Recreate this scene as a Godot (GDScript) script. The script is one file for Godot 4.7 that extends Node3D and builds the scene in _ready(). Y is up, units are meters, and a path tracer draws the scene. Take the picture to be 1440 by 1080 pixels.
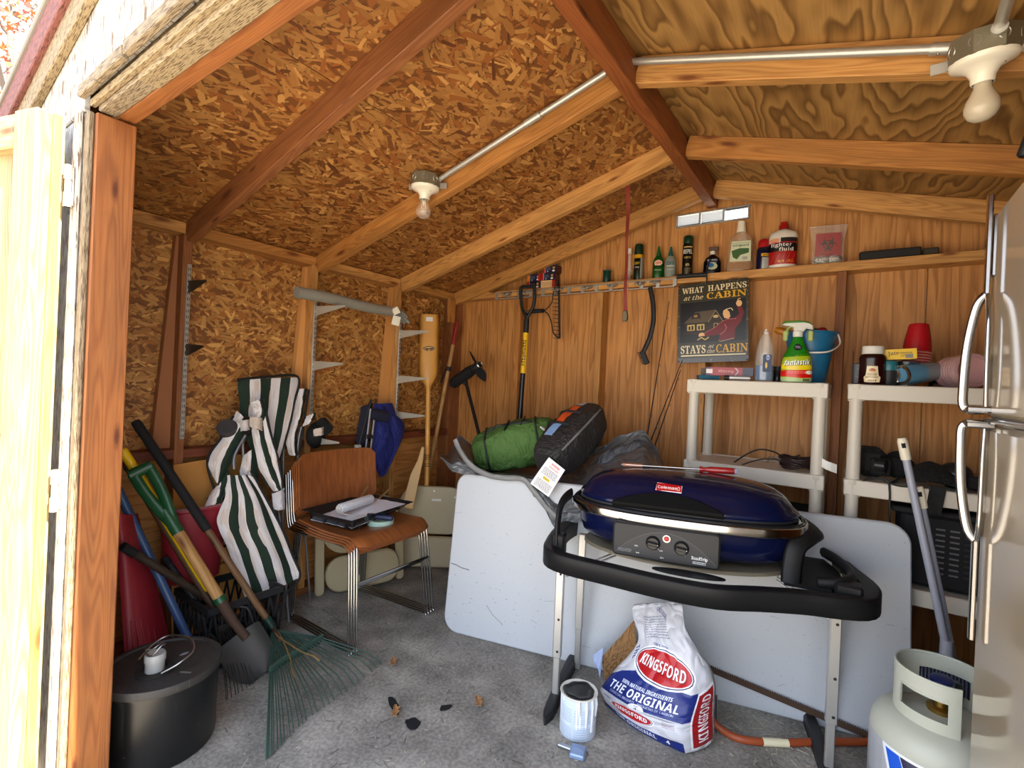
extends Node3D
# A small wooden shed seen through its open doors. Metres, y up; back wall at z = 0, left wall at x = 0, floor at y = 0.

const EYE := Vector3(2.405, 1.195, 2.726)
const W := 3.485
var rng := RandomNumberGenerator.new()
var M := {}
var names := {}

# ---------------------------------------------------------------- mesh building
class MB:
	var v := PackedVector3Array()
	var n := PackedVector3Array()
	var uv := PackedVector2Array()
	var ix := PackedInt32Array()
	var xf := Transform3D.IDENTITY
	func tri(a: Vector3, b: Vector3, c: Vector3, na: Vector3, nb: Vector3, nc: Vector3, ua := Vector2.ZERO, ub := Vector2.ZERO, uc := Vector2.ZERO) -> void:
		var g := (c - a).cross(b - a)
		if g.length_squared() < 1e-18: return
		var k := v.size()
		v.append(xf * a); v.append(xf * b); v.append(xf * c)
		n.append((xf.basis * na).normalized()); n.append((xf.basis * nb).normalized()); n.append((xf.basis * nc).normalized())
		uv.append(ua); uv.append(ub); uv.append(uc)
		if g.dot(na + nb + nc) >= 0.0:
			ix.append(k); ix.append(k + 1); ix.append(k + 2)
		else:
			ix.append(k); ix.append(k + 2); ix.append(k + 1)
	func quad(a: Vector3, b: Vector3, c: Vector3, d: Vector3, nn: Vector3, ua := Vector2(0, 0), ub := Vector2(1, 0), uc := Vector2(1, 1), ud := Vector2(0, 1)) -> void:
		tri(a, b, c, nn, nn, nn, ua, ub, uc)
		tri(a, c, d, nn, nn, nn, ua, uc, ud)
	# chamfered box; u runs along its longest side, in metres
	func box(c: Vector3, s: Vector3, b := Basis.IDENTITY, bev := 0.003, off := Vector2.ZERO) -> MB:
		var h := s * 0.5
		var e := minf(bev, minf(h.x, minf(h.y, h.z)) * 0.49)
		var ord := [0, 1, 2]
		ord.sort_custom(func(p, q): return s[p] > s[q])
		var rot := Transform3D(b, c)
		for k in 3:
			var i := (k + 1) % 3
			var j := (k + 2) % 3
			if ord.find(j) < ord.find(i):
				var t := i; i = j; j = t
			for sg in [-1.0, 1.0]:
				var q := []
				var us := []
				for w in [[-1, -1], [1, -1], [1, 1], [-1, 1]]:
					var p := Vector3.ZERO
					p[k] = sg * h[k]; p[i] = w[0] * (h[i] - e); p[j] = w[1] * (h[j] - e)
					q.append(rot * p); us.append(Vector2(p[i] + h[i], p[j] + h[j] + k * 0.31) + off)
				var nn := Vector3.ZERO
				nn[k] = sg
				quad(q[0], q[1], q[2], q[3], b * nn, us[0], us[1], us[2], us[3])
		if e <= 0.0: return self
		for k in 3:
			var i := (k + 1) % 3
			var j := (k + 2) % 3
			for si in [-1.0, 1.0]:
				for sj in [-1.0, 1.0]:
					var q := []
					for w in [[-1, 0], [1, 0], [1, 1], [-1, 1]]:
						var p := Vector3.ZERO
						p[k] = w[0] * (h[k] - e)
						p[i] = si * (h[i] if w[1] == 0 else h[i] - e)
						p[j] = sj * (h[j] - e if w[1] == 0 else h[j])
						q.append(rot * p)
					var nn := Vector3.ZERO
					nn[i] = si; nn[j] = sj
					quad(q[0], q[1], q[2], q[3], b * nn, off, off + Vector2(2 * h[k], 0), off + Vector2(2 * h[k], e), off + Vector2(0, e))
		for sx in [-1.0, 1.0]:
			for sy in [-1.0, 1.0]:
				for sz in [-1.0, 1.0]:
					var sg := Vector3(sx, sy, sz)
					var p0 := rot * (sg * Vector3(h.x, h.y - e, h.z - e))
					var p1 := rot * (sg * Vector3(h.x - e, h.y, h.z - e))
					var p2 := rot * (sg * Vector3(h.x - e, h.y - e, h.z))
					var nn := b * sg
					tri(p0, p1, p2, nn, nn, nn, off, off, off)
		return self
	# a straight board from a to b: w wide along side, t thick across it
	func stick(a: Vector3, b: Vector3, w: float, t: float, side: Vector3, bev := 0.002, off := Vector2.ZERO) -> MB:
		var x := (b - a).normalized()
		var y := (side - x * side.dot(x)).normalized()
		return box((a + b) * 0.5, Vector3((b - a).length(), w, t), Basis(x, y, x.cross(y)), bev, off)
	func tube(p: PackedVector3Array, r, sides := 8, cap := true, flat := 1.0, up := Vector3.ZERO, closed := false) -> MB:
		var m := p.size()
		var rings := []
		var t0 := (p[1] - p[0]).normalized()
		var x := up if up != Vector3.ZERO else (Vector3.UP if absf(t0.y) < 0.9 else Vector3.RIGHT)
		x = (x - t0 * x.dot(t0)).normalized()
		var fr := []
		for i in m:
			var t := (p[mini(i + 1, m - 1)] - p[maxi(i - 1, 0)]).normalized()
			if closed: t = (p[(i + 1) % m] - p[(i - 1 + m) % m]).normalized()
			x = (x - t * x.dot(t)).normalized()
			fr.append([x, t.cross(x)])
		var len := 0.0
		var ring := []
		for i in (m + 1 if closed else m):
			var q := i % m
			if i > 0: len += p[q].distance_to(p[(i - 1) % m])
			var rr: float = r if not (r is Array) else r[q]
			var row := []
			for k in sides + 1:
				var a := TAU * k / sides
				var d: Vector3 = fr[q][0] * cos(a) + fr[q][1] * sin(a) * flat
				var nn: Vector3 = (fr[q][0] * cos(a) * flat + fr[q][1] * sin(a)).normalized()
				row.append([p[q] + d * rr, nn, Vector2(len, rr * a)])
			ring.append(row)
		for i in ring.size() - 1:
			for k in sides:
				var a = ring[i][k]; var b = ring[i][k + 1]; var c = ring[i + 1][k + 1]; var d = ring[i + 1][k]
				tri(a[0], b[0], c[0], a[1], b[1], c[1], a[2], b[2], c[2])
				tri(a[0], c[0], d[0], a[1], c[1], d[1], a[2], c[2], d[2])
		if cap and not closed:
			for e in [0, m - 1]:
				var nn := (p[0] - p[1]).normalized() if e == 0 else (p[m - 1] - p[m - 2]).normalized()
				for k in sides:
					tri(p[e], ring[e][k][0], ring[e][k + 1][0], nn, nn, nn)
		return self
	# turns a profile of (radius, height) round the local y axis; sx, sz squash it; u goes round (0.5 = +z), v from top to bottom
	func lathe(pr: Array, at := Transform3D.IDENTITY, sides := 24, sx := 1.0, sz := 1.0, sharp := 0.75, flatmap := false) -> MB:
		var sn := []
		var tot := 0.0
		var acc := [0.0]
		for i in pr.size() - 1:
			var d: Vector2 = pr[i + 1] - pr[i]
			sn.append(Vector2(d.y, -d.x).normalized() if d.length() > 1e-7 else Vector2.RIGHT)
			tot += d.length(); acc.append(tot)
		# points outwards: the profile runs bottom to top on the outside
		for i in pr.size() - 1:
			var n0: Vector2 = sn[i]
			var n1: Vector2 = sn[i]
			if i > 0 and sn[i - 1].dot(sn[i]) > sharp: n0 = (sn[i - 1] + sn[i]).normalized()
			if i < sn.size() - 1 and sn[i + 1].dot(sn[i]) > sharp: n1 = (sn[i + 1] + sn[i]).normalized()
			var va: float = 1.0 - acc[i] / tot
			var vb: float = 1.0 - acc[i + 1] / tot
			if flatmap:
				va = 1.0 - (pr[i].y - pr[0].y) / (pr[pr.size() - 1].y - pr[0].y)
				vb = 1.0 - (pr[i + 1].y - pr[0].y) / (pr[pr.size() - 1].y - pr[0].y)
			for k in sides:
				var q := []
				for w in [[0, 0], [1, 0], [1, 1], [0, 1]]:
					var a := TAU * (float(k + w[0]) / sides) - PI
					var s := sin(a); var c := cos(a)
					var pp: Vector2 = pr[i + w[1]]
					var nn: Vector2 = n0 if w[1] == 0 else n1
					q.append([at * Vector3(s * pp.x * sx, pp.y, c * pp.x * sz), at.basis * Vector3(s * nn.x / sx, nn.y, c * nn.x / sz), Vector2((0.5 + 0.22 * s * (1.0 if c >= -0.01 else 2.0)) if flatmap else float(k + w[0]) / sides, va if w[1] == 0 else vb)])
				tri(q[0][0], q[1][0], q[2][0], q[0][1], q[1][1], q[2][1], q[0][2], q[1][2], q[2][2])
				tri(q[0][0], q[2][0], q[3][0], q[0][1], q[2][1], q[3][1], q[0][2], q[2][2], q[3][2])
		return self
	# skins rows of points; normals are smooth; caps close the first and last rings
	func loft(rows: Array, closed := true, caps := true, flip := false) -> MB:
		var R := rows.size()
		var C: int = rows[0].size()
		var nr := []
		for i in R:
			var row := []
			for k in C:
				var du: Vector3 = rows[mini(i + 1, R - 1)][k] - rows[maxi(i - 1, 0)][k]
				var dv: Vector3
				if closed: dv = rows[i][(k + 1) % C] - rows[i][(k - 1 + C) % C]
				else: dv = rows[i][mini(k + 1, C - 1)] - rows[i][maxi(k - 1, 0)]
				var nn := dv.cross(du)
				if nn.length_squared() < 1e-16: nn = Vector3.UP
				row.append(nn.normalized() * (-1.0 if flip else 1.0))
			nr.append(row)
		var CC := C if closed else C - 1
		for i in R - 1:
			for k in CC:
				var k2 := (k + 1) % C
				var u0 := float(k) / CC; var u1 := float(k + 1) / CC
				var v0 := float(i) / (R - 1); var v1 := float(i + 1) / (R - 1)
				tri(rows[i][k], rows[i][k2], rows[i + 1][k2], nr[i][k], nr[i][k2], nr[i + 1][k2], Vector2(u0, v0), Vector2(u1, v0), Vector2(u1, v1))
				tri(rows[i][k], rows[i + 1][k2], rows[i + 1][k], nr[i][k], nr[i + 1][k2], nr[i + 1][k], Vector2(u0, v0), Vector2(u1, v1), Vector2(u0, v1))
		if closed and caps:
			for e in [0, R - 1]:
				var mid := Vector3.ZERO
				for p in rows[e]: mid += p
				mid /= C
				var oth: Vector3 = rows[1][0] if e == 0 else rows[R - 2][0]
				var nn := Vector3.ZERO
				for k in C: nn += (rows[e][k] - mid).cross(rows[e][(k + 1) % C] - mid)
				nn = nn.normalized()
				if nn.dot(mid - oth) < 0: nn = -nn
				for k in C: tri(mid, rows[e][k], rows[e][(k + 1) % C], nn, nn, nn, Vector2(.5, .5), Vector2(.5, .5), Vector2(.5, .5))
		return self
	# a sheet f(u, v) with thickness th; front is the side its normal dv x du points to (flip turns it)
	func sheet(f: Callable, nu: int, nv: int, th := 0.0, flip := false) -> MB:
		var rows := []
		for j in nv + 1:
			var row := []
			for i in nu + 1: row.append(f.call(float(i) / nu, float(j) / nv))
			rows.append(row)
		loft(rows, false, false, flip)
		if th > 0.0:
			var back := []
			for j in nv + 1:
				var row := []
				for i in nu + 1:
					var du: Vector3 = rows[mini(j + 1, nv)][i] - rows[maxi(j - 1, 0)][i]
					var dv: Vector3 = rows[j][mini(i + 1, nu)] - rows[j][maxi(i - 1, 0)]
					var nn := dv.cross(du).normalized() * (-1.0 if flip else 1.0)
					row.append(rows[j][i] - nn * th)
				back.append(row)
			loft(back, false, false, not flip)
			for s in [0, nv]:
				for i in nu: _rim(rows[s][i], rows[s][i + 1], back[s][i + 1], back[s][i], rows[1 if s == 0 else nv - 1][i], float(i) / nu, float(s) / nv)
			for s in [0, nu]:
				for j in nv: _rim(rows[j][s], rows[j + 1][s], back[j + 1][s], back[j][s], rows[j][1 if s == 0 else nu - 1], float(s) / nu, float(j) / nv)
		return self
	func _rim(a: Vector3, b: Vector3, c: Vector3, d: Vector3, inside: Vector3, u: float, vv: float) -> void:
		var nn := (b - a).cross(d - a).normalized()
		if nn.dot(inside - a) > 0: nn = -nn
		var t := Vector2(u, vv)
		quad(a, b, c, d, nn, t, t, t, t)
	# extrudes a polygon in the xy plane of "at" by depth along its z, with a chamfer on the front
	func prism(poly: PackedVector2Array, depth: float, at := Transform3D.IDENTITY, bev := 0.0) -> MB:
		var pts := poly
		if Geometry2D.is_polygon_clockwise(pts): pts = pts.duplicate(); pts.reverse()
		var lo := pts[0]; var hi := pts[0]
		for p in pts: lo = lo.min(p); hi = hi.max(p)
		var sz := (hi - lo).max(Vector2(1e-6, 1e-6))
		var fr := pts
		if bev > 0.0:
			var m := pts.size()
			fr = PackedVector2Array()
			for i in m:
				var d0 := (pts[i] - pts[(i - 1 + m) % m]).normalized()
				var d1 := (pts[(i + 1) % m] - pts[i]).normalized()
				var bis := (Vector2(-d0.y, d0.x) + Vector2(-d1.y, d1.x))
				if bis.length() < 0.2: bis = Vector2(-d0.y, d0.x)
				bis = bis.normalized()
				fr.append(pts[i] + bis * bev / maxf(0.35, bis.dot(Vector2(-d1.y, d1.x))))
		var ids := Geometry2D.triangulate_polygon(pts)
		var z := Vector3(0, 0, 1)
		for s in [0, 1]:
			var pp := fr if s == 1 else pts
			var zz := depth if s == 1 else 0.0
			var nn := at.basis * (z if s == 1 else -z)
			for i in range(0, ids.size(), 3):
				var a := pp[ids[i]]; var b := pp[ids[i + 1]]; var c := pp[ids[i + 2]]
				tri(at * Vector3(a.x, a.y, zz), at * Vector3(b.x, b.y, zz), at * Vector3(c.x, c.y, zz), nn, nn, nn, _pu(a, lo, sz), _pu(b, lo, sz), _pu(c, lo, sz))
		var m2 := pts.size()
		for i in m2:
			var a := pts[i]; var b := pts[(i + 1) % m2]
			var o := Vector2(b.y - a.y, a.x - b.x).normalized()
			var nn := at.basis * Vector3(o.x, o.y, 0)
			var zt := depth - bev
			quad(at * Vector3(a.x, a.y, 0), at * Vector3(b.x, b.y, 0), at * Vector3(b.x, b.y, zt), at * Vector3(a.x, a.y, zt), nn, _pu(a, lo, sz), _pu(b, lo, sz), _pu(b, lo, sz), _pu(a, lo, sz))
			if bev > 0.0:
				var fa := fr[i]; var fb := fr[(i + 1) % m2]
				quad(at * Vector3(a.x, a.y, zt), at * Vector3(b.x, b.y, zt), at * Vector3(fb.x, fb.y, depth), at * Vector3(fa.x, fa.y, depth), at.basis * Vector3(o.x, o.y, 1), _pu(a, lo, sz), _pu(b, lo, sz), _pu(fb, lo, sz), _pu(fa, lo, sz))
		return self
	func _pu(p: Vector2, lo: Vector2, sz: Vector2) -> Vector2:
		return Vector2((p.x - lo.x) / sz.x, 1.0 - (p.y - lo.y) / sz.y)
	func ball(c: Vector3, r: Vector3, sides := 16, rows := 10) -> MB:
		var pr := []
		for i in rows + 1:
			var a := -PI / 2 + PI * i / rows
			pr.append(Vector2(maxf(cos(a), 0.0), sin(a)))
		return lathe(pr, Transform3D(Basis.from_scale(r), c), sides, 1, 1, 0.3)
	func done(shift := Vector3.ZERO) -> ArrayMesh:
		var vv := v
		if shift != Vector3.ZERO:
			vv = v.duplicate()
			for i in vv.size(): vv[i] += shift
		var a := []
		a.resize(Mesh.ARRAY_MAX)
		a[Mesh.ARRAY_VERTEX] = vv; a[Mesh.ARRAY_NORMAL] = n; a[Mesh.ARRAY_TEX_UV] = uv; a[Mesh.ARRAY_INDEX] = ix
		var me := ArrayMesh.new()
		me.add_surface_from_arrays(Mesh.PRIMITIVE_TRIANGLES, a)
		return me

func mb() -> MB: return MB.new()
func V(x: float, y: float, z: float) -> Vector3: return Vector3(x, y, z)
func pts(a: Array) -> PackedVector3Array:
	var p := PackedVector3Array()
	for i in range(0, a.size(), 3): p.append(Vector3(a[i], a[i + 1], a[i + 2]))
	return p
func pl(a: Array) -> PackedVector2Array:
	var p := PackedVector2Array()
	for i in range(0, a.size(), 2): p.append(Vector2(a[i], a[i + 1]))
	return p
# a smooth curve through points
func curve(p: PackedVector3Array, per := 6, closed := false) -> PackedVector3Array:
	var o := PackedVector3Array()
	var m := p.size()
	for i in (m if closed else m - 1):
		var a := p[(i - 1 + m) % m] if closed or i > 0 else p[0]
		var b := p[i]
		var c := p[(i + 1) % m]
		var d := p[(i + 2) % m] if closed or i + 2 < m else p[m - 1]
		for k in per: o.append(b.cubic_interpolate(c, a, d, float(k) / per))
	if not closed: o.append(p[m - 1])
	return o
func rrect(w: float, h: float, r: float, seg := 5, c := Vector2.ZERO) -> PackedVector2Array:
	var p := PackedVector2Array()
	for q in 4:
		var cc := Vector2((w / 2 - r) * [1, -1, -1, 1][q], (h / 2 - r) * [1, 1, -1, -1][q])
		for k in seg + 1:
			var a := PI / 2 * (q + float(k) / seg)
			p.append(c + cc + Vector2(cos(a), sin(a)) * r)
	return p
func oval(rx: float, ry: float, m := 24, c := Vector2.ZERO) -> PackedVector2Array:
	var p := PackedVector2Array()
	for k in m: p.append(c + Vector2(cos(TAU * k / m) * rx, sin(TAU * k / m) * ry))
	return p
func face(o: Vector3, x: Vector3, y: Vector3) -> Transform3D:   # a plane at o with these two axes
	x = x.normalized()
	y = (y - x * y.dot(x)).normalized()
	return Transform3D(Basis(x, y, x.cross(y)), o)
func upright(o: Vector3, turn := 0.0) -> Transform3D: return Transform3D(Basis(Vector3.UP, turn), o)
func along(a: Vector3, b: Vector3, side := Vector3(0, 0, 1)) -> Transform3D:   # local y from a to b, local z near side
	var y := (b - a).normalized()
	var z := (side - y * side.dot(y)).normalized()
	return Transform3D(Basis(y.cross(z), y, z), a)

# ---------------------------------------------------------------- scene tree
func numbered(c: String) -> String:
	var k: int = names.get(c, 0)
	names[c] = k + 1
	return c if k == 0 else "%s_%03d" % [c, k]
func thing(called: String, label: String, category: String, at: Vector3, group := "", basis := Basis.IDENTITY) -> Node3D:
	var o := Node3D.new()
	o.name = numbered(called)
	add_child(o)
	o.transform = Transform3D(basis, at)
	tag(o, label, category, group)
	return o
func tag(o: Node, label: String, category: String, group := "") -> Node:
	o.set_meta("label", label); o.set_meta("category", category)
	if group != "": o.set_meta("group", group)
	return o
# a mesh built in the scene's own axes, put under a thing (or under a part of it)
func part(parent: Node3D, called: String, m: MB, mat: Material, label := "") -> MeshInstance3D:
	var o := MeshInstance3D.new()
	o.name = called
	o.mesh = m.done()
	o.material_override = mat
	parent.add_child(o, true)
	if parent.get_parent() == self and not parent is MeshInstance3D: o.transform = parent.transform.affine_inverse()
	if parent is MeshInstance3D and parent.get_parent() == self: o.position = -parent.position
	if label != "": o.set_meta("label", label)
	return o
# the same for a mesh in the thing's own axes
func lpart(parent: Node3D, called: String, m: MB, mat: Material, label := "") -> MeshInstance3D:
	var o := MeshInstance3D.new()
	o.name = called
	o.mesh = m.done()
	o.material_override = mat
	parent.add_child(o, true)
	if label != "": o.set_meta("label", label)
	return o
# a thing that is one mesh, built in the scene's axes
func solo(called: String, label: String, category: String, at: Vector3, m: MB, mat: Material, group := "") -> MeshInstance3D:
	var o := MeshInstance3D.new()
	o.name = numbered(called)
	o.mesh = m.done(-at)
	o.material_override = mat
	add_child(o)
	o.position = at
	tag(o, label, category, group)
	return o
func structure(called: String) -> Node3D:
	var o := Node3D.new()
	o.name = numbered(called)
	o.set_meta("kind", "structure")
	add_child(o)
	return o
func struct(called: String, m: MB, mat: Material) -> MeshInstance3D:
	var o := MeshInstance3D.new()
	o.name = numbered(called)
	o.mesh = m.done()
	o.material_override = mat
	o.set_meta("kind", "structure")
	add_child(o)
	return o
func copy(o: Node3D, at: Vector3, basis: Basis, label := "") -> Node3D:
	var c := o.duplicate()
	var nm := String(o.name)
	var re := nm.rfind("_")
	if re > 0 and nm.substr(re + 1).is_valid_int(): nm = nm.substr(0, re)
	c.name = numbered(nm)
	add_child(c)
	c.transform = Transform3D(basis, at)
	if label != "": c.set_meta("label", label)
	return c

# ---------------------------------------------------------------- materials and painted textures
func mat(c: Color, rough := 0.6, metal := 0.0, spec := 0.5) -> StandardMaterial3D:
	var m := StandardMaterial3D.new()
	var ex := lerpf(0.68, 1.0, maxf(c.r, maxf(c.g, c.b)))
	m.albedo_color = Color(pow(c.r, ex), pow(c.g, ex), pow(c.b, ex), c.a); m.roughness = rough; m.metallic = metal; m.metallic_specular = spec
	return m
func texmat(img: Image, rough := 0.6, tint := Color.WHITE, scale := Vector3.ONE, metal := 0.0) -> StandardMaterial3D:
	var m := mat(tint, rough, metal)
	m.albedo_texture = ImageTexture.create_from_image(img)
	m.uv1_scale = scale
	return m
func bump(m: StandardMaterial3D, img: Image, depth: float) -> StandardMaterial3D:   # relief of depth centimetres
	m.heightmap_enabled = true
	m.heightmap_texture = ImageTexture.create_from_image(img)
	m.heightmap_scale = depth
	return m
func tinted(m: StandardMaterial3D, c: Color) -> StandardMaterial3D:
	var k := m.duplicate() as StandardMaterial3D
	k.albedo_color = c
	return k
func glass(c: Color, a: float, rough := 0.05) -> StandardMaterial3D:
	var m := mat(Color(c.r, c.g, c.b, a), rough)
	m.transparency = BaseMaterial3D.TRANSPARENCY_ALPHA
	return m
func canvas(w: int, h: int, c: Color) -> Image:
	var i := Image.create(w, h, false, Image.FORMAT_RGBA8)
	i.fill(c)
	return i
func fill_tri(im: Image, a: Vector2, b: Vector2, c: Vector2, col: Color) -> void:
	var y0 := maxi(int(ceil(minf(a.y, minf(b.y, c.y)) - 0.5)), 0)
	var y1 := mini(int(floor(maxf(a.y, maxf(b.y, c.y)) - 0.5)), im.get_height() - 1)
	var e := [[a, b], [b, c], [c, a]]
	for y in range(y0, y1 + 1):
		var yc := y + 0.5
		var lo := 1e9
		var hi := -1e9
		for s in e:
			var p: Vector2 = s[0]
			var q: Vector2 = s[1]
			if (p.y <= yc and q.y >= yc) or (q.y <= yc and p.y >= yc):
				if absf(p.y - q.y) < 1e-6: continue
				var x := p.x + (q.x - p.x) * (yc - p.y) / (q.y - p.y)
				lo = minf(lo, x); hi = maxf(hi, x)
		var x0 := maxi(int(ceil(lo - 0.5)), 0)
		var x1 := mini(int(ceil(hi - 0.5)), im.get_width())
		if x1 > x0: im.fill_rect(Rect2i(x0, y, x1 - x0, 1), col)
func fill_poly(im: Image, p: PackedVector2Array, col: Color) -> void:
	var ids := Geometry2D.triangulate_polygon(p)
	for i in range(0, ids.size(), 3): fill_tri(im, p[ids[i]], p[ids[i + 1]], p[ids[i + 2]], col)
func fill_oval(im: Image, c: Vector2, rx: float, ry: float, col: Color, turn := 0.0) -> void:
	var p := PackedVector2Array()
	for k in 28: p.append(c + Vector2(cos(TAU * k / 28) * rx, sin(TAU * k / 28) * ry).rotated(turn))
	fill_poly(im, p, col)
func stroke(im: Image, p: PackedVector2Array, w: float, col: Color) -> void:
	for i in p.size() - 1:
		var d := (p[i + 1] - p[i]).orthogonal().normalized() * w * 0.5
		fill_tri(im, p[i] + d, p[i + 1] + d, p[i + 1] - d, col)
		fill_tri(im, p[i] + d, p[i + 1] - d, p[i] - d, col)
var fonts := {}
# writes s centred at c, h pixels high for a capital; wide sets the width in pixels; turn and slant in radians
func write(im: Image, s: String, c: Vector2, h: float, col: Color, wide := 0.0, face_name := "Droid Sans", bold := true, turn := 0.0, slant := 0.0, bend := 0.0) -> void:
	var key := face_name + str(bold)
	if not fonts.has(key):
		var f := SystemFont.new()
		f.font_names = PackedStringArray([face_name])
		f.font_weight = 700 if bold else 400
		fonts[key] = f
	var tm := TextMesh.new()
	tm.font = fonts[key]; tm.text = s; tm.font_size = 32; tm.pixel_size = 1.0; tm.depth = 0.0; tm.curve_step = 2.0
	var ar := tm.get_mesh_arrays()
	if ar.is_empty() or ar[0] == null or ar[0].size() == 0: return
	var p: PackedVector3Array = ar[Mesh.ARRAY_VERTEX]
	var ids: PackedInt32Array = ar[Mesh.ARRAY_INDEX] if ar[Mesh.ARRAY_INDEX] != null else PackedInt32Array(range(p.size()))
	var lo := p[0]; var hi := p[0]
	for q in p: lo = lo.min(q); hi = hi.max(q)
	var k := h / 23.0
	var kx := k
	if wide > 0.0: kx = wide / maxf(hi.x - lo.x, 1e-3)
	var mid := (lo + hi) * 0.5
	var o := PackedVector2Array()
	for q in p:
		var d := Vector2((q.x - mid.x) * kx, -(q.y - mid.y) * k)
		d.x -= d.y * slant
		d.y += bend * d.x * d.x
		o.append(c + d.rotated(turn))
	for i in range(0, ids.size() - 2, 3): fill_tri(im, o[ids[i]], o[ids[i + 1]], o[ids[i + 2]], col)
func scribble(im: Image, r: Rect2, rows: int, col: Color, w := 2.0) -> void:   # small print too fine to read
	for i in rows:
		var y := r.position.y + r.size.y * (i + 0.5) / rows
		var x := r.position.x
		while x < r.end.x:
			var l := rng.randf_range(4, 14) * r.size.x / 100.0
			stroke(im, PackedVector2Array([Vector2(x, y), Vector2(minf(x + l, r.end.x), y)]), w, col)
			x += l + r.size.x * 0.025
func mix3(a: Color, b: Color, t: float) -> Color: return a.lerp(b, clampf(t, 0, 1))
func noise(seed: int, freq: float, oct := 3) -> FastNoiseLite:
	var f := FastNoiseLite.new()
	f.seed = seed; f.frequency = freq; f.fractal_octaves = oct
	f.noise_type = FastNoiseLite.TYPE_SIMPLEX_SMOOTH
	return f
# paints an image from f(x, y) -> Color
func paint(w: int, h: int, f: Callable) -> Image:
	var d := PackedByteArray()
	d.resize(w * h * 3)
	var k := 0
	for y in h:
		for x in w:
			var c: Color = f.call(x, y)
			d[k] = int(clampf(c.r, 0, 1) * 255.0); d[k + 1] = int(clampf(c.g, 0, 1) * 255.0); d[k + 2] = int(clampf(c.b, 0, 1) * 255.0)
			k += 3
	return Image.create_from_data(w, h, false, Image.FORMAT_RGB8, d)
# where the line of sight through a point of the photograph (1440 x 1080) meets a plane: used to take positions off the photograph
func sight(u: float, v: float) -> Vector3:
	return Basis(Vector3(0.8222, 0.045, -0.5674), Vector3(-0.0376, 0.999, 0.0247), Vector3(0.5679, 0.001, 0.8231)) * Vector3((u - 720.0) / 692.63, (540.0 - v) / 692.63, -1.0)
func onx(u: float, v: float, x: float) -> Vector3:
	var d := sight(u, v)
	return EYE + d * ((x - EYE.x) / d.x)
func ony(u: float, v: float, y: float) -> Vector3:
	var d := sight(u, v)
	return EYE + d * ((y - EYE.y) / d.y)
func onz(u: float, v: float, z: float) -> Vector3:
	var d := sight(u, v)
	return EYE + d * ((z - EYE.z) / d.z)
func onp(u: float, v: float, o: Vector3, nn: Vector3) -> Vector3:
	var d := sight(u, v)
	return EYE + d * (nn.dot(o - EYE) / nn.dot(d))

func _ready() -> void:
	# camera
	var cam := Camera3D.new()
	cam.name = "camera"
	cam.keep_aspect = Camera3D.KEEP_HEIGHT
	cam.fov = 75.88
	cam.near = 0.02
	cam.transform = Transform3D(Basis(Vector3(0.8222, 0.045, -0.5674), Vector3(-0.0376, 0.999, 0.0247), Vector3(0.5679, 0.001, 0.8231)).orthonormalized(), EYE)
	add_child(cam)
	cam.current = true
	# sky: bright, thin high cloud
	var env := Environment.new()
	env.background_mode = Environment.BG_SKY
	var sm := ProceduralSkyMaterial.new()
	sm.sky_top_color = Color(0.80, 0.87, 0.97)
	sm.sky_horizon_color = Color(0.97, 0.98, 1.0)
	sm.sky_curve = 0.25
	sm.ground_bottom_color = Color(0.52, 0.50, 0.47)
	sm.ground_horizon_color = Color(0.75, 0.74, 0.72)
	var sky := Sky.new()
	sky.sky_material = sm
	env.sky = sky
	env.background_energy_multiplier = 1.0
	env.tonemap_mode = Environment.TONE_MAPPER_LINEAR
	env.tonemap_exposure = 4.5
	env.sdfgi_enabled = true; env.ssao_enabled = true; env.ssil_enabled = true
	var we := WorldEnvironment.new()
	we.name = "world_environment"
	we.environment = env
	add_child(we)
	# sun: high on the right, raking along the front of the shed
	var sun := DirectionalLight3D.new()
	sun.name = "sun"
	sun.light_color = Color(1.0, 0.93, 0.82)
	sun.light_energy = 3.0
	sun.light_angular_distance = 0.6
	sun.shadow_enabled = true
	add_child(sun)
	sun.look_at_from_position(Vector3(0.72, 0.69, 0.022), Vector3.ZERO)
	make_materials()
	build_shell()
	build_all()

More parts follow.
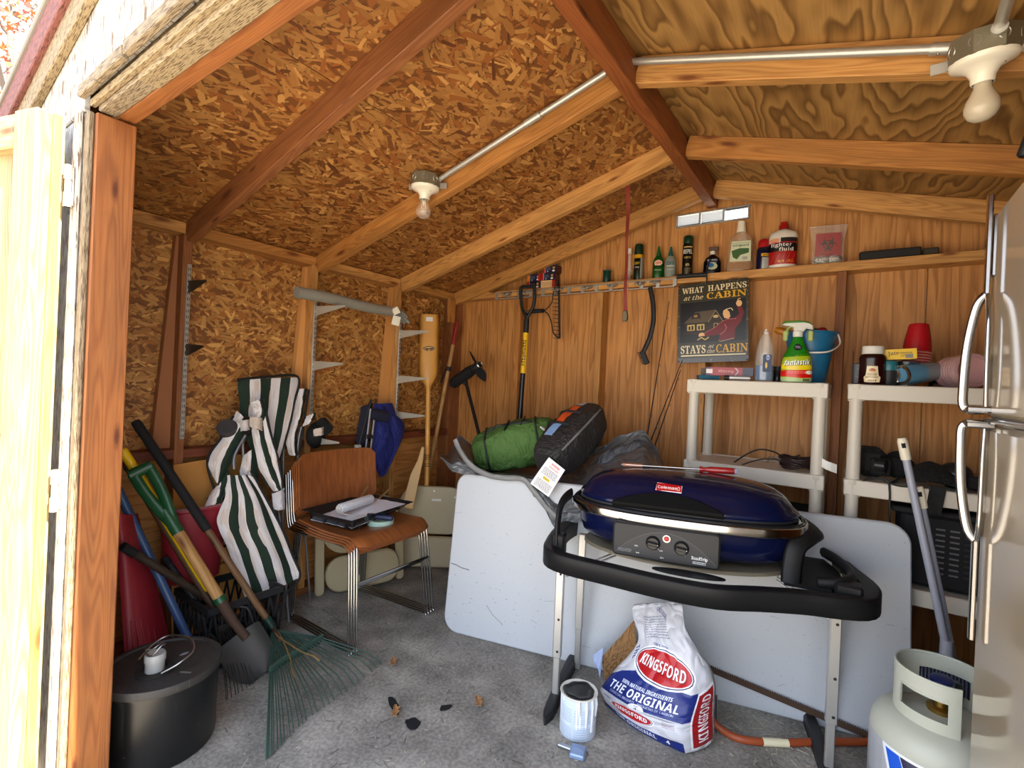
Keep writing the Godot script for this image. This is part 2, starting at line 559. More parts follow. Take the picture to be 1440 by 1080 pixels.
func make_materials() -> void:
	rng.seed = 11
	# sawn lumber: grain along u, with knots
	var n1 := noise(3, 0.012, 2)
	var n2 := noise(4, 0.05, 3)
	var n3 := noise(5, 0.3, 2)
	var knots := []
	for i in 9: knots.append([Vector2(rng.randf() * 1024, rng.randf() * 256), rng.randf_range(4, 8)])
	var lum := paint(1024, 256, func(x: float, y: float):
		var yy: float = y
		var dark := 0.0
		for k in knots:
			var d := Vector2((x - k[0].x) * 0.55, y - k[0].y)
			var l := d.length()
			if l < 60.0:
				yy += signf(d.y) * k[1] * 1.6 * exp(-l / 16.0)
				if l < k[1]: dark = maxf(dark, 0.75 - 0.3 * l / k[1])
				elif l < k[1] * 2.0: dark = maxf(dark, 0.3 * (2.0 - l / k[1]))
		var g := n1.get_noise_2d(x * 0.16, yy) * 6.0 + yy * 0.045
		var ring := 0.5 + 0.5 * sin(g * 5.0)
		var fine := n3.get_noise_2d(x * 0.06, yy * 1.6)
		var big := n2.get_noise_2d(x * 0.08, y * 0.3)
		var t := 0.84 + 0.09 * big + 0.07 * fine - 0.09 * ring * ring
		var c := Color(t, t * (0.99 - 0.05 * ring), t * (0.97 - 0.10 * ring))
		return c.lerp(Color(0.34, 0.19, 0.09), dark))
	var base := texmat(lum, 0.62, Color(1, 1, 1), Vector3(0.42, 3.6, 1))
	M.lumber = []
	for c in [Color(0.86, 0.63, 0.34), Color(0.92, 0.69, 0.40), Color(0.83, 0.58, 0.30), Color(0.90, 0.67, 0.39)]: M.lumber.append(tinted(base, c))
	M.jamb = tinted(base, Color(0.66, 0.41, 0.20))
	M.darklumber = tinted(base, Color(0.66, 0.42, 0.24))
	M.stain = tinted(base, Color(0.55, 0.28, 0.16))
	M.yellowwood = tinted(base, Color(0.76, 0.69, 0.50))
	M.paledoor = tinted(base, Color(0.75, 0.67, 0.48))
	M.handle = tinted(base, Color(0.80, 0.62, 0.38))
	M.oldhandle = tinted(base, Color(0.50, 0.37, 0.24))
	M.greywood = tinted(base, Color(0.55, 0.46, 0.36))
	M.lightwood = tinted(base, Color(0.93, 0.72, 0.38))
	# softwood plywood: contour rings of a stretched field, grain along u
	var ply := func(seed: int, k: float, deep: float, stretch: float) -> Image:
		var a := noise(seed, 0.0042, 2)
		var b := noise(seed + 1, 0.022, 2)
		var c := noise(seed + 2, 0.25, 2)
		return paint(1024, 1024, func(x: float, y: float):
			var f: float = a.get_noise_2d(x * stretch, y) * k + b.get_noise_2d(x * stretch, y) * 0.9 + y * 0.008
			var r := f - floorf(f)
			var ring := pow(r, 1.8) if r < 0.85 else (1.0 - r) / 0.15 * 0.746
			var t := 0.90 + 0.05 * c.get_noise_2d(x * 0.05, y) + 0.05 * b.get_noise_2d(x * 0.3, y * 0.3) - deep * ring
			return Color(t, t * (1.0 - 0.08 * ring), t * (1.0 - 0.22 * ring)))
	M.plywall = texmat(ply.call(21, 3.2, 0.22, 0.10), 0.6, Color(0.84, 0.58, 0.31), Vector3(0.55, 0.8, 1))
	M.plyroof = texmat(ply.call(31, 5.5, 0.40, 0.30), 0.65, Color(0.71, 0.52, 0.27), Vector3(0.40, 0.44, 1))
	# strand board
	var osb := canvas(1024, 1024, Color(0.52, 0.33, 0.16))
	for i in 5200:
		var p := Vector2(rng.randf() * 1024, rng.randf() * 1024)
		var l := rng.randf_range(18, 62)
		var w := rng.randf_range(5, 17)
		var a := rng.randfn(0.0, 0.75)
		var t := rng.randf()
		var c := Color(0.66, 0.46, 0.25).lerp(Color(0.80, 0.60, 0.36), t)
		if rng.randf() < 0.10: c = Color(0.44, 0.26, 0.13).lerp(Color(0.56, 0.36, 0.19), t)
		elif rng.randf() < 0.08: c = Color(0.88, 0.68, 0.42)
		elif rng.randf() < 0.25: c = Color(0.66, 0.42, 0.21)
		var q := PackedVector2Array()
		for s in [[-1, -1], [-0.3, -1.1], [1, -0.8], [1.1, 0.2], [0.9, 1], [-0.2, 0.9], [-1.1, 0.7]]:
			q.append(Vector2(s[0] * l * 0.5 * rng.randf_range(0.7, 1.1), s[1] * w * 0.5 * rng.randf_range(0.6, 1.2)).rotated(a))
		for ox in [-1024, 0, 1024]:
			for oy in [-1024, 0, 1024]:
				var pp := p + Vector2(ox, oy)
				if pp.x < -50 or pp.x > 1074 or pp.y < -50 or pp.y > 1074: continue
				for k in range(1, 6): fill_tri(osb, pp + q[0], pp + q[k], pp + q[k + 1], c)
				if i % 3 == 0: stroke(osb, PackedVector2Array([pp + q[3], pp + q[4], pp + q[5]]), 1.5, c.darkened(0.45))
	M.osbroof = bump(texmat(osb, 0.55, Color(0.86, 0.81, 0.72), Vector3(0.66, 0.66, 1)), osb, 0.08)
	M.osbwall = bump(texmat(osb, 0.55, Color(0.95, 0.94, 0.86), Vector3(0.8, 0.8, 1)), osb, 0.08)
	# worn grey floor
	var fa := noise(41, 0.006, 4)
	var fb := noise(42, 0.09, 3)
	var flo := paint(1024, 1024, func(x: float, y: float):
		var a := fa.get_noise_2d(x, y)
		var b := fb.get_noise_2d(x, y)
		var t := 0.54 + 0.15 * a + 0.11 * b
		return Color(t, t * 0.96, t * 0.90))
	for i in 900:
		var p := Vector2(rng.randf() * 1024, rng.randf() * 1024)
		var d := Vector2.from_angle(rng.randf() * TAU) * rng.randf_range(4, 26)
		var c := flo.get_pixel(int(p.x), int(p.y))
		stroke(flo, PackedVector2Array([p, p + d]), rng.randf_range(1, 3.5), c.lightened(0.12) if rng.randf() < 0.45 else c.darkened(0.25))
	for i in 500:
		var p := Vector2(rng.randf() * 1024, rng.randf() * 1024)
		fill_oval(flo, p, rng.randf_range(0.6, 1.6), rng.randf_range(0.6, 1.6), Color(0.66, 0.64, 0.6))
	M.floor = bump(texmat(flo, 0.75, Color(1, 1, 1), Vector3(0.62, 0.62, 1)), flo, 0.25)
	# rough painted siding, grain along u
	var sa := noise(51, 0.02, 3)
	var sb := noise(52, 0.12, 3)
	var sid := paint(512, 512, func(x: float, y: float):
		var b := sb.get_noise_2d(x * 0.14, y * 1.4) + 0.35 * sa.get_noise_2d(x, y)
		var t := clampf(0.93 + b * 0.1, 0, 1)
		var w := clampf((b * -1.0 - 0.18) * 5.0, 0, 1)
		return Color(t, t * 0.985, t * 0.96).lerp(Color(0.56, 0.46, 0.38), w * 0.8))
	M.siding = bump(texmat(sid, 0.85, Color(0.74, 0.73, 0.71), Vector3(1.6, 1.6, 1)), sid, 0.4)
	M.weathered = bump(texmat(sid, 0.85, Color(0.52, 0.46, 0.37), Vector3(2, 6, 1)), sid, 0.3)
	M.redpaint = bump(texmat(sid, 0.8, Color(0.44, 0.24, 0.22), Vector3(3, 4, 1)), sid, 0.1)
	M.tanpaint = bump(texmat(sid, 0.8, Color(0.54, 0.47, 0.35), Vector3(3, 4, 1)), sid, 0.2)
	# cloth relief and crumple
	var ca := noise(61, 0.010, 2)
	M.crumple = paint(512, 512, func(x: float, y: float):
		var t := 1.0 - absf(ca.get_noise_2d(x, y)) * 2.2
		return Color(t, t, t))
	var cb := noise(62, 0.05, 3)
	M.mottle = paint(256, 256, func(x: float, y: float):
		var t := 0.85 + cb.get_noise_2d(x, y) * 0.3
		return Color(t, t, t))
	M.chrome = mat(Color(0.66, 0.65, 0.64), 0.14, 1.0)
	M.steel = mat(Color(0.62, 0.62, 0.62), 0.32, 1.0)
	M.zinc = mat(Color(0.72, 0.71, 0.68), 0.42, 0.7)
	M.alu = mat(Color(0.80, 0.80, 0.79), 0.38, 0.85)
	M.black = mat(Color(0.06, 0.06, 0.065), 0.5, 0.0, 0.4)
	M.softblack = mat(Color(0.055, 0.055, 0.06), 0.75, 0.0, 0.3)
	M.gloss = mat(Color(0.05, 0.05, 0.055), 0.25, 0.0, 0.4)
	M.iron = mat(Color(0.10, 0.095, 0.09), 0.6, 0.5)
	M.rust = mat(Color(0.20, 0.13, 0.09), 0.8, 0.3)
	M.white = mat(Color(0.82, 0.81, 0.77), 0.4)
	M.cream = mat(Color(0.86, 0.83, 0.74), 0.35)
	M.porcelain = mat(Color(0.90, 0.87, 0.80), 0.2)
	M.paper = mat(Color(0.92, 0.92, 0.90), 0.8)
	M.red = mat(Color(0.72, 0.10, 0.10), 0.4)
	M.yellow = mat(Color(0.93, 0.76, 0.04), 0.4)
	M.green = mat(Color(0.04, 0.24, 0.12), 0.4)
	M.oarwood = mat(Color(0.84, 0.60, 0.27), 0.35)
	M.clear = glass(Color(0.92, 0.95, 0.95), 0.16)
	M.wrap = bump(glass(Color(0.95, 0.95, 0.95), 0.10, 0.12), M.crumple, 0.15)

const SLOPE := 0.2785
const RX := 1.7425    # ridge centre
const PLY := -0.089   # sheathing face, one stud deep behind the stud faces

func roof_y(x: float) -> float:   # underside of the roof sheathing
	return 1.838 + SLOPE * (x if x < RX else W - x)
func rake_y(x: float) -> float: return 2.03 + 0.261 * (x if x < RX else W - x)
func lum(i: int) -> Material: return M.lumber[i % 4]
func ro() -> Vector2: return Vector2(rng.randf() * 0.5, rng.randf() * 3.0)
func rp() -> Vector2: return Vector2(0, rng.randf() * 0.3)

func build_shell() -> void:
	rng.seed = 5
	var m := mb()
	# ground and floor
	struct("ground", mb().box(V(1.7, -0.16, 2.0), V(60, 0.1, 60), Basis.IDENTITY, 0.0), mat(Color(0.62, 0.60, 0.56), 0.9))
	struct("floor", mb().box(V(1.74, -0.05, 1.10), V(3.75, 0.1, 2.43), Basis.IDENTITY, 0.004), M.floor)
	# ---- left wall
	var wl := structure("wall_left")
	for k in 2:
		m = mb().box(V(PLY - 0.006, 1.30, [0.49, 1.72][k]), V(0.012, 1.02, [1.22, 1.22][k]), Basis.IDENTITY, 0.001, ro())
		part(wl, "strand_board", m, M.osbwall)
	for k in 2: part(wl, "plywood_panel", mb().box(V(PLY - 0.006, 0.40, [0.49, 1.72][k]), V(0.012, 0.80, 1.22), Basis.IDENTITY, 0.001, rp()), M.plywall)
	part(wl, "siding", mb().box(V(PLY - 0.02, 0.92, 1.10), V(0.014, 1.95, 2.43), Basis.IDENTITY, 0.001), M.siding)
	var zs := [0.019, 0.549, 1.155, 1.774, 2.189]
	for i in 5:
		part(wl, "stud", mb().box(V(-0.0445, 0.91, zs[i]), V(0.089, 1.745, 0.038), Basis.IDENTITY, 0.002, ro()), [M.darklumber, lum(1), lum(3), M.darklumber, lum(0)][i])
	for i in range(1, 4):   # boards nailed to the near sides of the studs, wider towards the floor
		var z0: float = zs[i] + 0.0195
		part(wl, "sister_board", mb().prism(pl([z0, 1.775, z0, 0.845, z0 + 0.068, 0.845, z0 + 0.010, 1.775]), 0.036, Transform3D(Basis(V(0, 0, 1), V(0, 1, 0), V(-1, 0, 0)), V(-0.045, 0, 0)), 0.002), mat([Color(0.80, 0.56, 0.30), Color(0.82, 0.58, 0.32), Color(0.55, 0.33, 0.18)][i - 1], 0.65))
	for i in 4:
		part(wl, "blocking", mb().box(V(-0.0445, 0.822, (zs[i] + zs[i + 1]) / 2), V(0.089, 0.04, zs[i + 1] - zs[i] - 0.038), Basis.IDENTITY, 0.002, ro()), M.stain)
	part(wl, "bottom_plate", mb().box(V(-0.0445, 0.019, 1.10), V(0.089, 0.038, 2.2), Basis.IDENTITY, 0.002, ro()), M.darklumber)
	for k in 4:
		var za: float = [-0.089, 0.549, 1.153, 1.784][k]
		var zb: float = [0.509, 1.115, 1.746, 2.21][k]
		part(wl, "top_plate", mb().box(V(-0.0445, 1.806, (za + zb) / 2), V(0.089, 0.048, zb - za), Basis.IDENTITY, 0.002, ro()), lum(k))
	part(wl, "corner_block", mb().box(V(0.006, 1.70, 0.06), V(0.02, 0.17, 0.07), Basis.IDENTITY, 0.002, ro()), lum(2))
	# ---- back wall
	var wb := structure("wall_back")
	for k in 4:
		var xa: float = [-0.1, 0.222, 1.442, 2.662][k]
		var xb: float = [0.219, 1.439, 2.659, 3.59][k]
		part(wb, "plywood_panel", mb().box(V((xa + xb) / 2, 0.90, PLY - 0.006), V(xb - xa, 1.80, 0.012), Basis.IDENTITY, 0.001, rp()), M.plywall)
	var vx0 := 1.555; var vx1 := 1.925; var vy0 := 2.118; var vy1 := 2.185
	for p in [pl([-0.1, 1.80, vx0, 1.80, vx0, roof_y(vx0) + .01, -0.1, 1.82]), pl([vx0, 1.80, vx1, 1.80, vx1, vy0, vx0, vy0]), pl([vx0, vy1, vx1, vy1, vx1, roof_y(vx1) + .01, RX, roof_y(RX) + .01, vx0, roof_y(vx0) + .01]), pl([vx1, 1.80, 3.59, 1.80, 3.59, 1.82, vx1, roof_y(vx1) + .01])]:
		m = mb().prism(p, 0.012, Transform3D(Basis.IDENTITY, V(0, 0, PLY - 0.012)))
		for i in m.v.size(): m.uv[i] = Vector2(m.v[i].y + 0.37, m.v[i].x)
		part(wb, "gable_panel", m, M.plywall)
	var xs := [-0.03, 0.547, 1.138, 1.743, 2.347, 2.95]
	for i in 6:
		part(wb, "stud", mb().box(V(xs[i], 0.91, -0.0445), V(0.038, 1.745, 0.089), Basis.IDENTITY, 0.002, ro()), [M.darklumber, lum(2), lum(0), lum(3), M.jamb, lum(2)][i])
	part(wb, "bottom_plate", mb().box(V(1.74, 0.019, -0.0445), V(3.48, 0.038, 0.089), Basis.IDENTITY, 0.002, ro()), M.darklumber)
	part(wb, "top_plate", mb().box(V(1.74, 1.804, -0.042), V(3.48, 0.042, 0.094), Basis.IDENTITY, 0.002, ro()), lum(1), "plate of the back wall that serves as a shelf")
	part(wb, "siding", mb().box(V(1.745, 0.9, PLY - 0.02), V(3.69, 1.82, 0.014), Basis.IDENTITY, 0.001), M.siding)
	# gable vent
	var vent := structure("vent")
	var fr := mb()
	for y in [vy0, vy1]: fr.box(V((vx0 + vx1) / 2, y, PLY - 0.004), V(vx1 - vx0 + 0.016, 0.008, 0.034), Basis.IDENTITY, 0.001)
	for x in [vx0, vx0 + 0.123, vx0 + 0.247, vx1]: fr.box(V(x, (vy0 + vy1) / 2, PLY - 0.004), V(0.009, vy1 - vy0, 0.034), Basis.IDENTITY, 0.001)
	part(vent, "vent_frame", fr, M.alu)
	for k in 3:
		for j in 7:
			var y := vy0 + 0.009 + j * (vy1 - vy0 - 0.012) / 6.5
			part(vent, "louver", mb().box(V(vx0 + 0.0615 + 0.1235 * k, y, PLY - 0.006), V(0.112, 0.0012, 0.014), Basis(Vector3.RIGHT, -0.55 if k < 2 else 0.5), 0.0), M.alu)
	# ---- right wall
	var wr := structure("wall_right")
	part(wr, "plywood_panel", mb().box(V(W - PLY + 0.006, 0.92, 1.10), V(0.012, 1.85, 2.43), Basis.IDENTITY, 0.001, rp()), M.plywall)
	for z in [0.019, 0.549, 1.155, 1.774, 2.189]: part(wr, "stud", mb().box(V(W + 0.0445, 0.91, z), V(0.089, 1.745, 0.038), Basis.IDENTITY, 0.002, ro()), lum(1))
	part(wr, "top_plate", mb().box(V(W + 0.0445, 1.806, 1.05), V(0.089, 0.048, 2.3), Basis.IDENTITY, 0.002, ro()), lum(1))
	# ---- roof
	var ce := structure("ceiling")
	var dirl := V(1, SLOPE, 0).normalized()
	var nl := V(-SLOPE, 1, 0).normalized()
	for s in 2:
		var dr := dirl if s == 0 else V(-dirl.x, dirl.y, 0)
		var nr := nl if s == 0 else V(-nl.x, nl.y, 0)
		var x0 := 0.0 if s == 0 else W
		var lens := [1.216, 0.74] if s == 0 else [1.959, 0.0]
		var from := -0.16
		for k in 2:
			var l: float = lens[k]
			if l == 0.0: continue
			var mid: Vector3 = V(x0, 1.838, 1.058) + dr * (from + l / 2) + nr * 0.006
			from += l + 0.003
			part(ce, "strand_board" if s == 0 else "plywood_panel", mb().box(mid, V(l, 0.012, 2.474), Basis(dr, nr, dr.cross(nr)), 0.001, rp()), M.osbroof if s == 0 else M.plyroof)
		# roofing felt and shingles on top
		part(ce, "shingles", mb().box(V(x0, 1.838, 1.04) + dr * 0.84 + nr * 0.021, V(2.06, 0.016, 2.50), Basis(dr, nr, dr.cross(nr)), 0.003), mat(Color(0.42, 0.40, 0.38), 0.9))
		for k in 5:
			var z: float = [0.007, 0.528, 1.134, 1.765, 2.20][k]
			var a := V(0.002 if s == 0 else W - 0.002, 0, z)
			var b := V(RX - 0.028 if s == 0 else RX + 0.028, 0, z)
			a.y = roof_y(a.x) - 0.0475; b.y = roof_y(b.x) - 0.0475
			part(ce, "rafter", mb().stick(a, b, 0.089, 0.038, nr, 0.002, ro()), lum(k + s) if not (s == 0 and k == 3) else M.darklumber)
	part(ce, "ridge_beam", mb().box(V(RX, 2.258, 1.10), V(0.052, 0.114, 2.40), Basis.IDENTITY, 0.003, ro()), tinted(M.darklumber, Color(0.66, 0.38, 0.18)))
	# ---- front wall with the doorway
	var wf := structure("wall_front")
	var jx := 0.748
	part(wf, "jamb", mb().box(V(jx - 0.019, 0.93, 2.2525), V(0.038, 1.86, 0.089), Basis.IDENTITY, 0.003, Vector2(0.3, 0.07)), M.jamb)
	part(wf, "corner_stud", mb().box(V(-0.02, 0.91, 2.2525), V(0.038, 1.745, 0.089), Basis.IDENTITY, 0.002, ro()), lum(1))
	part(wf, "header", mb().box(V(1.84, 1.912, 2.229), V(2.30, 0.089, 0.042), Basis.IDENTITY, 0.003, ro()), M.jamb)
	for k in 3:
		var xa: float = [jx - 0.01, jx + 0.262, jx + 0.95][k]
		var xb: float = [jx + 0.26, jx + 0.948, 2.95][k]
		part(wf, "head_casing", mb().box(V((xa + xb) / 2, 1.897 - 0.004 * k, 2.272), V(xb - xa, 0.062, 0.040 + 0.004 * k), Basis.IDENTITY, 0.002, ro()), [M.weathered, M.tanpaint, M.weathered][k])
	part(wf, "drip_strip", mb().box(V(1.85, 1.885, 2.3), V(2.25, 0.018, 0.014), Basis.IDENTITY, 0.002, ro()), M.tanpaint)
	for k in 3: part(wf, "head_trim", mb().box(V([0.78, 0.93, 2.0][k], 1.906 + 0.003 * k, 2.322), V([0.13, 0.17, 1.95][k], 0.03, 0.016), Basis.IDENTITY, 0.002, ro()), M.weathered)
	# siding boards between grooves
	var edges := [-0.1, 0.10, 0.31, 0.50, 0.70]
	for k in 4: part(wf, "siding_board", mb().box(V((edges[k] + edges[k + 1]) / 2, 0.93, 2.306), V(edges[k + 1] - edges[k] - 0.008, 1.86, 0.014), Basis.IDENTITY, 0.003, ro()), M.siding)
	part(wf, "siding_back", mb().box(V(0.30, 0.93, 2.2975), V(0.80, 1.86, 0.003), Basis.IDENTITY, 0.0), M.siding)
	var ed2 := [-0.1, 0.10, 0.31, 0.50, 0.70, 0.90, 1.10, 1.31, 1.51, 1.72, 1.93, 2.13, 2.34, 2.55, 2.75, 2.96, 3.17, 3.38, 3.59]
	for k in ed2.size() - 1:
		var a: float = ed2[k] + 0.004
		var b: float = ed2[k + 1] - 0.004
		var yb := 1.868 if k < 4 else 1.915
		var p := pl([a, yb, b, yb, b, rake_y(b), a, rake_y(a)])
		if a < RX and b > RX: p = pl([a, yb, b, yb, b, rake_y(b), RX, rake_y(RX), a, rake_y(a)])
		m = mb().prism(p, 0.014, Transform3D(Basis.IDENTITY, V(0, 0, 2.299)), 0.003)
		for i in m.v.size(): m.uv[i] = Vector2(m.v[i].y, m.v[i].x)
		part(wf, "siding_board", m, M.siding)
	part(wf, "gable_sheathing", mb().prism(pl([-0.1, 1.93, 3.59, 1.93, RX, roof_y(RX)]), 0.006, Transform3D(Basis.IDENTITY, V(0, 0, 2.292))), M.siding)
	for x in [3.0]:
		part(wf, "jamb", mb().box(V(x + 0.019, 0.93, 2.2525), V(0.038, 1.86, 0.089), Basis.IDENTITY, 0.003, ro()), M.jamb)
		part(wf, "siding_panel", mb().box(V(3.30, 0.93, 2.304), V(0.58, 1.86, 0.014), Basis.IDENTITY, 0.003), M.siding)
	# strips at the outer corner of the jamb
	part(wf, "side_casing", mb().box(V(0.722, 0.93, 2.305), V(0.030, 1.86, 0.014), Basis.IDENTITY, 0.003, ro()), M.weathered)
	part(wf, "corner_strip", mb().box(V(0.684, 0.93, 2.318), V(0.040, 1.86, 0.012), Basis.IDENTITY, 0.003, ro()), M.siding)
	# rake boards of the gable, standing a little above the roof
	for s in 2:
		var dr := V(1.0 if s == 0 else -1.0, 0.261, 0).normalized()
		var nr := V(-dr.y, absf(dr.x), 0) if s == 0 else V(dr.y, absf(dr.x), 0)
		var B := Basis(dr, nr, dr.cross(nr))
		for q in [["rake_board", 1.987, 2.324, 0.130, 0.022, M.tanpaint], ["fascia", 2.045, 2.331, 0.088, 0.038, M.redpaint], ["shingle_edge", 2.101, 2.325, 0.020, 0.065, mat(Color(0.45, 0.43, 0.40), 0.9)]]:
			var o := V(-0.12 if s == 0 else W + 0.12, q[1] - 0.12 * 0.261, q[2])
			part(wf, q[0], mb().box(o + dr * 0.962, V(1.924, q[3], q[4]), B, 0.003, ro()), q[5])
	build_door()

func build_door() -> void:
	# the open leaf swings nearly flat against the front wall
	var hinge := V(0.668, 0, 2.345)
	var d := V(-0.957, 0, 0.290).normalized()
	var nn := V(d.z, 0, -d.x)     # the side that faces indoors when shut
	if nn.z < 0: nn = -nn
	var dr := structure("door_1")
	var B := Basis(d, Vector3.UP, d.cross(Vector3.UP))
	var at := func(s: float, y: float, o: float) -> Vector3: return hinge + d * s + V(0, y, 0) + nn * o
	part(dr, "door_skin", mb().box(at.call(0.5, 0.93, 0.0), V(1.0, 1.84, 0.014), B, 0.002, ro()), M.yellowwood)
	part(dr, "edge_strip", mb().box(at.call(0.006, 0.93, 0.010), V(0.014, 1.83, 0.020), B, 0.002, ro()), M.handle)
	part(dr, "stile", mb().box(at.call(0.052, 0.93, 0.031), V(0.089, 1.83, 0.046), B, 0.004, Vector2(0.1, 0.02)), M.paledoor)
	part(dr, "stile", mb().box(at.call(0.955, 0.93, 0.031), V(0.089, 1.83, 0.046), B, 0.004, ro()), M.paledoor)
	for y in [1.80, 0.95, 0.08]: part(dr, "rail", mb().box(at.call(0.504, y, 0.026), V(0.81, 0.089, 0.038), B, 0.004, ro()), M.yellowwood)
	for k in 4: part(dr, "board", mb().box(at.call(0.20 + 0.202 * k, 0.93, 0.010), V(0.198, 1.80, 0.010), B, 0.003, ro()), M.yellowwood)
	for y in [1.66, 0.86]:
		var h := mb()
		h.tube(pts([0.694, y - 0.055, 2.336, 0.694, y + 0.055, 2.336]), 0.0075, 10)
		for k in 2: h.tube(pts([0.694, y - 0.055 + 0.072 * k, 2.336, 0.694, y - 0.018 + 0.072 * k, 2.336]), 0.0095, 10)
		h.box(V(0.686, y, 2.327), V(0.03, 0.10, 0.004))
		part(dr, "hinge", h, M.zinc)

# ---------------------------------------------------------------- folding table
func table_frame() -> Transform3D:
	var e := V(cos(0.228), 0, -sin(0.228))
	var nb := V(-sin(0.228), 0, -cos(0.228))
	return face(V(0.838, 0.002, 0.947), e, V(0, cos(0.116), 0) + nb * sin(0.116))
func build_table() -> void:
	var T := table_frame()
	var t := thing("folding_table", "long white folding table with rounded corners leaning on its side behind the blue grill", "table", T.origin, "", T.basis)
	var im := canvas(1024, 512, Color(0.93, 0.94, 0.95))
	rng.seed = 71
	for i in 1500: fill_oval(im, V2(rng.randf() * 1024, rng.randf() * 512), rng.randf_range(0.4, 1.3), rng.randf_range(0.4, 1.1), Color(0.70, 0.71, 0.72).lerp(Color(0.86, 0.87, 0.88), rng.randf()))
	for i in 40:
		var p := V2(rng.randf() * 1024, rng.randf() * 512)
		stroke(im, PackedVector2Array([p, p + V2(rng.randf_range(-24, 24), rng.randf_range(-10, 10))]), 0.8, Color(0.62, 0.64, 0.66))
	stroke(im, PackedVector2Array([V2(6, 300), V2(22, 302), V2(38, 308), V2(62, 310)]), 2.2, Color(0.30, 0.30, 0.31))
	stroke(im, PackedVector2Array([V2(120, 405), V2(140, 430), V2(170, 452)]), 1.0, Color(0.36, 0.36, 0.38))
	for i in 30: fill_oval(im, V2(rng.randfn(130, 70), rng.randfn(380, 60)), rng.randf_range(1, 3), 1.2, Color(0.72, 0.72, 0.74))
	var m := bump(texmat(im, 0.42, Color(0.76, 0.77, 0.78)), M.mottle, 0.04)
	lpart(t, "top", mb().prism(rrect(1.83, 0.755, 0.075, 8, V2(0.915, 0.378)), 0.034, Transform3D(Basis.IDENTITY, V(0, 0, -0.034)), 0.006), m)
	lpart(t, "rim", mb().prism(rrect(1.80, 0.725, 0.07, 8, V2(0.915, 0.378)), 0.014, Transform3D(Basis.IDENTITY, V(0, 0, -0.047)), 0.002), M.white)
	for s in [0.28, 1.55]:
		lpart(t, "leg", mb().tube(pts([s, 0.10, -0.060, s + 0.02 * (1 if s < 1 else -1) * 30, 0.10, -0.060]), 0.0125, 8).tube(pts([s, 0.66, -0.060, s + 0.6 * (1 if s < 1 else -1), 0.66, -0.060]), 0.0125, 8).tube(pts([s, 0.10, -0.060, s, 0.66, -0.060]), 0.0125, 8), M.steel)
func V2(x: float, y: float) -> Vector2: return Vector2(x, y)

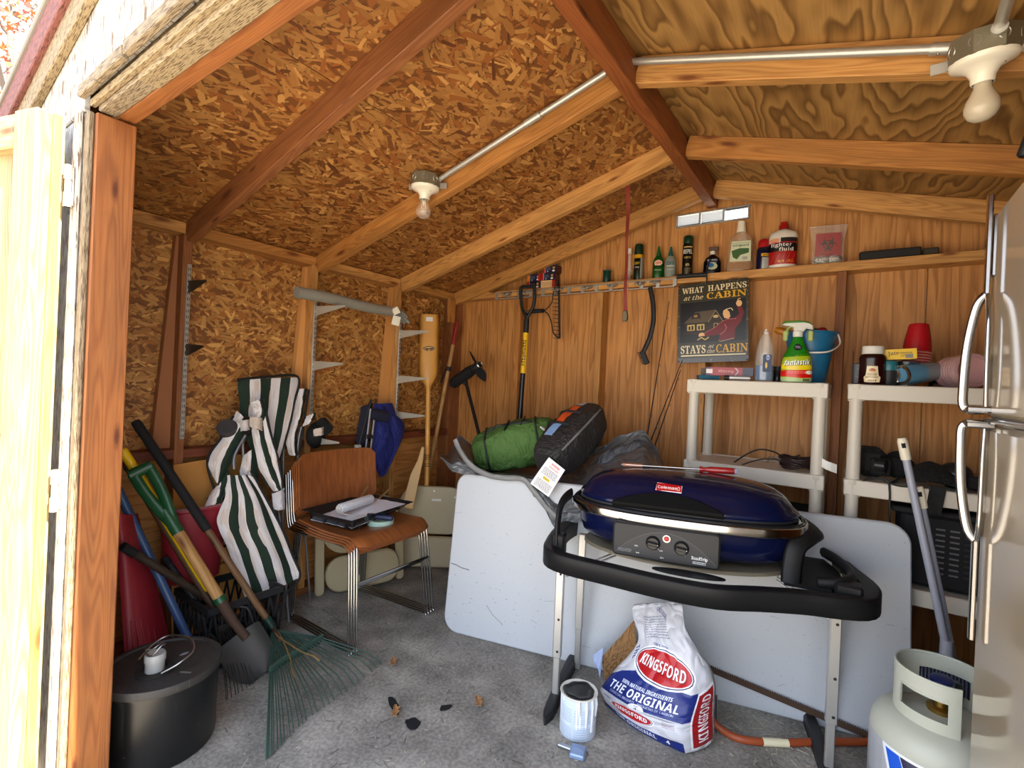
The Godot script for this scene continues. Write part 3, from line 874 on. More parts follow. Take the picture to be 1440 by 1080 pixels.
# ---------------------------------------------------------------- stacked chairs
func build_chairs() -> void:
	var wood := canvas(512, 512, Color.WHITE)
	var wn := noise(91, 0.03, 3)
	wood = paint(512, 512, func(x: float, y: float):
		var t := 0.86 + 0.14 * wn.get_noise_2d(x * 1.4, y * 0.10) + 0.08 * wn.get_noise_2d(x * 6.0, y * 0.3 + 90)
		return Color(t, t * 0.96, t * 0.92))
	var vm := texmat(wood, 0.32, Color(0.58, 0.33, 0.17))
	var edge := mat(Color(0.62, 0.36, 0.18), 0.6)
	var turn := atan2(1.0, -0.02)
	var B := Basis(Vector3.UP, turn)
	var fwd := B * V(0, 0, 1)
	var base := V(0.40, 0.0, 1.125)
	var c := thing("stacking_chair", "undermost of the stacked chairs of brown bent plywood and chrome rod", "chair", base, "stacked plywood chairs", B)
	# back: bent plywood, hollow towards the sitter
	var back := func(u: float, v: float) -> Vector3:
		var x := (u - 0.5) * 0.47
		var cor := 1.0
		var yy := 0.495 + v * 0.275
		var rx := clampf((absf(x) - 0.205) / 0.03, 0.0, 1.0)
		yy = lerpf(yy, clampf(yy, 0.525, 0.74), rx)
		return V(x, yy, -0.235 + 0.9 * x * x - 0.10 * (yy - 0.495))
	lpart(c, "backrest", mb().sheet(back, 20, 8, 0.0085, true), vm)
	var seat := func(u: float, v: float) -> Vector3:
		var x := (u - 0.5) * 0.445
		var z := -0.20 + v * 0.455
		var fr := clampf((v - 0.80) / 0.2, 0.0, 1.0)
		var cr := clampf((absf(x) - 0.17) / 0.055, 0.0, 1.0)
		z -= 0.035 * fr * cr * cr
		var y := 0.455 - 0.016 * sin(clampf(v * 1.15, 0, 1) * PI) * (1.0 - 1.5 * absf(x)) - 0.034 * fr * fr + 0.01 * (1.0 - v)
		return V(x, y, z)
	lpart(c, "seat", mb().sheet(seat, 16, 18, 0.0085, true), vm)
	for s in [-1.0, 1.0]:
		var p := pts([s * 0.228, 0.70, -0.262, s * 0.232, 0.58, -0.240, s * 0.232, 0.47, -0.222, s * 0.226, 0.442, -0.195, s * 0.214, 0.438, -0.05, s * 0.208, 0.436, 0.16, s * 0.212, 0.42, 0.205, s * 0.218, 0.37, 0.222, s * 0.236, 0.03, 0.262, s * 0.236, 0.009, 0.245, s * 0.226, 0.007, 0.0, s * 0.216, 0.007, -0.20, s * 0.214, 0.02, -0.222, s * 0.212, 0.22, -0.215, s * 0.210, 0.436, -0.185])
		lpart(c, "side_frame", mb().tube(curve(p, 4), 0.0047, 8), M.chrome)
	lpart(c, "crossbar", mb().tube(pts([-0.224, 0.268, 0.234, 0.224, 0.268, 0.234]), 0.005, 8), M.chrome)
	lpart(c, "crossbar", mb().tube(pts([-0.212, 0.40, -0.19, 0.212, 0.40, -0.19]), 0.005, 8), M.chrome)
	var lab := ["second from the bottom of the stacked brown plywood chairs", "third from the bottom of the stacked brown plywood chairs", "topmost of the stacked brown plywood chairs with chrome legs, a paint tray on its seat"]
	for k in 3: copy(c, base + (fwd * 0.0165 + V(0, 0.0125, 0)) * (k + 1), B, lab[k])
	# paint tray on the seat
	var o := base + (fwd * 0.0165 + V(0, 0.0125, 0)) * 3
	var q := V(0.40, 0.482, 1.11)
	var tb := Basis(Vector3.UP, deg_to_rad(8))
	var t := thing("paint_tray", "black plastic paint tray crusted with white paint on the topmost chair seat", "paint tray", q, "", tb)
	var tray := func(u: float, v: float) -> Vector3:
		var x := (u - 0.5) * 0.32
		var z := (v - 0.5) * 0.44
		var e := maxf(absf(u - 0.5) * 2.0, absf(v - 0.5) * 2.0)
		var y := 0.068 if e > 0.93 else (0.060 if e > 0.86 else lerpf(0.048, 0.012, v))
		return V(x, y, z)
	lpart(t, "tray", mb().sheet(tray, 20, 24, 0.003, true), M.gloss)
	rng.seed = 8
	var pn := noise(77, 9.0, 3)
	var paintf := func(u: float, v: float) -> Vector3:
		var a := TAU * u
		var rr := v * (0.92 + 0.22 * pn.get_noise_2d(cos(a) * 0.35, sin(a) * 0.35))
		var x := clampf(cos(a) * rr * 0.20, -0.137, 0.137)
		var z := clampf(sin(a) * rr * 0.30, -0.195, 0.195)
		return V(x, lerpf(0.048, 0.012, (z + 0.2) / 0.4) + 0.006 + 0.010 * absf(pn.get_noise_2d(x, z)), z)
	lpart(t, "dried_paint", mb().sheet(paintf, 36, 10, 0.0, true), bump(mat(Color(0.93, 0.94, 0.97), 0.45), M.mottle, 0.5), "crusted white paint")
	for s in [[-0.12, 0.13], [0.12, 0.13]]: lpart(t, "foot", mb().lathe([V2(0.0, -0.004), V2(0.006, -0.004), V2(0.010, 0.03), V2(0.0, 0.03)], Transform3D(Basis.IDENTITY, V(s[0], 0, s[1])), 10), M.gloss)
	# roller lying across the tray
	var ra := V(0.415, 0.560, 1.245)
	var rb := V(0.352, 0.560, 0.985)
	var r := thing("paint_roller", "paint roller with a paint-soaked white sleeve lying across the black tray", "paint roller", ra)
	var dirr := (rb - ra).normalized()
	part(r, "sleeve", mb().lathe([V2(0.0, 0.0), V2(0.012, 0.0), V2(0.012, -0.002), V2(0.021, 0.002), V2(0.0235, 0.01), V2(0.0235, 0.235), V2(0.021, 0.243), V2(0.0, 0.243)], along(ra, rb), 20), bump(mat(Color(0.88, 0.89, 0.91), 0.9), M.mottle, 0.6))
	part(r, "end_cap", mb().lathe([V2(0.0, -0.006), V2(0.016, -0.006), V2(0.018, 0.0), V2(0.0, 0.0)], along(ra, rb), 16), M.white)
	part(r, "wire", mb().tube(curve(pts([ra.x, ra.y, ra.z + 0.004, ra.x + 0.03, ra.y - 0.01, ra.z + 0.012, ra.x + 0.075, ra.y - 0.022, ra.z - 0.02, 0.505, 0.525, 1.14])), 0.003, 6), M.white)
	part(r, "handle", mb().lathe([V2(0, 0), V2(0.010, 0.0), V2(0.013, 0.02), V2(0.012, 0.07), V2(0.014, 0.11), V2(0.013, 0.125), V2(0.009, 0.126), V2(0.008, 0.118), V2(0, 0.118)], along(V(0.500, 0.526, 1.145), V(0.63, 0.520, 1.075)), 14), mat(Color(0.05, 0.07, 0.17), 0.45))
	for k in 2:
		var a: Vector3 = [V(0.300, 0.553, 1.035), V(0.345, 0.548, 0.945)][k]
		var b: Vector3 = [V(0.275, 0.607, 0.965), V(0.325, 0.588, 0.845)][k]
		solo("stir_stick", ["wooden stir stick standing in the paint behind the roller, nearer the chair back", "wooden stir stick with a pointed end sticking out over the tray's far corner"][k], "stir stick", a, mb().stick(a, b, 0.018 - 0.007 * k, 0.004, V(0.3, 0.5, 0.9), 0.001), M.handle)
	solo("tape_roll", "pale green roll of masking tape under the paint tray", "tape", V(0.545, 0.462, 1.10), mb().lathe([V2(0.045, 0.0), V2(0.062, 0.0), V2(0.062, 0.024), V2(0.045, 0.024), V2(0.045, 0.0)], upright(V(0.545, 0.484, 1.10)), 24), mat(Color(0.60, 0.72, 0.66), 0.6))

# ---------------------------------------------------------------- beige folding chairs leaning in the corner
func build_beige() -> void:
	var pm := bump(mat(Color(0.66, 0.60, 0.46), 0.5), M.mottle, 0.08)
	for k in 2:
		var o: Vector3 = [V(0.24, 0.0, 0.42), V(0.17, 0.0, 0.88)][k]
		var B := Basis(Vector3.UP, [0.62, 1.25][k]) * Basis(Vector3.RIGHT, -0.13)
		var t := thing("beige_chair", ["beige plastic folding chair leaning in the corner below the wooden paddle", "beige plastic folding chair leaning against the wall behind the stacked chairs"][k], "chair", o, "beige folding chairs", B)
		var h := 0.46
		lpart(t, "backrest", mb().prism(rrect(0.44, 0.30, 0.12, 7, V2(0, h - 0.10)), 0.026, Transform3D(Basis.IDENTITY, V(0, 0, -0.02)), 0.007), pm)
		lpart(t, "seat", mb().prism(rrect(0.42, 0.19, 0.085, 7, V2(0, 0.105)), 0.03, Transform3D(Basis.IDENTITY, V(0, 0, 0.0)), 0.009), pm)
		for s in [-1, 1]: lpart(t, "leg", mb().prism(rrect(0.05, 0.36, 0.024, 5, V2(s * 0.232, 0.18)), 0.022, Transform3D(Basis.IDENTITY, V(0, 0, -0.035)), 0.006), pm)
		var rv := mb()
		for s in [-0.14, 0.0, 0.14]: rv.lathe([V2(0, 0.004), V2(0.006, 0.003), V2(0.007, 0.0)], Transform3D(Basis(Vector3.RIGHT, PI / 2), V(s, h + 0.02 - absf(s) * 0.25, 0.0065)), 10)
		lpart(t, "rivets", rv, M.steel)
		if k == 0: lpart(t, "sticker", mb().box(V(0.02, h - 0.035, 0.0075), V(0.06, 0.014, 0.001)), M.white)

# ---------------------------------------------------------------- portable grill on its folding stand
func ring_rows(cx: float, cz: float, rx: float, rz: float, y: float, p := 2.6, m := 40) -> Array:
	var r := []
	for k in m:
		var a := TAU * k / m
		var c := cos(a); var s := sin(a)
		r.append(V(cx + rx * signf(c) * pow(absf(c), 2.0 / p), y, cz + rz * signf(s) * pow(absf(s), 2.0 / p)))
	return r
func strip(path: PackedVector2Array, y0: float, y1: float, th: float) -> MB:   # a closed wall along a plan path
	var rows := []
	var m := path.size()
	for i in m + 1:
		var a := path[(i - 1 + m) % m]; var b := path[i % m]; var c := path[(i + 1) % m]
		var nn := ((b - a).normalized() + (c - b).normalized()).orthogonal().normalized()
		var q := b - nn * th
		rows.append([V(b.x, y0, b.y), V(b.x, y1 - 0.004, b.y), V(lerpf(b.x, q.x, 0.2), y1, lerpf(b.y, q.y, 0.2)), V(lerpf(b.x, q.x, 0.8), y1, lerpf(b.y, q.y, 0.8)), V(q.x, y1 - 0.004, q.y), V(q.x, y0, q.y)])
	return mb().loft(rows, true, false)
func build_grill() -> void:
	var B := Basis(Vector3.UP, 0.25)
	var t := thing("portable_grill", "dark blue portable gas grill with chrome rim on a folding stand before the white table", "grill", V(1.60, 0, 1.06), "", B)
	var plastic := mat(Color(0.03, 0.03, 0.033), 0.5, 0.0, 0.35)
	var navy := mat(Color(0.012, 0.022, 0.10), 0.16, 0.0, 0.35)
	navy.clearcoat_enabled = true; navy.clearcoat = 0.25; navy.clearcoat_roughness = 0.06
	# stand
	for k in 2:
		var x: float = [-0.073, 0.815][k]
		lpart(t, "leg", mb().box(V(x, 0.375, 0.0), V(0.031, 0.40, 0.024), Basis.IDENTITY, 0.003).box(V(x, 0.10, -0.002), V(0.025, 0.19, 0.019), Basis.IDENTITY, 0.003), M.alu)
		lpart(t, "leg", mb().box(V(x + [0.028, 0.062][k], 0.375, -0.25), V(0.031, 0.40, 0.024), Basis.IDENTITY, 0.003).box(V(x + [0.028, 0.062][k], 0.10, -0.252), V(0.025, 0.19, 0.019), Basis.IDENTITY, 0.003), M.alu)
		var f := mb()
		var rows := []
		for i in 13:
			var s := -1.0 + i / 6.0
			var w := 0.021 * sqrt(maxf(0.02, 1.0 - pow(absf(s), 8)))
			var z := -0.125 + s * 0.26
			var hh := 0.030 + 0.012 * (1.0 - s * s)
			rows.append([V(x - w, 0.001, z), V(x + w, 0.001, z), V(x + w, hh * 0.7, z), V(x + w * 0.6, hh, z), V(x - w * 0.6, hh, z), V(x - w, hh * 0.7, z)])
		lpart(t, "foot_bar", f.loft(rows), M.black)
		var bo := mb()
		for y in [0.49, 0.32, 0.20]: bo.lathe([V2(0, 0.003), V2(0.004, 0.002), V2(0.005, 0)], Transform3D(Basis(Vector3.RIGHT, PI / 2), V(x + 0.003, y, 0.0125)), 8)
		lpart(t, "rivets", bo, M.gloss)
		lpart(t, "brace", mb().tube(pts([x + 0.015, 0.49, -0.02, x + [0.19, -0.15][k], 0.565, -0.12]), 0.004, 6).tube(pts([x + 0.015, 0.47, -0.03, x + [0.19, -0.15][k], 0.55, -0.13]), 0.004, 6), M.steel)
	# shelf ring of black plastic
	var path := PackedVector2Array()
	var way := [-0.095, -0.06, -0.075, 0.035, -0.01, 0.072, 0.12, 0.095, 0.30, 0.125, 0.45, 0.128, 0.57, 0.085, 0.70, 0.045, 0.80, 0.03, 0.868, 0.0, 0.90, -0.10, 0.885, -0.25, 0.86, -0.40, 0.78, -0.455, 0.40, -0.47, 0.05, -0.455, -0.06, -0.42, -0.10, -0.30, -0.105, -0.18]
	var raw := PackedVector3Array()
	for i in range(0, way.size(), 2): raw.append(V(way[i], 0, way[i + 1]))
	for p in curve(raw, 4, true): path.append(V2(p.x, p.z))
	lpart(t, "shelf_ring", strip(path, 0.535, 0.597, 0.055), plastic)
	var lip := mb()
	for x in [0.135, 0.175, 0.615, 0.655]: lip.box(V(x, 0.545, [0.108, 0.118, 0.090, 0.074][[0.135, 0.175, 0.615, 0.655].find(x)]), V(0.016, 0.036, 0.026), Basis.IDENTITY, 0.003)
	lpart(t, "clips", lip, plastic)
	var rb := mb()
	for k in 8: rb.box(V(0.285 + 0.026 * k, 0.566, 0.131), V(0.004, 0.050, 0.010), Basis.IDENTITY, 0.001)
	lpart(t, "ribs", rb, mat(Color(0.015, 0.015, 0.016), 0.6))
	lpart(t, "grip_recess", mb().prism(oval(0.115, 0.030, 24, V2(0.375, -0.085)), 0.004, Transform3D(Basis(V(1, 0, 0), V(0, 0, -1), V(0, 1, 0)), V(0, 0.594, 0)), 0.001), M.gloss)
	# side shelf with a raised rim
	lpart(t, "side_shelf", mb().prism(pl([0.67, 0.01, 0.80, 0.0, 0.86, 0.06, 0.87, 0.22, 0.84, 0.40, 0.70, 0.43]), 0.012, Transform3D(Basis(V(1, 0, 0), V(0, 0, -1), V(0, 1, 0)), V(0, 0.578, 0)), 0.002), plastic)
	var rim := []
	for p in curve(pts([0.765, 0.60, -0.015, 0.84, 0.612, -0.02, 0.878, 0.616, -0.10, 0.872, 0.618, -0.24, 0.842, 0.612, -0.36, 0.80, 0.606, -0.40]), 6): rim.append(p)
	lpart(t, "shelf_rim", mb().tube(PackedVector3Array(rim), 0.020, 8, true, 0.7), plastic)
	lpart(t, "corner_block", mb().box(V(0.848, 0.572, -0.004), V(0.075, 0.098, 0.060), Basis(Vector3.UP, -0.25), 0.008), plastic)
	lpart(t, "corner_block", mb().box(V(-0.083, 0.600, 0.004), V(0.05, 0.085, 0.045), Basis.IDENTITY, 0.008), plastic)
	var sc := mb()
	for x in [-0.083, 0.842]: sc.lathe([V2(0, 0.004), V2(0.005, 0.003), V2(0.007, 0)], Transform3D(Basis(Vector3.RIGHT, PI / 2), V(x, 0.562, 0.028)), 10)
	lpart(t, "screws", sc, M.steel)
	lpart(t, "drip_tray", mb().prism(oval(0.37, 0.20, 36, V2(0.345, 0.19)), 0.012, Transform3D(Basis(V(1, 0, 0), V(0, 0, -1), V(0, 1, 0)), V(0, 0.580, 0)), 0.003), mat(Color(0.60, 0.55, 0.46), 0.35, 0.5))
	# bowl, chrome rim and lid
	var cx := 0.345; var cz := -0.20
	lpart(t, "bowl", mb().loft([ring_rows(cx, cz, 0.30, 0.14, 0.612), ring_rows(cx, cz, 0.352, 0.180, 0.620), ring_rows(cx, cz, 0.376, 0.198, 0.640), ring_rows(cx, cz, 0.388, 0.208, 0.675), ring_rows(cx, cz, 0.394, 0.213, 0.728)], true, true), navy)
	lpart(t, "chrome_rim", mb().loft([ring_rows(cx, cz, 0.395, 0.214, 0.722), ring_rows(cx, cz, 0.416, 0.236, 0.724), ring_rows(cx, cz, 0.421, 0.241, 0.729), ring_rows(cx, cz, 0.421, 0.241, 0.752), ring_rows(cx, cz, 0.416, 0.236, 0.757), ring_rows(cx, cz, 0.392, 0.213, 0.759)], true, true), M.chrome)
	lpart(t, "gasket", mb().loft([ring_rows(cx, cz, 0.382, 0.203, 0.759), ring_rows(cx, cz, 0.390, 0.211, 0.764), ring_rows(cx, cz, 0.386, 0.207, 0.771)], true, true), M.black)
	var lid := lpart(t, "lid", mb().loft([ring_rows(cx, cz, 0.386, 0.207, 0.771), ring_rows(cx, cz, 0.389, 0.210, 0.778), ring_rows(cx, cz, 0.389, 0.210, 0.788), ring_rows(cx, cz, 0.376, 0.199, 0.796), ring_rows(cx, cz, 0.368, 0.192, 0.808), ring_rows(cx, cz, 0.350, 0.178, 0.832), ring_rows(cx, cz, 0.316, 0.154, 0.854), ring_rows(cx, cz, 0.265, 0.122, 0.871), ring_rows(cx, cz, 0.190, 0.084, 0.881), ring_rows(cx, cz, 0.10, 0.042, 0.886), ring_rows(cx, cz, 0.01, 0.005, 0.887)], true, true), navy)
	# lid handle
	var hp := PackedVector2Array()
	for k in 13: hp.append(V2(-0.185 + 0.37 * k / 12.0, 0.0))
	for k in 13:
		var s := 1.0 - 2.0 * k / 12.0
		hp.append(V2(0.185 * s, 0.012 + 0.056 * (1.0 - s * s)))
	var hB := Basis(V(1, 0, 0), V(0, 0.70, -0.714), V(0, 0.714, 0.70))
	lpart(lid, "lid_handle", mb().prism(hp, 0.022, Transform3D(hB, V(0.295, 0.772, 0.018)), 0.006), mat(Color(0.02, 0.02, 0.02), 0.7, 0.0, 0.2), "black lens-shaped handle")
	lpart(lid, "handle_screw", mb().lathe([V2(0, 0.006), V2(0.006, 0.004), V2(0.009, 0)], Transform3D(hB * Basis(Vector3.RIGHT, PI / 2), V(0.305, 0.815, -0.004)), 10), M.steel)
	for k in 2: lpart(t, "rim_line", mb().loft([ring_rows(cx, cz, 0.404 + 0.008 * k, 0.225 + 0.008 * k, 0.758), ring_rows(cx, cz, 0.404 + 0.008 * k, 0.225 + 0.008 * k, 0.763 - 0.002 * k), ring_rows(cx, cz, 0.400 + 0.008 * k, 0.221 + 0.008 * k, 0.763 - 0.002 * k)], true, false), M.gloss)
	# badge on the lid
	var bd := canvas(256, 112, Color(0.93, 0.92, 0.90))
	bd.fill_rect(Rect2i(7, 7, 242, 98), Color(0.70, 0.05, 0.07))
	write(bd, "Coleman", V2(112, 58), 40, Color(0.95, 0.94, 0.92), 186)
	stroke(bd, PackedVector2Array([V2(212, 84), V2(212, 50), V2(222, 34), V2(232, 50), V2(232, 84), V2(212, 84)]), 5, Color(0.95, 0.94, 0.92))
	var bz := Basis(V(1, 0, 0), V(0, 0.62, -0.785), V(0, 0.785, 0.62))
	lpart(lid, "badge", mb().prism(pl([-0.043, -0.016, 0.045, -0.019, 0.047, 0.014, -0.040, 0.019]), 0.003, Transform3D(bz, V(0.297, 0.8465, -0.040)), 0.0006), texmat(bd, 0.35))
	# control box with two knobs and an igniter
	var cp := canvas(512, 192, Color(0.12, 0.12, 0.125))
	var arc := PackedVector2Array()
	for k in 31:
		var s := -1.0 + k / 15.0
		arc.append(V2(256 + 236 * s, 168 - 138 * (1.0 - s * s)))
	fill_poly(cp, arc, Color(0.16, 0.16, 0.165))
	stroke(cp, arc, 3.0, Color(0.27, 0.27, 0.28))
	write(cp, "RoadTrip", V2(420, 146), 16, Color(0.9, 0.9, 0.9), 74, "Droid Serif")
	scribble(cp, Rect2(390, 160, 60, 16), 2, Color(0.8, 0.8, 0.82), 3.0)
	scribble(cp, Rect2(30, 146, 66, 20), 4, Color(0.75, 0.75, 0.78), 1.6)
	for p in [[112, 120], [212, 120], [120, 158], [232, 128], [340, 132], [238, 166]]: scribble(cp, Rect2(p[0], p[1], 16, 8), 2, Color(0.85, 0.85, 0.86), 2.4)
	var bx := lpart(t, "control_box", mb().prism(rrect(0.352, 0.118, 0.014, 4), 0.075, Transform3D(Basis.IDENTITY, V(0.296, 0.667, -0.03)), 0.006), texmat(cp, 0.55))
	for k in 2:
		var c := V(0.258 + 0.093 * k, 0.668 - 0.004 * k, 0.045)
		var kn := lpart(bx, "knob", mb().lathe([V2(0.0, 0.012), V2(0.019, 0.012), V2(0.021, 0.009), V2(0.024, 0.003), V2(0.025, 0.0)].duplicate(), Transform3D(Basis(Vector3.RIGHT, PI / 2), c), 24, 1, 1, 0.9).box(c + V(0, 0, 0.017), V(0.038, 0.012, 0.012), Basis(Vector3.BACK, -0.12), 0.003), M.gloss)
	var ig := V(0.302, 0.690, 0.045)
	lpart(bx, "igniter", mb().lathe([V2(0.0085, 0.006), V2(0.013, 0.006), V2(0.014, 0.0)], Transform3D(Basis(Vector3.RIGHT, PI / 2), ig), 18), M.steel)
	lpart(bx, "button", mb().lathe([V2(0.0, 0.009), V2(0.006, 0.008), V2(0.0085, 0.004), V2(0.0085, 0)], Transform3D(Basis(Vector3.RIGHT, PI / 2), ig), 18), M.red, "red button")
	lpart(bx, "dots", mb().ball(V(0.275, 0.668, 0.069), Vector3.ONE * 0.0016, 6, 4).ball(V(0.368, 0.664, 0.069), Vector3.ONE * 0.0016, 6, 4), M.white)
	# carrying handles at both ends
	lpart(t, "side_handle", mb().tube(curve(pts([-0.088, 0.60, 0.012, -0.092, 0.68, 0.0, -0.092, 0.735, -0.03, -0.088, 0.755, -0.09, -0.084, 0.757, -0.16]), 5), 0.024, 8, true, 0.42, V(0, 0, 1)), plastic)
	lpart(t, "side_handle", mb().tube(curve(pts([0.690, 0.585, -0.015, 0.694, 0.64, -0.03, 0.708, 0.70, -0.045, 0.748, 0.727, -0.085, 0.784, 0.735, -0.15, 0.778, 0.738, -0.23]), 5), 0.030, 8, true, 0.30, V(1, 0, 0)), plastic)
	# screwdriver on the lid
	var a := V(1.60, 0, 1.06) + B * V(0.105, 0.888, -0.215)
	var e := V(1.60, 0, 1.06) + B * V(0.525, 0.899, -0.245)
	var s := thing("screwdriver", "long screwdriver with clear red handle lying on the grill lid", "screwdriver", a)
	var D := (e - a).normalized()
	part(s, "shaft", mb().tube(PackedVector3Array([a, a + D * 0.02, a + D * 0.30]), [0.0025, 0.0045, 0.0045], 8), M.chrome)
	part(s, "tip", mb().box(a + D * 0.045, V(0.08, 0.014, 0.008), Basis(D, V(0, 1, 0), D.cross(V(0, 1, 0))), 0.003), mat(Color(0.46, 0.27, 0.19), 0.3, 0.5), "coppery flat tip")
	var gr := mat(Color(0.60, 0.03, 0.04), 0.18)
	gr.clearcoat_enabled = true
	part(s, "handle", mb().lathe([V2(0, 0), V2(0.011, 0.0), V2(0.013, 0.006), V2(0.009, 0.016), V2(0.010, 0.03), V2(0.0135, 0.036), V2(0.0135, 0.118), V2(0.012, 0.124), V2(0, 0.124)], along(a + D * 0.297, e), 6), gr)
	part(s, "end_cap", mb().lathe([V2(0.012, 0.0), V2(0.0125, 0.002), V2(0.010, 0.009), V2(0, 0.012)], along(a + D * 0.421, e + D), 12), glass(Color(0.7, 0.75, 0.9), 0.6))

func stuff(o: Node) -> Node:
	o.set_meta("kind", "stuff")
	return o
# a closed ring through four corners (front left, front right, back right, back left), rounded, the front bulging by b
func bag_ring(fl: Vector3, fr: Vector3, br: Vector3, bl: Vector3, b: float, crease := 0.0, seed := 0) -> Array:
	var r := []
	var out := (fr - fl).cross(Vector3.UP).normalized()
	if out.dot(EYE - fl) < 0: out = -out
	var nz := noise(300 + seed, 1.0, 2)
	for k in 16:
		var s := k / 16.0
		r.append(fl.lerp(fr, s) + out * (b * sin(PI * s) + crease * nz.get_noise_2d(s * 6.0, seed * 3.1)))
	for k in 6: r.append(fr.lerp(br, k / 6.0) + (fr - fl).normalized() * 0.01 * sin(PI * k / 6.0))
	for k in 10: r.append(br.lerp(bl, k / 10.0) - out * (0.4 * b * sin(PI * k / 10.0) + crease * nz.get_noise_2d(k * 0.6, 40.0)))
	for k in 6: r.append(bl.lerp(fl, k / 6.0))
	return r
func kingsford(im: Image, c: Vector2, w: float, h: float, turn := 0.0) -> void:
	fill_oval(im, c, w * 0.55, h * 1.14, Color(0.93, 0.93, 0.95), turn)
	fill_oval(im, c, w * 0.52, h * 1.02, Color(0.06, 0.09, 0.30), turn)
	fill_oval(im, c, w * 0.505, h * 0.96, Color(0.93, 0.93, 0.95), turn)
	fill_oval(im, c, w * 0.49, h * 0.88, Color(0.70, 0.07, 0.10), turn)
	write(im, "KINGSFORD", c + V2(3, 3).rotated(turn), h * 0.66, Color(0.20, 0.03, 0.10), w * 0.80, "Droid Sans", true, turn)
	write(im, "KINGSFORD", c, h * 0.66, Color(0.96, 0.96, 0.97), w * 0.80, "Droid Sans", true, turn)
func build_bag() -> void:
	rng.seed = 21
	# print: u over the whole girth (front 0..0.42, side 0.42..0.58), v from the mouth down
	var im := canvas(1536, 1024, Color(0.78, 0.78, 0.80))
	var blue := Color(0.09, 0.16, 0.45)
	var fw := 646.0
	fill_poly(im, PackedVector2Array([V2(0, 610), V2(60, 560), V2(180, 520), V2(360, 545), V2(fw, 560), V2(740, 556), V2(740, 770), V2(fw, 768), V2(0, 745)]), blue)
	im.fill_rect(Rect2i(1290, 560, 246, 200), blue)
	fill_poly(im, PackedVector2Array([V2(0, 936), V2(fw, 936), V2(fw, 1024), V2(0, 1024)]), blue)
	write(im, "SINCE 1920", V2(330, 352), 24, blue, 190, "Droid Sans", true, 0.10, 0.0, 0.0006)
	for i in 9: scribble(im, Rect2(150, 150 + i * 18, 330, 10), 1, Color(0.35, 0.38, 0.50), 3.0)
	write(im, "THE", V2(52, 420), 46, blue, 90, "Droid Sans", true, 1.1)
	write(im, "ORIGINAL", V2(430, 130), 40, Color(0.3, 0.33, 0.5), 150, "Droid Sans", true, 0.5)
	kingsford(im, V2(370, 462), 560, 92, 0.10)
	write(im, "100% NATURAL INGREDIENTS", V2(330, 610), 25, Color(0.9, 0.91, 0.95), 420)
	write(im, "THE ORIGINAL", V2(325, 664), 60, Color(0.94, 0.95, 0.97), 560)
	write(im, "CHARCOAL BRIQUETS - BRIQUETAS DE CARBON", V2(330, 718), 18, Color(0.85, 0.87, 0.93), 500, "Droid Sans", false)
	fill_oval(im, V2(330, 758), 62, 40, Color(0.93, 0.93, 0.95))
	write(im, "4", V2(330, 764), 30, blue)
	write(im, "ADD", V2(330, 736), 12, blue)
	kingsford(im, V2(290, 862), 330, 50)
	write(im, "THE ORIGINAL", V2(300, 972), 42, Color(0.93, 0.94, 0.96), 330)
	scribble(im, Rect2(40, 800, 70, 40), 4, Color(0.3, 0.35, 0.55), 4)
	scribble(im, Rect2(520, 820, 80, 50), 4, Color(0.5, 0.3, 0.4), 4)
	write(im, "4", V2(545, 968), 34, Color(0.93, 0.93, 0.95))
	# red gusset with the name running up it
	fill_poly(im, PackedVector2Array([V2(700, 560), V2(860, 520), V2(890, 1000), V2(690, 1000)]), Color(0.93, 0.93, 0.95))
	fill_poly(im, PackedVector2Array([V2(712, 575), V2(850, 540), V2(876, 990), V2(704, 990)]), Color(0.62, 0.07, 0.10))
	write(im, "KINGSFORD", V2(785, 770), 80, Color(0.92, 0.92, 0.94), 380, "Droid Sans", true, -PI / 2)
	var m := bump(texmat(im, 0.38), M.crumple, 0.5)
	var bk := V(0.06, 0, -0.13)
	var rows := []
	var R := [
		[892, 850, 948, 846, 0.86, 0.02, 0.006], [889, 858, 954, 852, 0.87, 0.03, 0.012], [893, 874, 955, 872, 0.89, 0.05, 0.016], [897, 890, 959, 893, 0.91, 0.08, 0.014],
		[895, 905, 968, 920, 0.925, 0.14, 0.010], [884, 922, 974, 950, 0.935, 0.24, 0.006], [868, 938, 972, 978, 0.95, 0.32, 0.003], [855, 953, 965, 1000, 0.965, 0.38, 0.003], [846, 966, 960, 1016, 0.975, 0.42, 0.002],
		[844, 972, 959, 1026, 0.985, 0.42, 0.004], [848, 984, 961, 1046, 0.985, 0.40, 0.003], [851, 991, 964, 1060, 0.985, 0.36, 0.001]]
	var n := 0
	for q in R:
		var fl := onz(q[0], q[1], q[4])
		var fr := onz(q[2], q[3], q[4] + 0.012 * minf(n, 6))
		if n == R.size() - 1:
			fl = ony(q[0], q[1], 0.004); fr = ony(q[2], q[3], 0.004)
		var dp: float = q[5] / 0.42
		var b := V(0.085, 0, -0.15) * maxf(dp, 0.12) * 0.85
		rows.append(bag_ring(fl, fr, fr + b + V(0, 0.01 * dp, 0), fl + b + V(0, 0.01 * dp, 0), 0.03 * dp, q[6], n))
		n += 1
	# finer rows between
	var fine := []
	for i in rows.size() - 1:
		for k in 4:
			var s := k / 4.0
			var row := []
			for j in rows[0].size():
				var a: Vector3 = rows[maxi(i - 1, 0)][j]; var b2: Vector3 = rows[i][j]; var c: Vector3 = rows[i + 1][j]; var d: Vector3 = rows[mini(i + 2, rows.size() - 1)][j]
				row.append(b2.cubic_interpolate(c, a, d, s))
			fine.append(row)
	fine.append(rows[-1])
	var t := thing("charcoal_bag", "slumped blue and white charcoal bag with red oval logo on the floor under the grill", "bag", V(1.84, 0, 0.94))
	part(t, "bag", mb().loft(fine, true, true), m)
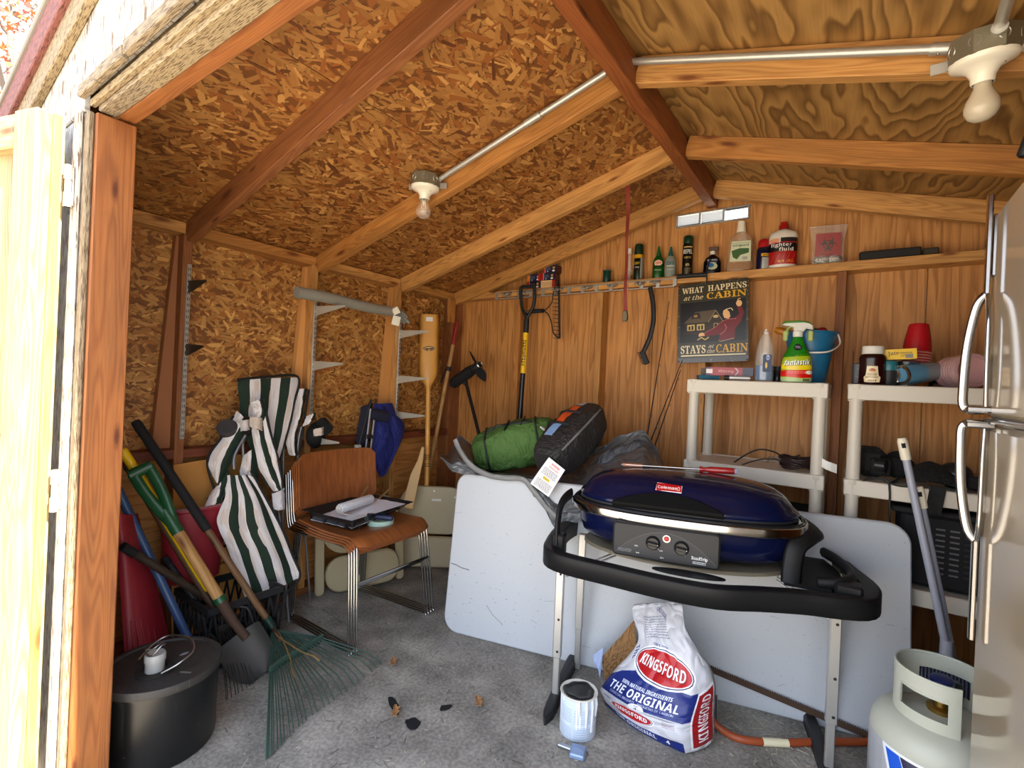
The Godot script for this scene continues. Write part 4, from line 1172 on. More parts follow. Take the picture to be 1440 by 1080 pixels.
	# torn brown inner paper standing behind the bag's left side
	var br := bump(mat(Color(0.52, 0.36, 0.20), 0.85), M.crumple, 0.5)
	var f := func(u: float, v: float) -> Vector3:
		var a := onz(lerpf(846, 892, u), lerpf(925, 872, u), 0.84)
		var b := onz(lerpf(852, 900, u), lerpf(962, 970, u), 0.86)
		return a.lerp(b, v) + V(0, 0, 0.014 * sin(u * 7.0) * (1.0 - v) - 0.01 * u)
	var p := thing("paper_sack", "torn brown paper sack standing behind the charcoal bag beside the stand's left leg", "paper sack", onz(870, 965, 0.85) * V(1, 0, 1))
	part(p, "brown_paper", mb().sheet(f, 14, 8, 0.002), br)
	var g := func(u: float, v: float) -> Vector3:
		var a := onz(lerpf(834, 848, u), lerpf(921, 911, u), 0.845)
		var b := onz(lerpf(838, 845, u), lerpf(938, 952, u), 0.865)
		return a.lerp(b, v) + V(0, 0, 0.006 * sin(u * 5.0 + v * 3.0))
	part(p, "torn_flap", mb().sheet(g, 5, 5, 0.002), mat(Color(0.66, 0.72, 0.86), 0.6), "bluish printed flap")
	# printed card behind the bag's right side
	var cd := canvas(128, 256, Color(0.84, 0.84, 0.84))
	cd.fill_rect(Rect2i(52, 0, 76, 256), Color(0.20, 0.20, 0.21))
	for i in 5: cd.fill_rect(Rect2i(66, 20 + i * 46, 50, 16), Color(0.62, 0.62, 0.62))
	scribble(cd, Rect2(6, 30, 40, 200), 18, Color(0.5, 0.5, 0.5), 2)
	var q := func(u: float, v: float) -> Vector3:
		return onz(lerpf(972, 1009, u), lerpf(lerpf(985, 977, u), lerpf(1030, 1041, u), v), 0.87 - 0.06 * (1.0 - v))
	solo("printed_card", "grey and white printed card leaning behind the charcoal bag by the orange hose", "card", onz(1000, 1040, 0.87) * V(1, 0, 1), mb().sheet(q, 2, 4, 0.004), texmat(cd, 0.6))

func build_floor_items() -> void:
	# open paint can
	var c := V(1.664, 0.001, 1.157)
	var r := 0.0625
	var h := 0.138
	var im := canvas(512, 256, Color(0.78, 0.83, 0.90))
	rng.seed = 31
	for k in 7: scribble(im, Rect2(40 + 62 * k, 40, 52, 60), 7, Color(0.52, 0.56, 0.64), 2)
	for k in 7: scribble(im, Rect2(40 + 62 * k, 120, 52, 90), 9, Color(0.58, 0.62, 0.70), 2)
	for k in 5: im.fill_rect(Rect2i(30 + 100 * k, 108, 80, 3), Color(0.92, 0.93, 0.95))
	for k in 16:
		var x := rng.randf() * 512
		stroke(im, PackedVector2Array([V2(x, 0), V2(x + 2, rng.randf_range(20, 190))]), rng.randf_range(5, 12), Color(0.93, 0.94, 0.95))
	var t := thing("paint_can", "open paint can smeared with white and black paint beside the charcoal bag", "paint can", c)
	part(t, "can", mb().lathe([V2(0.0, 0.0), V2(r - 0.002, 0.0), V2(r, 0.003), V2(r, h - 0.003), V2(r - 0.001, h)], upright(c, 0.6), 36), texmat(im, 0.5))
	part(t, "rim", mb().lathe([V2(r - 0.010, h - 0.004), V2(r - 0.008, h - 0.002), V2(r + 0.001, h - 0.004), V2(r + 0.003, h), V2(r + 0.001, h + 0.003), V2(r - 0.007, h + 0.001), V2(r - 0.012, h - 0.003)], upright(c), 36), M.white)
	var f := func(u: float, v: float) -> Vector3:
		var a := TAU * u
		var w := 0.93 + 0.07 * sin(a * 3.0) + 0.04 * sin(a * 7.0)
		return c + V(cos(a) * v * r * 0.97 * w, h + 0.0005 + 0.003 * smoothstep(0.6, 0.9, v) - (0.004 if v > 0.97 else 0.0), sin(a) * v * r * 0.97 * w)
	part(t, "black_paint", mb().sheet(f, 40, 8, 0.0, true), M.gloss, "skin of black paint")
	var dr := mb()
	for k in 4:
		var a: float = [0.9, 1.25, 1.6, 0.5][k]
		var dd := V(sin(a), 0, cos(a))
		dr.tube(PackedVector3Array([c + dd * (r + 0.001) + V(0, h, 0), c + dd * (r + 0.003) + V(0, h - 0.02, 0), c + dd * (r + 0.001) + V(0, [0.05, 0.03, 0.075, 0.09][k], 0)]), [0.004, 0.0055, 0.003], 6)
	stuff(part(t, "paint_drips", dr, mat(Color(0.88, 0.89, 0.90), 0.35)))
	# small flat metal clip and label on the floor before the can
	var p := thing("glue_tube", "crumpled silver and blue tube on the floor before the paint can", "tube", ony(808, 1056, 0.0))
	var o := ony(808, 1055, 0.009)
	part(p, "body", mb().box(o + V(0.012, 0, 0), V(0.050, 0.016, 0.055), Basis(Vector3.UP, 0.3), 0.005), bump(mat(Color(0.50, 0.58, 0.72), 0.35, 0.3), M.crumple, 0.8))
	part(p, "neck", mb().box(o + V(-0.034, -0.002, 0.004), V(0.048, 0.012, 0.018), Basis(Vector3.UP, 0.15), 0.004), M.steel)
	# rubber gas hose
	var hose := PackedVector3Array()
	for q in [[985, 985, 0.10], [996, 1005, 0.05], [1015, 1026, 0.014], [1045, 1040, 0.013], [1100, 1044, 0.013], [1160, 1043, 0.013], [1215, 1043, 0.013], [1240, 1040, 0.013]]: hose.append(ony(q[0], q[1], q[2]))
	var hs := thing("gas_hose", "orange rubber hose curving across the floor from the charcoal bag to the gas cylinder", "hose", ony(1045, 1040, 0.0))
	part(hs, "hose", mb().tube(curve(hose, 8), 0.0125, 10), mat(Color(0.55, 0.22, 0.09), 0.5))
	var la := canvas(128, 64, Color(0.88, 0.84, 0.70))
	scribble(la, Rect2(6, 20, 116, 34), 3, Color(0.45, 0.40, 0.30), 3)
	part(hs, "label", mb().tube(PackedVector3Array([ony(1072, 1043, 0.013), ony(1108, 1045, 0.013)]), 0.0131, 10), texmat(la, 0.6, Color.WHITE, V(9, 12, 1)), "pale printed wrap")
	# bow saw blade leaning across the table
	var T := table_frame()
	var a := onp(978, 932, T.origin + T.basis.z * 0.012, T.basis.z)
	var b := onp(1242, 1043, T.origin + T.basis.z * 0.012, T.basis.z)
	b.y = maxf(b.y, 0.012)
	var dirb := (b - a)
	var up := T.basis.z.cross(dirb.normalized())
	if up.y < 0: up = -up
	var poly := PackedVector2Array([V2(0, -0.011), V2(0, 0.008)])
	var L := dirb.length()
	var nt := 74
	for i in nt: poly.append_array(PackedVector2Array([V2(0.03 + (L - 0.05) * i / nt, 0.008), V2(0.03 + (L - 0.05) * (i + 0.5) / nt, 0.0145)]))
	poly.append(V2(L, 0.008)); poly.append(V2(L, -0.011))
	solo("saw_blade", "long dark toothed saw blade leaning on the white table behind the grill stand", "saw blade", V(b.x, 0, b.z), mb().prism(poly, 0.003, Transform3D(Basis(dirb.normalized(), up, dirb.normalized().cross(up)), a)), M.rust)
	# litter
	rng.seed = 77
	var leafm := mat(Color(0.60, 0.42, 0.25), 0.8)
	var spots := [[553, 934, "curled brown dry leaf on the floor right of the rake teeth"], [556, 1004, "brown dry leaf on the floor between the two black scraps"], [673, 990, "small brown dry leaf on the floor left of the grill stand"]]
	for s in spots:
		var q := ony(s[0], s[1], 0.003)
		var g := func(u: float, v: float) -> Vector3:
			var w := 0.018 * sin(PI * clampf(v, 0.02, 1.0)) * (1.0 + 0.45 * sin(v * 19.0))
			return q + V((v - 0.5) * 0.06, 0.004 + 0.012 * absf(u - 0.5) + 0.01 * v * v, (u - 0.5) * 2.0 * w + (v - 0.5) * 0.05)
		solo("dry_leaf", s[2], "leaf", q, mb().sheet(g, 4, 12, 0.0012), leafm, "dry leaves on the floor")
	var sc := [[555, 993, 0.055, 0.018, "long black scrap on the floor before the rake"], [578, 1018, 0.034, 0.03, "black scrap with a loose thread on the floor before the rake"], [626, 995, 0.016, 0.026, "small dark oval scrap on the floor between rake and grill"]]
	for s in sc:
		var q := ony(s[0], s[1], 0.001)
		var hm := noise(int(s[0]), 30.0, 2)
		var pp := PackedVector2Array()
		for k in 14:
			var an := TAU * k / 14
			pp.append(V2(cos(an) * s[2], sin(an) * s[3]) * (0.85 + 0.4 * hm.get_noise_2d(cos(an) * 0.02, sin(an) * 0.02)))
		solo("black_scrap", s[4], "scrap", q, mb().prism(pp, 0.004, Transform3D(Basis(V(0.9, 0, 0.42), V(-0.42, 0, 0.9), V(0, 1, 0)) * Basis.from_scale(V(1, -1, 1)), q), 0.001), M.softblack)
	var dm := mb()
	for k in 260:
		var q := ony(rng.randf_range(330, 1240), rng.randf_range(850, 1075), 0.0012)
		if q.x < 0.1 or q.x > 3.2 or q.z > 2.15 or q.z < 0.1: continue
		var an := rng.randf() * TAU
		var l := rng.randf_range(0.002, 0.012)
		dm.box(q, V(l, 0.0016, rng.randf_range(0.001, 0.003)), Basis(Vector3.UP, an), 0.0)
	for k in 90:
		var q := ony(rng.randf_range(1010, 1215), rng.randf_range(990, 1078), 0.0015)
		dm.box(q, V(rng.randf_range(0.004, 0.045), 0.002, 0.0016), Basis(Vector3.UP, rng.randf() * TAU), 0.0)
	var db := solo("debris", "pale straw, chips and crumbs scattered over the grey floor", "debris", V(1.5, 0, 1.2), dm, mat(Color(0.66, 0.62, 0.54), 0.9))
	stuff(db)
	build_tank()
	build_pail()

func build_tank() -> void:
	var o := V(2.638, 0.0, 0.925)
	var im := canvas(1024, 256, Color(0.66, 0.67, 0.68))
	rng.seed = 41
	var navy := Color(0.03, 0.06, 0.24)
	# u = 0.5 looks along +z; the camera sees about 0.40 to 0.62
	for i in 26: stroke(im, PackedVector2Array([V2(0, 20 + i * 9), V2(400, 30 + i * 9)]), 1.6, Color(0.52, 0.54, 0.60))
	fill_poly(im, PackedVector2Array([V2(398, 0), V2(1024, 0), V2(1024, 256), V2(470, 256), V2(430, 130)]), Color(0.90, 0.91, 0.93))
	fill_poly(im, PackedVector2Array([V2(410, 10), V2(450, 10), V2(480, 120), V2(520, 256), V2(484, 256), V2(440, 130)]), Color(0.10, 0.34, 0.80))
	fill_poly(im, PackedVector2Array([V2(452, 10), V2(1024, 10), V2(1024, 256), V2(524, 256), V2(482, 120)]), navy)
	fill_oval(im, V2(588, 150), 42, 60, Color(0.62, 0.68, 0.90))
	fill_oval(im, V2(588, 150), 36, 52, Color(0.50, 0.58, 0.85))
	write(im, "B", V2(592, 152), 44, navy)
	stroke(im, PackedVector2Array([V2(470, 54), V2(560, 96), V2(640, 104)]), 2.4, Color(0.55, 0.60, 0.80))
	stroke(im, PackedVector2Array([V2(552, 86), V2(574, 110)]), 6, Color(0.62, 0.68, 0.9))
	write(im, "PROPANE", V2(760, 130), 50, Color(0.9, 0.9, 0.95), 200)
	scribble(im, Rect2(300, 150, 80, 90), 7, Color(0.3, 0.34, 0.5), 4)
	var grey := mat(Color(0.70, 0.71, 0.65), 0.38)
	var t := thing("gas_cylinder", "pale grey propane cylinder with a blue wrap and a slotted collar before the fridge", "gas cylinder", o)
	part(t, "body", mb().lathe([V2(0.0, 0.012), V2(0.10, 0.012), V2(0.10, 0.0), V2(0.115, 0.0), V2(0.118, 0.03), V2(0.142, 0.05), V2(0.154, 0.08), V2(0.155, 0.09), V2(0.155, 0.268), V2(0.152, 0.290), V2(0.143, 0.310), V2(0.125, 0.328), V2(0.095, 0.342), V2(0.05, 0.350), V2(0.0, 0.352)], upright(o), 48), grey)
	part(t, "wrap", mb().lathe([V2(0.1552, 0.075), V2(0.1562, 0.078), V2(0.1562, 0.262), V2(0.1552, 0.264)], upright(o, -0.27), 48), texmat(im, 0.35), "printed blue sleeve")
	# collar: a bent strip open towards the valve, with long slots
	var cr := 0.104
	var strip_at := func(a: float, y: float, r: float) -> Vector3: return o + V(sin(a) * r, y, cos(a) * r)
	var cm := mb()
	var a0 := -4.75; var a1 := 0.27
	var seg := 60
	for i in seg:
		var b0 := lerpf(a0, a1, float(i) / seg)
		var b1 := lerpf(a0, a1, float(i + 1) / seg)
		var mid := (b0 + b1) / 2
		var open := (mid > -1.05 and mid < 0.0) or (mid > -3.9 and mid < -2.75)
		var spans := [[0.335, 0.368], [0.420, 0.466]] if open else [[0.335, 0.466]]
		for s in spans:
			for rr in [cr, cr - 0.004]:
				var dd := 1.0 if rr == cr else -1.0
				cm.tri(strip_at.call(b0, s[0], rr), strip_at.call(b1, s[0], rr), strip_at.call(b1, s[1], rr), V(sin(b0), 0, cos(b0)) * dd, V(sin(b1), 0, cos(b1)) * dd, V(sin(b1), 0, cos(b1)) * dd)
				cm.tri(strip_at.call(b0, s[0], rr), strip_at.call(b1, s[1], rr), strip_at.call(b0, s[1], rr), V(sin(b0), 0, cos(b0)) * dd, V(sin(b1), 0, cos(b1)) * dd, V(sin(b0), 0, cos(b0)) * dd)
			for e in [0, 1]: cm.quad(strip_at.call(b0, s[e], cr), strip_at.call(b1, s[e], cr), strip_at.call(b1, s[e], cr - 0.004), strip_at.call(b0, s[e], cr - 0.004), Vector3.UP * (1.0 if e == 1 else -1.0))
	for y in [0.425, 0.462]:
		var lipc := PackedVector3Array()
		for i in 31: lipc.append(strip_at.call(lerpf(-1.05 if y < 0.45 else a0, 0.0 if y < 0.45 else a1, i / 30.0), y, cr - 0.002))
		cm.tube(lipc, 0.0035, 6)
	part(t, "collar", cm, grey)
	var vv := part(t, "valve", mb().lathe([V2(0, 0.348), V2(0.03, 0.348), V2(0.032, 0.362), V2(0.016, 0.366), V2(0.014, 0.40), V2(0.02, 0.404), V2(0.02, 0.424), V2(0, 0.426)], upright(o), 16), mat(Color(0.62, 0.48, 0.22), 0.35, 0.9))
	part(vv, "hand_wheel", mb().lathe([V2(0, 0.426), V2(0.026, 0.426), V2(0.028, 0.440), V2(0.02, 0.446), V2(0, 0.446)], upright(o), 10), mat(Color(0.05, 0.09, 0.28), 0.4))
	part(vv, "guard", mb().box(o + V(0.015, 0.395, -0.03), V(0.07, 0.06, 0.03), Basis(Vector3.UP, 0.4), 0.006), mat(Color(0.07, 0.08, 0.10), 0.5))

func build_pail() -> void:
	var o := V(0.625, 0.0, 2.04)
	var r := 0.160
	var h := 0.250
	var t := thing("black_pail", "dusty black pail with a flat lid and wire bail in the doorway's left corner", "pail", o)
	var im := canvas(512, 256, Color(0.065, 0.065, 0.068))
	rng.seed = 51
	for i in 260:
		var p := V2(rng.randf() * 512, rng.randf() * 256)
		stroke(im, PackedVector2Array([p, p + V2(rng.randf_range(-2, 2), rng.randf_range(2, 22))]), 1.0, Color(0.16, 0.16, 0.16).lerp(Color(0.07, 0.07, 0.07), rng.randf()))
	for i in 50: fill_oval(im, V2(rng.randf() * 512, 100 + rng.randf() * 150), rng.randf_range(1, 2.5), 1.2, Color(0.34, 0.30, 0.25))
	for k in 5:
		var an := -1.4 + k * 0.5
		stroke(im, PackedVector2Array([V2(238, 110), V2(238, 110) + Vector2.from_angle(an) * 14]), 4, Color(0.30, 0.30, 0.32))
	part(t, "body", mb().lathe([V2(0.0, 0.0), V2(r - 0.012, 0.0), V2(r - 0.008, 0.01), V2(r - 0.004, h - 0.03), V2(r, h - 0.028), V2(r, h - 0.012), V2(r - 0.004, h - 0.008)], upright(o), 48), texmat(im, 0.35))
	var li := canvas(512, 512, Color(0.17, 0.16, 0.155))
	for i in 300: fill_oval(li, V2(rng.randf() * 512, rng.randf() * 512), rng.randf_range(1, 20), rng.randf_range(1, 12), Color(0.21, 0.20, 0.185).lerp(Color(0.13, 0.125, 0.12), rng.randf()))
	for i in 40: fill_oval(li, V2(rng.randf() * 512, rng.randf() * 512), rng.randf_range(1, 3), 1.5, Color(0.36, 0.34, 0.30))
	for k in 5: fill_oval(li, V2(400 + k * 9, 230 - k * 6), 9, 6, Color(0.40, 0.40, 0.36))
	fill_oval(li, V2(235, 150), 10, 22, Color(0.55, 0.55, 0.57))
	var lid := mb().lathe([V2(r + 0.003, h - 0.020), V2(r + 0.005, h - 0.004), V2(r + 0.002, h + 0.004), V2(r - 0.008, h + 0.004), V2(r - 0.012, h - 0.002), V2(0.0, h - 0.002)], upright(o), 48)
	for i in lid.v.size():
		var p := lid.v[i] - o
		lid.uv[i] = V2(0.5 + p.x / r * 0.5, 0.5 + p.z / r * 0.5)
	var lp := part(t, "lid", lid, texmat(li, 0.6))
	var c := o + V(0.02, h, 0.03)
	part(lp, "spout_ring", mb().lathe([V2(0.052, -0.002), V2(0.052, 0.003), V2(0.046, 0.005), V2(0.036, 0.003), V2(0.034, -0.002)], upright(c), 28), M.iron)
	part(lp, "spout", mb().lathe([V2(0, 0), V2(0.026, 0), V2(0.026, 0.03), V2(0.0285, 0.031), V2(0.0285, 0.05), V2(0.026, 0.054), V2(0.0, 0.054)], upright(c), 24), mat(Color(0.58, 0.58, 0.57), 0.4), "pale screw cap")
	part(lp, "pull_tab", mb().tube(curve(pts([c.x - 0.026, c.y + 0.055, c.z, c.x - 0.018, c.y + 0.066, c.z + 0.022, c.x + 0.02, c.y + 0.058, c.z + 0.02, c.x + 0.032, c.y + 0.085, c.z - 0.004, c.x + 0.01, c.y + 0.075, c.z - 0.022, c.x - 0.02, c.y + 0.066, c.z - 0.02]), 5, true), 0.0025, 6, false, 1.0, Vector3.ZERO, true), M.steel)
	part(t, "bail", mb().tube(curve(pts([o.x - 0.065, h + 0.008, o.z + 0.045, o.x - 0.085, h + 0.03, o.z + 0.00, o.x - 0.080, h + 0.045, o.z - 0.045, o.x + 0.0, h + 0.05, o.z - 0.075, o.x + 0.075, h + 0.045, o.z - 0.055, o.x + 0.092, h + 0.03, o.z - 0.01, o.x + 0.07, h + 0.008, o.z + 0.03]), 5), 0.0035, 6), M.steel)

# ---------------------------------------------------------------- white plastic shelving
func build_shelving() -> void:
	var pm := bump(mat(Color(0.78, 0.75, 0.69), 0.42), M.mottle, 0.03)
	var x0 := 1.775; var w := 0.552; var z0 := 0.035; var d := 0.345
	var tops := [1.252, 0.880, 0.508, 0.136]
	var t := thing("shelf_unit", "white plastic shelf unit in the middle of the back wall, carrying a green spray bottle", "shelf unit", V(x0, 0, z0), "white plastic shelf units")
	for y in tops:
		var m := mb()
		m.box(V(w / 2, y - 0.030, d), V(w, 0.060, 0.014), Basis.IDENTITY, 0.004)
		m.box(V(w / 2, y - 0.030, 0.0), V(w, 0.060, 0.014), Basis.IDENTITY, 0.004)
		for x in [0.007, w - 0.007]: m.box(V(x, y - 0.030, d / 2), V(0.014, 0.060, d), Basis.IDENTITY, 0.004)
		m.box(V(w / 2, y - 0.010, d / 2), V(w - 0.01, 0.012, d), Basis.IDENTITY, 0.002)
		for x in [0.028, w - 0.028]:
			for z in [0.02, d - 0.02]: m.lathe([V2(0, -0.066), V2(0.0275, -0.066), V2(0.0275, -0.02), V2(0.030, -0.016), V2(0.030, 0.0), V2(0.027, 0.002), V2(0.0, 0.002)], Transform3D(Basis.IDENTITY, V(x, y, z)), 20)
		lpart(t, "shelf", m, pm)
	for i in 4:
		var yt: float = tops[i] - 0.06
		var yb: float = tops[i + 1] if i < 3 else 0.0
		for x in [0.028, w - 0.028]:
			for z in [0.02, d - 0.02]:
				lpart(t, "post", mb().lathe([V2(0, yb), V2(0.024, yb), V2(0.0235, yb + 0.03), V2(0.0225, yt - 0.03), V2(0.0225, yt), V2(0, yt)], Transform3D(Basis.IDENTITY, V(x, 0, z)), 20), pm)
	copy(t, V(2.392, 0, z0), Basis.IDENTITY, "white plastic shelf unit beside the fridge, carrying ketchup and red cups")

# ---------------------------------------------------------------- fridge with chrome handles
func build_fridge() -> void:
	var x := 2.655; var za := 1.20; var zb := 1.93
	var enamel := mat(Color(0.58, 0.53, 0.45), 0.07, 0.0, 0.5)
	
	var t := thing("fridge", "glossy cream fridge with tall chrome handles at the right edge of the picture", "fridge", V(3.03, 0, 1.565))
	part(t, "cabinet", mb().box(V(3.06, 0.80, (za + zb) / 2), V(0.72, 1.56, zb - za), Basis.IDENTITY, 0.02), enamel)
	part(t, "base_grille", mb().box(V(2.72, 0.04, (za + zb) / 2), V(0.06, 0.07, zb - za - 0.04), Basis.IDENTITY, 0.004), M.black)
	var lo := part(t, "lower_door", mb().box(V(x + 0.03, 0.605, (za + zb) / 2), V(0.062, 1.09, zb - za), Basis.IDENTITY, 0.012), enamel)
	var up := part(t, "freezer_door", mb().box(V(x + 0.03, 1.395, (za + zb) / 2), V(0.062, 0.462, zb - za), Basis.IDENTITY, 0.012), enamel)
	part(t, "gasket", mb().box(V(x + 0.066, 0.9, (za + zb) / 2), V(0.012, 1.5, zb - za - 0.03), Basis.IDENTITY, 0.0), M.softblack)
	part(up, "top_trim", mb().box(V(x + 0.002, 1.55, za + 0.016), V(0.018, 0.14, 0.022), Basis.IDENTITY, 0.004), M.chrome)
	# handles: a flat strap along the door's edge that parts into a loop
	for k in 2:
		var s := 1.0 if k == 0 else -1.0
		var y0: float = [1.178, 1.156][k]
		var hz := za + 0.028
		var hx := x - 0.005
		var out := curve(pts([hx - 0.002, y0 + s * 0.005, hz, hx - 0.034, y0 + s * 0.008, hz - 0.002, hx - 0.038, y0 + s * 0.06, hz, hx - 0.034, y0 + s * 0.15, hz, hx - 0.022, y0 + s * 0.235, hz + 0.004, hx - 0.008, y0 + s * 0.262, hz + 0.006]), 6)
		var hd := mb().tube(out, 0.0055, 10, true, 1.7, V(0, 0, 1))
		var inn := curve(pts([hx - 0.004, y0 + s * 0.004, hz + 0.03, hx - 0.006, y0 + s * 0.08, hz + 0.032, hx - 0.006, y0 + s * 0.20, hz + 0.028, hx - 0.006, y0 + s * 0.262, hz + 0.010]), 5)
		hd.tube(inn, 0.0045, 8)
		hd.box(V(hx - 0.012, y0 + s * 0.006, hz + 0.014), V(0.05, 0.014, 0.05), Basis.IDENTITY, 0.004)
		var nmp: MeshInstance3D = up if k == 0 else lo
		part(nmp, "handle", hd, M.chrome)
		part(nmp, "handle_strap", mb().box(V(hx - 0.008, y0 + s * 0.372, hz + 0.006), V(0.010, 0.222, 0.018), Basis.IDENTITY, 0.004), M.chrome)
	part(t, "divider", mb().box(V(x + 0.012, 1.160, (za + zb) / 2), V(0.034, 0.010, zb - za - 0.004), Basis.IDENTITY, 0.002), M.chrome)

# ---------------------------------------------------------------- grey broom and dustpan handles
func build_brooms() -> void:
	var gm := mat(Color(0.58, 0.60, 0.66), 0.4, 0.1)
	for k in 2:
		var a: Vector3 = [onz(1268, 616, 0.56), onz(1291, 684, 0.52)][k]
		var b: Vector3 = [onz(1331, 912, 0.50), onz(1340, 925, 0.46)][k]
		var t := thing(["push_broom", "dustpan_pole"][k], ["taller grey broom pole with white hanging tip and broad foot before the right shelf", "shorter grey pole with a white hanging tip right behind the broom pole"][k], ["broom", "pole"][k], V(b.x, 0, b.z))
		var d := (b - a).normalized()
		part(t, "tip", mb().lathe([V2(0, 0), V2(0.012, 0.0), V2(0.0155, 0.012), V2(0.0155, 0.075), V2(0, 0.075)], along(a, b), 14, 1.0, 0.8).tube(PackedVector3Array([a + d * 0.016 + V(0, 0, 0.011), a + d * 0.034 + V(0, 0, 0.011)]), 0.006, 8), M.cream)
		part(t, "hang_hole", mb().tube(PackedVector3Array([a + d * 0.017 + V(0, 0, 0.0125), a + d * 0.033 + V(0, 0, 0.0125)]), 0.0055, 8), M.softblack)
		var foot := b
		if k == 0: part(t, "pole", mb().tube(PackedVector3Array([a + d * 0.07, b]), 0.0118, 14), gm)
		else:
			foot = a + d * ((a.y - 0.012) / -d.y)
			part(t, "pole", mb().tube(PackedVector3Array([a + d * 0.07, foot]), 0.0112, 14), gm)
		if k == 0:
			part(t, "socket", mb().lathe([V2(0, -0.03), V2(0.02, -0.03), V2(0.018, 0.03), V2(0, 0.03)], Transform3D(Basis.IDENTITY, b), 14), gm)
			var rows := []
			for i in 13:
				var s := -1.0 + i / 6.0
				var y := b.y - 0.025 - 0.05 * s * s
				rows.append([b * V(1, 0, 1) + V(s * 0.12, y - 0.035, 0.025), b * V(1, 0, 1) + V(s * 0.12, y - 0.035, -0.025), b * V(1, 0, 1) + V(s * 0.12, y, -0.018), b * V(1, 0, 1) + V(s * 0.12, y, 0.018)])
			part(t, "head", mb().loft(rows), mat(Color(0.30, 0.33, 0.40), 0.5))
			var br := mb()
			for i in 26:
				var s := -1.0 + i / 12.5
				var y := b.y - 0.06 - 0.05 * s * s
				for zz in [-0.015, 0.0, 0.015]: br.tube(PackedVector3Array([b * V(1, 0, 1) + V(s * 0.118, y, zz), b * V(1, 0, 1) + V(s * 0.13, 0.003, zz * 1.6)]), 0.004, 4)
			stuff(part(t, "bristles", br, mat(Color(0.22, 0.24, 0.30), 0.8)))
	# black cylinder end of something hanging beside the fridge top
	var q := onz(1444, 208, 1.10)
	var g := thing("bicycle_grip", "black rubber grip hanging from the rafter at the right edge of the picture", "grip", q)
	part(g, "grip", mb().lathe([V2(0, 0), V2(0.010, 0.0), V2(0.014, 0.005), V2(0.014, 0.10), V2(0, 0.10)], along(q + V(-0.005, -0.02, 0), q + V(0.03, 0.12, 0)), 14), M.black)
	part(g, "hook", mb().tube(PackedVector3Array([q + V(0.025, 0.07, 0), q + V(0.03, 0.20, -0.01)]), 0.004, 6), M.steel)

const LEDGE := 1.825
func facing(p: Vector3) -> float: return atan2(EYE.x - p.x, EYE.z - p.z)
# a label picture: ground colour, then [text, x, y, cap height, colour, width] lines on 256 x 256
func label_img(c: Color, lines: Array, w := 256, h := 256) -> Image:
	var im := canvas(w, h, c)
	for l in lines:
		if l[0] is Rect2: im.fill_rect(Rect2i(l[0]), l[1])
		elif l[0] is String: write(im, l[0], V2(l[1], l[2]), l[3], l[4], l[5] if l.size() > 5 else 0.0)
	return im
